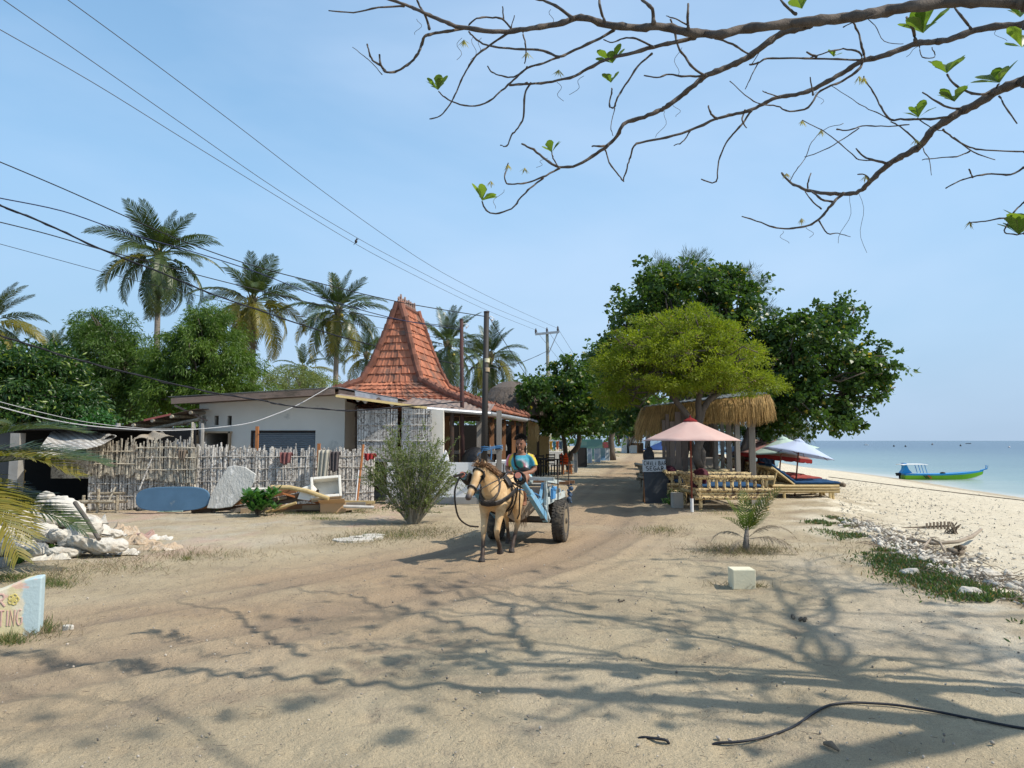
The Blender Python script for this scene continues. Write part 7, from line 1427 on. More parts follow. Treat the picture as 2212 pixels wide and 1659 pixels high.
def spl(P, k=6):
    out = []; n = len(P)
    for i in range(n-1):
        p0, p1, p2, p3 = (Vector(P[j]) for j in (max(i-1, 0), i, i+1, min(i+2, n-1)))
        for q in range(k): s = q/k; out.append(.5*((2*p1)+(-p0+p2)*s+(2*p0-5*p1+4*p2-p3)*s*s+(-p0+3*p1-3*p2+p3)*s**3))
    return out+[Vector(P[-1])]
m = MB(); hs = [(1376, 1592, -.012), (1390, 1596, .008), (1420, 1600, .010), (1440, 1602, .006), (1455, 1603, -.02), (1525, 1606, -.02), (1548, 1607, .004), (1590, 1608, .012), (1640, 1600, .012), (1700, 1582, .014), (1735, 1562, .014), (1758, 1545, .014), (1790, 1529, .014), (1830, 1523, .014), (1880, 1524, .014), (1940, 1528, .012), (2020, 1541, .012), (2110, 1559, .012), (2212, 1578, .012), (2330, 1590, .012)]
m.tube(spl([G(u, v)+Vector((0, 0, h)) for u, v, h in hs]), .0075, 8); tag(m.build('hose', flat('black_hose', (.02, .021, .026), .5), smooth=True), 'thin black hose snaking over the sand at the bottom right', 'hose')
for i, (u, v, s, lab) in enumerate(((1720, 1338, .03, 'dark dried lump on the sand right of the pale block'), (1340, 1300, .02, 'small brown seed pod on the sand, centre'))):
    m = MB(); g = G(u, v); 
    for k in range(6): m.ball(g+Vector((random.gauss(0, s), random.gauss(0, s), s*.4)), s*.6, 6, 4)
    tag(m.build('dry_debris', M_STICK), lab, 'debris')
# ================= left of the road, farther away =================
M_CHAIR = flat('chair_dark', (.03, .022, .018)); M_ORG = mat('life_orange', (.85, .10, .015), (.7, .07, .01), 8, rough=.7, bump=.4)
def chair(label, x, y, rz, mt, grp='dark cafe chairs left of the road'):
    t = thing('chair', label, 'chair', (x, y, 0), rz, grp)
    for sx in (-.2, .2):
        for sy in (-.2, .2): m = MB(); m.box((sx, sy, .225 if sy < 0 else .48), (.04, .04, .45 if sy < 0 else .96)); m.build('leg', mt, t)
    m = MB(); m.box((0, 0, .46), (.44, .44, .035)); m.build('seat', mt, t); m = MB()
    for z in (.62, .76, .9): m.box((0, .2, z), (.38, .02, .06))
    m.build('backrest', mt, t); return t
def table(label, x, y, w_, d_, h, mt, rz=0):
    t = thing('table', label, 'table', (x, y, 0), rz)
    for sx in (-1, 1):
        for sy in (-1, 1): m = MB(); m.box((sx*(w_/2-.06), sy*(d_/2-.06), (h-.04)/2), (.06, .06, h-.04)); m.build('leg', mt, t)
    m = MB(); m.box((0, 0, h-.02), (w_, d_, .04)); m.build('tabletop', mt, t)
for i, (u, Y, rz, lab) in enumerate(((1152, 31.5, .4, 'dark chair leftmost by the restaurant corner'), (1168, 32.5, 2.5, 'dark chair left of the cafe table'), (1198, 33, -1.3, 'dark chair right of the cafe table'), (1185, 35, 3.1, 'dark chair behind the cafe table'), (1142, 33.5, 1, 'dark chair in the shade behind the driver'))): chair(lab, D(u, 0, Y).x, Y, rz, M_CHAIR)
table('dark cafe table under the round tree', D(1182, 0, 33).x, 33, .9, .7, .75, M_CHAIR); table('second dark table near the bamboo partition', D(1160, 0, 34).x, 34.5, .9, .7, .75, M_CHAIR)
t = thing('stool', 'orange brown wooden stool holding up the life jacket', 'stool', (D(1218, 0, 34.3).x, 34.3, 0), .2)
for sx in (-.2, .2):
    for sy in (-.15, .15): m = MB(); m.box((sx, sy, .21), (.05, .05, .42)); m.build('leg', M_WOODO, t)
m = MB(); m.box((0, 0, .44), (.52, .4, .04)); m.box((0, -.15, .15), (.4, .03, .05)); m.build('seat', M_WOODO, t)
lj = D(1218, 991, 34.2); t = thing('life_jacket', 'bright orange life jacket with black straps hung above the stool', 'life jacket', lj)
m = MB(); m.prism([(-.17, 0, -.28), (.2, 0, -.24), (.22, 0, .0), (.16, 0, .2), (.1, 0, .3), (.04, 0, .18), (-.04, 0, .18), (-.1, 0, .3), (-.18, 0, .2), (-.2, 0, 0)], (0, .1, 0)); m.build('vest', M_ORG, t, bevel=.03)
m = MB()
for z in (-.17, -.05, .07): m.box((.0, -.01, z), (.36, .015, .02))
m.box((0, -.01, 0), (.02, .015, .4)); m.build('strap', M_BLACK, t)
def board(label, u0, u1, v0, v1, Y, mt, lean_=.15, frame=None, rz=0.0):
    a = D(u0, v1, Y); b = D(u1, v0, Y); a.z = max(a.z, 0); w_ = b.x-a.x; h = b.z-a.z; t = thing('display_board', label, 'board', (a.x, Y, a.z), rz, 'display boards along the left side of the road'); m = MB(); m.prism([(0, 0, 0), (w_, 0, 0), (w_, lean_, h), (0, lean_, h)], (0, .03, 0)); m.build('panel', mt, t)
    m = MB()
    for x in (.02, w_-.02): m.bar((x, -.008, 0), (x, lean_-.008, h), .04, .02)
    m.bar((x, .45, 0), (x, lean_+.02, h*.95), .03, .03); m.build('frame', frame or M_WHITE, t)
def photomat(nm, cs, sc, st=(1, 1, 1)):
    m, nt, b = newmat(nm); vo = node(nt, 'ShaderNodeTexVoronoi'); vo.inputs['Scale'].default_value = sc; vo.distance = 'CHEBYCHEV'; nt.links.new(coords(nt, st), vo.inputs['Vector']); sp = nt.nodes.new('ShaderNodeSeparateColor'); nt.links.new(vo.outputs['Color'], sp.inputs[0])
    c = ramp(nt, sp.outputs[0], [(i/len(cs), q) for i, q in enumerate(cs)]); c = mixc(nt, .5, c, mixc(nt, noi(nt, coords(nt), sc*2, 4), cs[0], cs[-1])); nt.links.new(c, b.inputs[0]); b.inputs['Roughness'].default_value = .5; return m
M_PH = photomat('photo_prints', [(.05, .12, .22), (.5, .55, .58), (.08, .22, .32), (.3, .36, .36), (.6, .62, .62)], 3.5); M_PH2 = photomat('sea_poster', [(.02, .16, .40), (.03, .28, .36), (.10, .30, .14), (.5, .6, .65)], 1.6); M_MUR = photomat('mural', [(.03, .14, .15), (.02, .09, .12), (.05, .20, .16), (.12, .22, .2)], .9, (1, 1, 2.5))
board('tall plain black board beside the far tree trunk', 1248, 1268, 967, 1009, 42, M_BLACK, frame=M_BLACK); board('narrow white framed board of photographs leaning by the stool', 1239, 1248, 980, 1021, 35, M_PH); board('white framed board of small photographs, left of the blue poster', 1284, 1297, 969, 998, 51, M_PH); board('wide blue sea poster behind the photo boards', 1290, 1310, 968, 995, 54, M_PH2); board('white framed board of photographs right of the blue poster', 1308, 1317, 968, 995, 53.5, M_PH); board('pale grey banner board next to the black board', 1269, 1279, 969, 1000, 50, M_PH)
m = MB(); a, b = D(1241, 968, 60), D(1301, 949, 60); m.box(((a.x+b.x)/2, 60, (b.z+0)/2), (b.x-a.x, .2, b.z)); tag(m.build('mural_wall', M_MUR), 'green and blue painted mural wall beyond the display boards', 'wall')
def counter(name, lab, cat, u0, u1, v0, Y, dp, mt, z0=0): a, b = D(u0, v0, Y), D(u1, v0, Y); m = MB(); m.box(((a.x+b.x)/2, Y+dp/2, (a.z+z0)/2), (b.x-a.x, dp, a.z-z0)); tag(m.build(name, mt, bevel=.01), lab, cat)
counter('bamboo_partition', 'orange brown bamboo matting partition behind the driver', 'partition', 1138, 1186, 940, 36, .06, M_MAT); counter('bar_counter', 'white counter under the round tree', 'counter', 1186, 1226, 975, 38, .6, M_WHITEW, .2)
counter('green_sheet_roof', 'pale green corrugated sheet over the partition', 'roof sheet', 1136, 1160, 938, 37, 1.0, flat('green_tin', (.10, .36, .26)), 2.0); counter('hedge', 'bougainvillea hedge with pink flowers beyond the mural', 'hedge', 1300, 1319, 955, 62, 1, mat('bougain', (.30, .04, .08), (.05, .10, .03), 3, contrast=.1, bump=.8))
for u, c, lab in ((1190, (.5, .28, .03), 'yellow beach dress on the rail above the counter'), (1197, (.05, .2, .3), 'blue beach dress on the rail above the counter'), (1204, (.45, .12, .05), 'red orange beach dress on the rail'), (1211, (.06, .1, .16), 'navy beach dress on the rail')): cloth('hanging_dress', lab, u, 955, 6, 17, 38.5, flat('dress%d' % u, c), cat='dress')
m = MB(); a, b = D(1186, 952, 38.6), D(1216, 952, 38.6); m.tube([a, b], .02, 5); m.tube([a, (a.x, 38.6, 0)], .03, 5); m.tube([b, (b.x, 38.6, 0)], .03, 5); tag(m.build('clothes_rail', M_TIN), 'clothes rail holding the beach dresses', 'rail')
kb = D(1333, 0, 92).x; t = thing('kiosk', 'small white kiosk with a rust red roof far down the road', 'kiosk', (kb, 92, 0)); m = MB(); m.box((.2, 0, 1.2), (.4, 2, 2.4)); m.box((1.0, 1, 1.2), (1.8, .1, 2.4)); m.box((1.3, 0, .5), (1.0, 2, 1.0)); m.build('wall', M_WHITEW, t)
m = MB(); m.prism([(-.1, -1.3, 2.5), (2.1, -1.3, 2.3), (1.0, -1.3, 3.3)], (0, 2.6, 0)); m.build('roof', mat('rust_roof', (.25, .11, .08), (.2, .08, .06), 3), t)
for x in (.75, 1.75): m = MB(); m.box((x, -1, 1.2), (.12, .12, 2.4)); m.build('post', M_WHITEW if x < 1 else M_WOODB, t)
a = D(1357, 953, 88); b = D(1392, 945, 88); m = MB(); m.sheet(lambda u, v: (a.x+(b.x-a.x)*u, 88+5*v, 1.95+.45*math.sin(u*PI)*.8-.06*math.sin(v*9)), 14, 6); tag(m.build('tarpaulin', flat('tarp_blue', (.02, .06, .20))), 'dark blue tarpaulin awning at the far end of the road', 'tarpaulin')
counter('dark_stall', 'dark stall under the blue tarpaulin', 'stall', 1362, 1390, 957, 92, 2, M_WOODD); counter('white_stall', 'low white roadside stall beyond the kiosk', 'stall', 1362, 1368, 962, 110, 3, M_WHITEW)
# ================= horse =================
HO = Vector((-.15, 10.2, -.005)); HR = R(-106); CO = Vector((.26, 11.6, 0)); CR = R(-104)
def horsemat():
    m, nt, b = newmat('horse_coat'); t = nt.nodes.new('ShaderNodeTexCoord'); s = nt.nodes.new('ShaderNodeSeparateXYZ'); nt.links.new(t.outputs['Object'], s.inputs[0]); v = t.outputs['Object']
    n = noi(nt, v, 5, 5, .65, .6); c = mixc(nt, ramp(nt, n, [(.38, 0.0), (.62, 1.0)]), (.64, .44, .235), (.44, .27, .12))  # darker noise patches paint muscle shading into the coat
    zz = mth(nt, 'ADD', s.outputs[2], mth(nt, 'MULTIPLY', n, .12)); c = mixc(nt, ramp(nt, zz, [(.30, 1.0), (.45, 0.0)]), c, (.055, .035, .025))
    # dark muzzle, pale front of the face
    hd = mth(nt, 'SUBTRACT', s.outputs[0], mth(nt, 'MULTIPLY', s.outputs[2], 1.0)); up = ramp(nt, s.outputs[2], [(.80, 0.0), (.82, 1.0)])
    c = mixc(nt, mth(nt, 'MULTIPLY', up, ramp(nt, hd, [(.12, 0.0), (.24, 1.0)])), c, (.075, .06, .055))
    c = mixc(nt, mth(nt, 'MULTIPLY', up, mth(nt, 'MULTIPLY', ramp(nt, hd, [(-.22, 0.0), (-.12, .55)]), ramp(nt, hd, [(.06, 1.0), (.14, 0.0)]))), c, (.50, .40, .29))
    nt.links.new(c, b.inputs[0]); b.inputs['Roughness'].default_value = .55; b.inputs['Specular IOR Level'].default_value = .35; addbump(nt, b, noi(nt, v, 60, 3), .15, .004); return m
M_HORSE = horsemat(); M_MANE = mat('mane_hair', (.42, .24, .12), (.16, .085, .045), 12, (1, 1, 1), rough=.6, isl=.6); M_LEATH = mat('leather_dark', (.035, .027, .022), (.02, .017, .015), 9, rough=.5)
M_HOOF = flat('hoof', (.05, .04, .035)); M_SKIN = mat('skin', (.26, .125, .075), (.21, .095, .055), 9, rough=.55, bump=.05)
def horse():
    t = thing('horse', 'buckskin pony with dark legs and black harness trotting towards the camera', 'horse', HO, HR); m = MB()
    m.tube([(-.66, 0, .93), (-.60, 0, .92), (-.50, 0, .895), (-.36, 0, .885), (-.18, 0, .845), (.02, 0, .825), (.2, 0, .84), (.34, 0, .87), (.46, 0, .875), (.55, 0, .86), (.60, 0, .84)], [(.05, .07), (.13, .15), (.185, .205), (.205, .22), (.215, .225), (.215, .23), (.20, .235), (.18, .24), (.155, .215), (.12, .16), (.06, .09)], 20, up=(0, 0, 1))
    m.tube([(.10, 0, .98), (.25, 0, 1.02), (.38, 0, 1.01)], [(.05, .07), (.06, .10), (.06, .10)], 12)
    m.tube([(.38, 0, .93), (.50, -.01, 1.00), (.62, -.02, 1.09), (.72, -.035, 1.165), (.80, -.045, 1.205)], [(.12, .23), (.095, .185), (.078, .145), (.066, .115), (.055, .085)], 16)
    m.tube([(.77, -.04, 1.235), (.83, -.05, 1.19), (.90, -.06, 1.12), (.97, -.07, 1.045), (1.04, -.085, .97), (1.10, -.095, .91), (1.135, -.10, .875), (1.15, -.102, .855)], [(.045, .055), (.066, .085), (.068, .092), (.056, .072), (.044, .055), (.042, .048), (.043, .044), (.03, .03)], 14)
    m.ball((.86, -.055, 1.10), (.05, .058, .06), 10, 8)
    for s in (-1, 1):
        m.ball((1.13, -.10+s*.026, .885), (.022, .016, .02), 8, 6); m.ball((.915, -.063+s*.052, 1.135), (.026, .014, .02), 8, 6)
        y = -.045+s*.042; m.tube([(.79, y, 1.245), (.795, y+s*.012, 1.29), (.80, y+s*.016, 1.325), (.80, y+s*.014, 1.35)], [(.024, .018), (.027, .017), (.018, .012), (.004, .004)], 8)
    def leg(P): m.tube([p[:3] for p in P], [(p[3], p[4]) if len(p) > 4 else p[3] for p in P], 12, up=(1, 0, 0))
    leg([(.36, -.10, .86, .09, .14), (.40, -.115, .72, .085, .12), (.41, -.115, .60, .06, .075), (.46, -.105, .49, .045, .05), (.515, -.095, .385, .042, .046), (.545, -.09, .33, .031, .034), (.59, -.08, .17, .026, .03), (.615, -.075, .115, .034, .038), (.645, -.07, .06, .030, .032), (.66, -.07, .02, .040, .044)])
    leg([(.36, .10, .86, .09, .14), (.41, .115, .72, .085, .12), (.45, .115, .61, .062, .075), (.51, .11, .50, .046, .05), (.555, .105, .395, .043, .047), (.545, .10, .34, .032, .034), (.47, .10, .235, .026, .028), (.435, .10, .20, .034, .034), (.415, .10, .155, .030, .030), (.40, .10, .12, .036, .04)])
    leg([(-.42, .10, .92, .09, .16), (-.38, .12, .76, .10, .17), (-.35, .125, .62, .075, .11), (-.40, .12, .50, .050, .065), (-.44, .115, .40, .042, .052), (-.40, .11, .33, .032, .038), (-.30, .095, .17, .028, .032), (-.27, .09, .12, .036, .038), (-.235, .09, .06, .030, .032), (-.215, .09, .02, .040, .046)])
    leg([(-.42, -.10, .92, .09, .16), (-.43, -.12, .76, .10, .17), (-.46, -.125, .64, .075, .11), (-.57, -.12, .54, .050, .062), (-.66, -.12, .45, .042, .05), (-.68, -.12, .38, .032, .036), (-.735, -.12, .22, .027, .030), (-.75, -.12, .17, .035, .036), (-.755, -.12, .12, .030, .03), (-.75, -.12, .075, .036, .042)])
    remesh(m, 'body', M_HORSE, t, .0125, 5, .5)
    for p, q in (((.655, -.07, .05), (.672, -.07, .0)), ((.405, .10, .135), (.385, .10, .085)), ((-.225, .09, .05), (-.20, .09, .0)), ((-.757, -.12, .10), (-.745, -.12, .045))): m = MB(); m.tube([p, q], [.038, .050], 10, up=(1, 0, 0)); m.build('hoof', M_HOOF, t)
    for s in (-1, 1): m = MB(); m.ball((.925, -.064+s*.060, 1.137), (.013, .010, .012), 8, 6); m.build('eye', M_BLACK, t, True); m = MB(); m.ball((1.150, -.102+s*.026, .885), (.008, .007, .012), 8, 5); m.build('nostril', M_BLACK, t)
    random.seed(3); m = MB()
    def hair(p, d, l, r=.006, dr=.5):
        p = Vector(p); d = Vector(d).normalized(); q = p+d*l*.5; e = q+(d+Vector((random.gauss(0, .2), random.gauss(0, .2), -dr))).normalized()*l*.5; m.tube([p, q, e], [r, r*.8, r*.2], 4, cap=False)
    for i in range(420):
        s = random.random(); c = Vector((.40, 0, 1.15)).lerp(Vector((.79, -.045, 1.29)), s); sd_ = random.choice((1, 1, 1, -1)); hair(c+Vector((random.gauss(0, .01), random.gauss(0, .012), random.gauss(-.01, .01))), (random.gauss(.0, .25), sd_*.8, random.uniform(.1, .8)), random.uniform(.08, .17), .0055, .9)
    m.build('mane', M_MANE, t); m = MB()
    for i in range(190): hair((.81+random.gauss(0, .012), -.045+random.gauss(0, .02), 1.255), (random.gauss(.35, .35), random.gauss(.15, .6), random.uniform(.15, 1.0)), random.uniform(.07, .14), .005, .5)
    m.build('forelock', M_MANE, t); m = MB()
    for i in range(240):
        a = Vector((-.66, random.gauss(0, .02), .97+random.gauss(0, .02))); b = a+Vector((-.13+random.gauss(0, .02), random.gauss(.03, .03), -.06)); c = b+Vector((random.gauss(-.02, .03), random.gauss(.03, .03), -.28)); e = c+Vector((random.gauss(.03, .05), random.gauss(0, .04), -random.uniform(.15, .34))); m.tube([a, b, c, e], [.007, .007, .006, .0015], 4, cap=False)
    m.build('tail', mat('tail_hair', (.30, .17, .09), (.05, .03, .02), 4, isl=.6), t)
    # bridle with blinkers
    def ring(c, ax, ru, rv, r, mb, n=18, up=(0, 0, 1), a0=0, a1=360):
        c = Vector(c); ax = Vector(ax).normalized(); u = Vector(up)-ax*Vector(up).dot(ax); u.normalize(); w_ = ax.cross(u); mb.tube([c+u*rv*math.cos(R(a0+(a1-a0)*i/n))+w_*ru*math.sin(R(a0+(a1-a0)*i/n)) for i in range(n+1)], [(r*.4, r)]*(n+1) if False else r, 6)
    ax = Vector((.31, -.05, -.33)); m = MB(); ring((.845, -.053, 1.175), ax, .078, .100, .011, m); ring((1.03, -.083, .982), ax, .055, .068, .013, m); ring((.90, -.06, 1.11), Vector((.6, 0, .8)), .079, .10, .008, m)
    for s in (-1, 1): m.tube([(.83, -.05+s*.070, 1.20), (.92, -.065+s*.071, 1.10), (1.02, -.08+s*.055, .985)], .009, 6); m.tube([(1.02, -.08+s*.056, .98), (1.06, -.09+s*.05, .925), (1.04, -.088+s*.03, .90)], .007, 5)
    m.tube([(.87, -.055-.06, 1.215), (.885, -.058, 1.225), (.87, -.055+.06, 1.215)], .012, 6); m.build('bridle', M_LEATH, t)
    for s in (-1, 1): m = MB(); c = Vector((.915, -.063+s*.095, 1.13)); f = Vector((.5, s*.35, -.5)).normalized(); m.prism([c+Vector((-.045, -s*.02, .04)), c+Vector((.0, s*.0, .06)), c+Vector((.05, s*.02, .02)), c+Vector((.055, s*.02, -.05)), c+Vector((-.01, -s*.0, -.07)), c+Vector((-.05, -s*.02, -.03))], (0, s*.012, 0)); m.build('blinker', M_LEATH, t, bevel=.004)
    # breast collar, saddle, girth
    m = MB(); cp = [(.02, .23, .92), (.20, .225, .88), (.36, .205, .83), (.50, .165, .79), (.60, .10, .765), (.635, 0, .755), (.60, -.10, .765), (.50, -.165, .79), (.36, -.205, .83), (.20, -.225, .88), (.02, -.23, .92)]; m.tube(cp, [(.012, .035)]*11, 8, up=(0, 0, 1)); m.build('breast_collar', M_LEATH, t)
    m = MB(); ring((.50, -.01, .955), (.75, 0, .55), .125, .215, .024, m, 22); m.build('neck_collar', mat('pad', (.11, .09, .07), (.05, .04, .035), 9), t)
    m = MB(); m.sheet(lambda u, v: (.05+.24*v, .225*math.sin((u-.5)*2.3), .86+.245*math.cos((u-.5)*2.3)+.035*(v > .0)*math.cos((u-.5)*3)+.02*math.sin(v*3.1)), 18, 5); o = m.build('saddle_pad', M_LEATH, t, True); mo = o.modifiers.new('s', 'SOLIDIFY'); mo.thickness = .02
    m = MB(); m.bar((.15, -.05, 1.10), (.15, -.07, 1.2), .03, .02); m.ball((.15, -.07, 1.22), (.03, .035, .03), 8, 6); m.bar((.15, .05, 1.10), (.15, .05, 1.16), .03, .02); m.tube([(.17, -.16, 1.06), (.17, -.06, 1.13), (.17, .06, 1.13), (.17, .16, 1.06)], .022, 8); m.build('saddle_tree', M_LEATH, t)
    m = MB(); ring((.17, 0, .845), (1, 0, 0), .222, .262, .014, m, 28); ring((.02, 0, .835), (1, 0, -.15), .226, .25, .009, m, 28); m.build('girth', M_LEATH, t)
    m = MB()
    for k in range(34): a = Vector((.27+random.gauss(0, .03), random.uniform(-.12, .14), 1.13)); m.tube([a, a+Vector((random.gauss(.03, .04), random.gauss(0, .05), .03)), a+Vector((random.gauss(.05, .05), random.gauss(0, .06), -.05))], .006, 4)
    m.build('strap_tangle', M_LEATH, t)
    return t
horse()
# ================= cart =================
M_CBLUE = mat('cart_blue', (.19, .40, .56), (.14, .31, .47), 6, rough=.7, bump=.3, dirt=(.46, .44, .38), dscale=7, dthr=.56); M_CPALE = mat('cart_pale', (.50, .56, .55), (.38, .42, .40), 6, rough=.8, bump=.4, dirt=(.22, .18, .13), dscale=8, dthr=.56); M_CDARK = mat('cart_dark', (.05, .045, .04), (.09, .07, .05), 7, rough=.7, bump=.3)
M_RUB = mat('tyre_rubber', (.045, .042, .04), (.075, .066, .055), 9, rough=.9, bump=.3, dirt=(.20, .16, .115), dscale=5, dthr=.55); M_RIM = mat('rim', (.36, .29, .19), (.22, .17, .11), 6, rough=.5, metal=.3)
def wheel(par, y, out):
    w_ = bpy.data.objects.new('wheel', None); COL.objects.link(w_); w_.parent = par; w_.location = (0, y, .325); w_.rotation_euler = (R(-90*out), 0, 0); w_.scale = (1, 1, .88); m = MB()
    m.lathe([(.185, -.095), (.23, -.112), (.28, -.108), (.307, -.09), (.318, -.05), (.32, 0), (.318, .05), (.307, .09), (.28, .108), (.23, .112), (.185, .095), (.18, .06), (.18, -.06), (.185, -.095)], 48)
    for k in range(40):
        a = 2*PI*k/40
        for j, z in enumerate((-.068, 0, .068)):
            aa = a+(.078 if j == 1 else 0); c = Vector((math.cos(aa)*.319, math.sin(aa)*.319, z)); m.box(c, (.014, .036, .052), Matrix.Rotation(aa, 3, 'Z')@Matrix.Rotation(.35*(1 if k % 2 else -1), 3, 'X'))
        for s in (-1, 1): c = Vector((math.cos(a)*.302, math.sin(a)*.302, s*.096)); m.box(c, (.03, .026, .018), Matrix.Rotation(a, 3, 'Z'))
    m.build('tyre', M_RUB, w_); m = MB(); m.lathe([(.192, .10), (.18, .095), (.172, .06), (.165, .02), (.12, .005), (.10, .03), (.06, .05), (.055, .07), (.03, .075), (.001, .076)], 30); m.lathe([(.19, -.095), (.17, -.06), (.15, -.02), (.05, -.02), (.001, -.02)], 30)
    o = m.build('rim', M_RIM, w_, True); mo = o.modifiers.new('e', 'EDGE_SPLIT'); m = MB()
    for k in range(5): a = k*1.2566; m.ball((math.cos(a)*.085, math.sin(a)*.085, .045), .012, 6, 4)
    m.lathe([(.045, .06), (.045, .11), (.03, .125), (.001, .126)], 12); m.build('hub', M_CDARK, w_)
def cart():
    t = thing('horse_cart', 'two wheeled wooden cart with peeling light blue side rails and car tyres', 'cart', CO, CR); wheel(t, .53, 1); wheel(t, -.53, -1); P = lambda mb, n, mt, **k: mb.build(n, mt, t, **k)
    m = MB(); m.bar((0, -.46, .325), (0, .46, .325), .07, .08); m.bar((0, .36, .33), (0, .40, .60), .12, .10, up=(1, 0, 0)); m.bar((0, -.36, .33), (0, -.40, .60), .12, .10, up=(1, 0, 0)); P(m, 'axle', M_CDARK)
    m = MB()
    for y in (-.34, .34): m.bar((-1.0, y, .56), (.65, y, .56), .06, .08)
    m.bar((.6, -.36, .42), (.6, .40, .42), .06, .06); m.bar((.25, -.3, .36), (.25, .3, .36), .04, .05); P(m, 'chassis', M_CDARK)
    m = MB()
    for k in range(7): m.box((-.22, -.36+.12*k, .62), (1.62, .112, .025))
    P(m, 'bed', M_WOODG)
    for s in (-1, 1):
        y = s*.43; m = MB(); m.bar((.62, y, 1.0), (-1.0, y, .86), .035, .06); m.bar((.60, y, .68), (-.98, y, .68), .03, .10); P(m, 'side_rail', M_CPALE if s > 0 else M_CBLUE)
        for k in range(6): x = .58-.31*k; m = MB(); m.bar((x, y-s*.032, .62), (x, y-s*.032, 1.0-.045*k-.03), .026, .055, up=(1, 0, 0)); P(m, 'side_post', M_CBLUE if k % 2 == 0 else M_CPALE)
        m = MB(); m.box((.30, y-s*.05, .80), (.50, .018, .26)) if s > 0 else m.box((-.1, y+.05, .8), (1.3, .018, .2)); P(m, 'side_panel', M_CPALE)
    m = MB(); m.box((.33, .475, .78), (.20, .05, .17)); m.bar((.42, .50, .86), (.24, .50, .86), .04, .05); P(m, 'blue_box', mat('box_blue', (.10, .32, .62), (.08, .25, .5), 5, rough=.5), bevel=.01)
    m = MB(); m.box((.655, 0, .81), (.022, .80, .17)); m.box((.66, .0, .655), (.022, .80, .09)); P(m, 'front_board', M_WOODG); m = MB(); m.box((.68, .33, .655), (.02, .10, .10)); m.box((.682, -.30, .655), (.02, .10, .10)); P(m, 'front_panel', M_CPALE)
    m = MB(); m.bar((.70, -.50, 1.03), (.70, .56, 1.02), .04, .05); m.bar((.66, .42, .60), (.66, .42, 1.03), .04, .05, up=(1, 0, 0)); m.bar((.66, -.42, .60), (.66, -.42, 1.03), .04, .05, up=(1, 0, 0)); P(m, 'front_rail', M_CPALE)
    m = MB(); m.box((.38, 0, .915), (.30, .86, .035)); P(m, 'seat_plank', M_WOODG); m = MB(); m.bar((-.35, -.62, .90), (-.35, .62, .90), .04, .05); m.bar((-1.0, -.45, .88), (-1.0, .60, .88), .04, .05); P(m, 'cross_rail', M_WOODB)
    for x, y, z in ((-1.0, .50, 1.22), (.05, .50, 1.22), (-.35, -.50, 1.2)): m = MB(); m.tube([(x, y, .60), (x, y, z)], .010, 6); P(m, 'iron_rod', M_IRON)
    for s in (-1, 1):   # long shafts rising past the pony
        y0, y1 = s*.37, s*.38; m = MB(); a = Vector((.42, y0, .40)); b = Vector((1.62, y1, .88)); c = Vector((2.28, y1, 1.15)); m.bar(a, b, .075, .12, w1=.07, h1=.10); sh = P(m, 'shaft', M_CBLUE, bevel=.006)
        m = MB(); m.tube([b-(c-b)*.1, c], .040, 12); m.build('shaft_pole', M_CBLUE, sh); m = MB(); m.tube([c-(c-b).normalized()*.012, c+(c-b).normalized()*.006], .041, 12); m.build('shaft_end', flat('bare_end', (.52, .20, .14)), sh)
        m = MB(); m.bar(Vector((.55, y0, .70)), Vector((1.05, y0, .66)), .04, .04); m.bar(Vector((.62, y0, .95)), Vector((.95, y0, .62)), .04, .03); m.build('shaft_brace', M_CBLUE, sh)
    # rope and rein coils wound on the shaft end at the viewer's right, black pad on the other
    m = MB()
    for k in range(9): x = 2.12+.012*k; z = 1.087+.0048*k; rr = random.uniform(.055, .085); m.tube([(x+.01*math.sin(q), .38+rr*math.cos(q*PI/6), z+rr*math.sin(q*PI/6)) for q in range(13)], .009, 5)
    m.tube([(2.15, .38, 1.04), (2.1, .36, .85), (2.0, .33, .62), (1.9, .28, .55)], .011, 5); P(m, 'rope_coil', M_LEATH)
    m = MB()
    for k in range(8): x = 2.02+.025*k; m.tube([(x, -.38+.055*math.cos(q*PI/6), 1.05+.4*(x-2.02)+.05*math.sin(q*PI/6)) for q in range(13)], .013, 5)
    m.bar((2.30, -.36, 1.16), (2.44, -.44, 1.13), .03, .03); P(m, 'shaft_binding', M_LEATH)
    m = MB(); random.seed(4)   # blue rag tied at the tail
    for k in range(12): m.ball((-1.0+random.gauss(0, .03), .53+random.gauss(0, .02), .85-.03*k+random.gauss(0, .02)), (random.uniform(.02, .045),)*3, 7, 5)
    P(m, 'blue_rag', mat('blue_rag', (.06, .10, .16), (.03, .05, .09), 12, bump=.5), smooth=True)
    m = MB(); m.sheet(lambda u, v: (.95-.35*u, -.30+.62*u, .70-.02*math.sin(u*9)-(.25*math.sin(u*PI)+.04)*v+.02*math.sin(v*8+u*5)), 16, 10); m.sheet(lambda u, v: (.95-.30*u, -.28+.6*u, .69-(.27*math.sin(u*PI)+.03)*v), 16, 6); P(m, 'feed_sack', mat('dirty_sheet', (.40, .33, .25), (.28, .22, .16), 6, bump=.6), smooth=True)
    m = MB(); m.tube([(.72, .44, .95), (.74, .47, .7), (.73, .46, .40)], .009, 5); m.tube([(.70, .42, .62), (.66, .48, .42), (.55, .44, .36)], .016, 6); P(m, 'hanging_rope', M_CPALE)
    return t
cart()
def W2(p): return CO+Matrix.Rotation(CR, 3, 'Z')@Vector(p)
def H2(p): return HO+Matrix.Rotation(HR, 3, 'Z')@Vector(p)
m = MB()   # reins, traces, hanging rein
lh = W2((.84, .05, 1.10)); rh = W2((.84, -.05, 1.10))
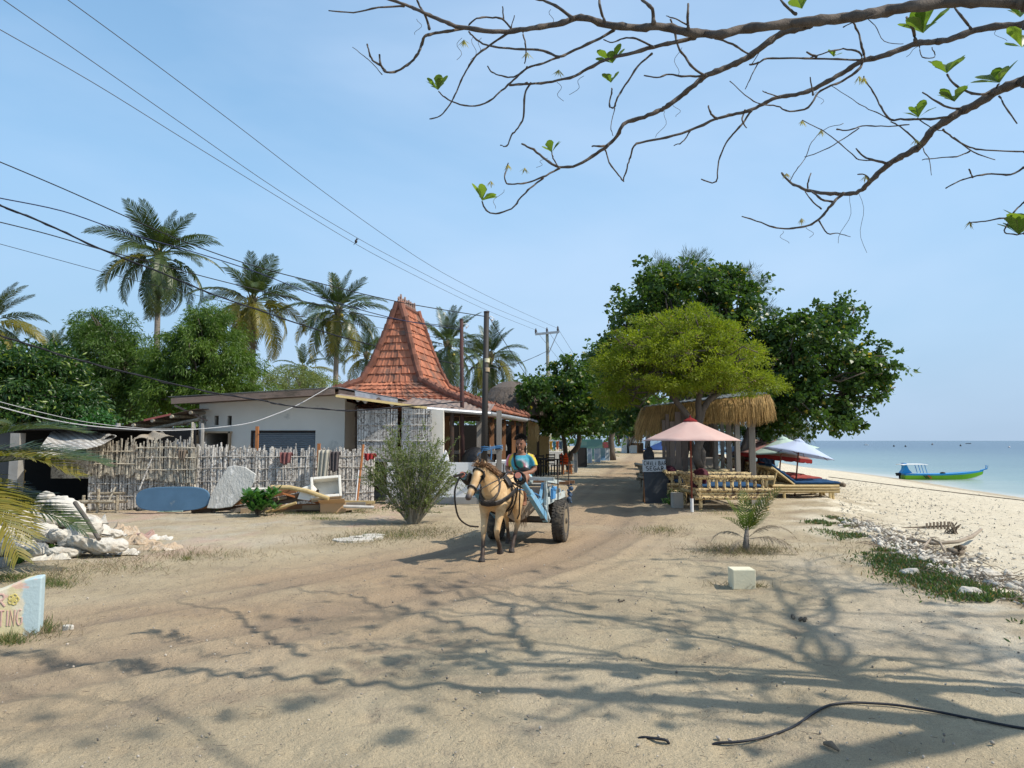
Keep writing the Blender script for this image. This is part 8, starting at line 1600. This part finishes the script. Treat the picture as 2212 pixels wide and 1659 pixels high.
m.tube(spl([H2((1.03, -.03, .95)), H2((.85, .12, 1.05)), H2((.5, .2, 1.12)), H2((.15, .15, 1.16)), H2((-.2, .18, 1.17)), lh]), .008, 6); m.tube(spl([H2((1.03, -.14, .95)), H2((.8, -.16, 1.06)), H2((.45, -.14, 1.14)), H2((.0, -.08, 1.16)), rh]), .008, 6)
m.tube(spl([H2((.2, .22, 1.02)), W2((1.5, .30, .93)), W2((1.9, .38, 1.10))]), .016, 6)
m.tube(spl([W2((2.25, .38, 1.10)), H2((.5, .36, .85)), H2((.35, .24, .62)), H2((.2, .16, .57))]), .010, 6)
m.tube(spl([W2((2.32, -.40, 1.12)), H2((.93, -.36, .93)), H2((.86, -.34, .62)), H2((.70, -.26, .48)), H2((.52, -.17, .44))]), .012, 6)
tag(m.build('reins', M_LEATH), 'black reins and straps running from the bridle to the driver and shafts', 'reins')
m = MB()
for s in (-1, 1): m.tube(spl([H2((.02, s*.235, .92)), H2((-.35, s*.24, .88)), W2((.95, s*.36, .80)), W2((.66, s*.36, .70))]), .011, 6)
tag(m.build('trace_rope', M_ROPEB), 'blue trace ropes between the breast collar and the cart', 'rope')
# ================= driver =================
def tiedye():
    m, nt, b = newmat('tie_dye'); t = nt.nodes.new('ShaderNodeTexCoord'); s = nt.nodes.new('ShaderNodeSeparateXYZ'); nt.links.new(t.outputs['Object'], s.inputs[0]); v = t.outputs['Object']
    y = mth(nt, 'ADD', s.outputs[1], .01); z = mth(nt, 'SUBTRACT', s.outputs[2], 1.22); rr = mth(nt, 'SQRT', mth(nt, 'ADD', mth(nt, 'MULTIPLY', y, y), mth(nt, 'MULTIPLY', z, z))); an = mth(nt, 'DIVIDE', mth(nt, 'ARCTAN2', z, y), 2*PI)
    n = noi(nt, v, 22, 4, .7); f = mth(nt, 'FRACT', mth(nt, 'ADD', mth(nt, 'ADD', mth(nt, 'MULTIPLY', rr, 4.5), mth(nt, 'MULTIPLY', an, 1.0)), mth(nt, 'MULTIPLY', n, .25)))
    c = ramp(nt, f, [(0, (.05, .30, .40)), (.18, (.05, .30, .42)), (.28, (.62, .50, .05)), (.40, (.60, .42, .05)), (.48, (.62, .05, .10)), (.58, (.70, .35, .38)), (.66, (.65, .68, .70)), (.82, (.12, .40, .48)), (1, (.05, .30, .40))])
    c = mixc(nt, ramp(nt, rr, [(.06, 1.0), (.09, 0.0)]), c, (.05, .25, .20)); nt.links.new(c, b.inputs[0]); b.inputs['Roughness'].default_value = .9; addbump(nt, b, noi(nt, v, 14, 3), .5, .01); return m
def driver():
    t = thing('person', 'cart driver in a tie dyed blue, yellow and red t-shirt and pale shorts', 'person', CO, CR); m = MB()
    T = lambda P, n=14, up=(1, 0, 0): m.tube([p[:3] for p in P], [(p[3], p[4]) if len(p) > 4 else p[3] for p in P], n, up=up)
    T([(.40, 0, .97, .13, .10), (.43, 0, 1.02, .15, .115), (.45, 0, 1.12, .135, .10), (.48, 0, 1.22, .15, .105), (.49, 0, 1.31, .16, .10), (.49, 0, 1.37, .13, .075), (.50, 0, 1.405, .06, .055), (.515, 0, 1.45, .05, .052)])
    T([(.535, 0, 1.445, .030, .03), (.53, 0, 1.465, .052, .062), (.525, 0, 1.50, .064, .082), (.52, 0, 1.545, .071, .093), (.515, 0, 1.59, .073, .095), (.51, 0, 1.63, .060, .078), (.51, 0, 1.652, .03, .04)])
    m.ball((.60, 0, 1.452), (.022, .028, .018), 8, 6); m.tube([(.605, 0, 1.545), (.622, 0, 1.51)], [.010, .017], 8)
    for s in (-1, 1):
        m.ball((.515, s*.076, 1.53), (.018, .010, .028), 8, 6)
        T([(.48, s*.12, 1.35, .06, .06), (.485, s*.17, 1.335, .056, .056), (.49, s*.205, 1.25, .046, .046), (.50, s*.215, 1.16, .040, .042), (.58, s*.18, 1.115, .038, .038), (.70, s*.11, 1.10, .030, .030), (.78, s*.07, 1.10, .024, .022)], 10, (0, 0, 1))
        m.ball((.825, s*.055, 1.10), (.045, .020, .035), 10, 8)
        for k in range(4):   # fingers curl round the rein
            z = 1.125-.017*k; l = (.9, 1, .95, .8)[k]; m.tube([(.855, s*.060, z), (.885*1+.012*(l-1), s*.062, z-.002), (.897, s*.040, z-.004), (.878, s*.022, z-.004)], [.0095, .009, .0085, .007], 7)
        m.tube([(.81, s*.045, 1.125), (.845, s*.025, 1.143), (.872, s*.022, 1.138)], [.012, .010, .008], 7)
        T([(.42, s*.07, .985, .09, .085), (.55, s*.10, 1.0, .085, .08), (.70, s*.12, 1.035, .068, .066), (.80, s*.13, 1.045, .058, .060), (.845, s*.13, 1.01, .054, .056), (.85, s*.13, .93, .050, .054), (.84, s*.13, .80, .044, .048), (.83, s*.13, .70, .032, .034), (.83, s*.13, .66, .034, .036)], 12, (0, 1, 0))
        T([(.80, s*.13, .655, .034, .03), (.86, s*.13, .655, .038, .028), (.93, s*.14, .645, .040, .018), (.97, s*.14, .642, .03, .012)], 10, (0, 0, 1))
    remesh(m, 'body', M_SKIN, t, .0068, 3, .4)
    m = MB(); T([(.41, 0, .985, .155, .135), (.43, 0, 1.04, .165, .13), (.45, 0, 1.12, .155, .122), (.48, 0, 1.22, .165, .125), (.49, 0, 1.31, .172, .115), (.49, 0, 1.365, .145, .088), (.50, 0, 1.392, .085, .07)])
    for s in (-1, 1): T([(.48, s*.10, 1.345, .07, .07), (.485, s*.165, 1.33, .065, .062), (.49, s*.198, 1.26, .059, .056), (.493, s*.214, 1.205, .058, .055)], 12, (0, 0, 1))
    for k in range(8): a = random.uniform(-.12, .12); m.tube([(.60, a, 1.02+.02*k), (.585, a*.8, 1.2)], .012, 5)
    remesh(m, 'shirt', tiedye(), t, .010, 4, .5)
    m = MB(); T([(.38, 0, .955, .14, .10), (.42, 0, 1.02, .165, .125)])
    for s in (-1, 1): T([(.42, s*.08, .985, .10, .098), (.55, s*.105, 1.0, .098, .092), (.68, s*.125, 1.03, .086, .082)], 12, (0, 1, 0))
    remesh(m, 'shorts', flat('shorts_pale', (.50, .60, .60)), t, .011, 4, .5)
    m = MB(); random.seed(9); m.ball((.495, 0, 1.60), (.098, .080, .078), 14, 10); m.ball((.47, 0, 1.56), (.075, .078, .08), 12, 8)
    for i in range(420):
        a = random.uniform(0, 2*PI); e = random.uniform(.1, 1.5); p = Vector((.495+.09*math.cos(a)*math.cos(e), .075*math.sin(a)*math.cos(e), 1.60+.075*math.sin(e))); d = (p-Vector((.50, 0, 1.58))).normalized()+Vector((random.gauss(.3, .35), random.gauss(.0, .4), random.gauss(.15, .3))); m.tube([p, p+d.normalized()*.022, p+d.normalized()*random.uniform(.035, .055)+Vector((.008, 0, -.006))], [.006, .005, .001], 4, cap=False)
    m.build('hair', flat('hair_black', (.012, .010, .009)), t)
    for s in (-1, 1): m = MB(); m.ball((.602, s*.029, 1.537), (.007, .012, .006), 8, 5); m.build('eye', M_BLACK, t); m = MB(); m.tube([(.606, s*.012, 1.556), (.606, s*.032, 1.560), (.596, s*.048, 1.554)], .0045, 5); m.build('eyebrow', M_BLACK, t)
    m = MB(); m.tube([(.603, -.022, 1.483), (.612, 0, 1.486), (.603, .022, 1.483)], [.004, .006, .004], 6); m.build('mouth', flat('lips', (.15, .05, .045)), t)
driver()
t = thing('shoulder_bag', 'black pouch bag slung across the driver with a dark strap', 'bag', CO, CR); m = MB(); m.ball((.615, .045, 1.13), (.05, .12, .055), 12, 8, Matrix.Rotation(.25, 3, 'X')); m.build('pouch', M_BLACK, t, True)
m = MB(); m.tube(spl([(.62, .08, 1.13), (.62, -.04, 1.20), (.615, -.07, 1.28), (.57, -.09, 1.37), (.49, -.10, 1.405), (.40, -.07, 1.33), (.37, 0, 1.2), (.40, .12, 1.1), (.5, .16, 1.1)]), [(.016, .005)]*49, 6, up=(1, 0, 0)); m.build('strap', M_BLACK, t)
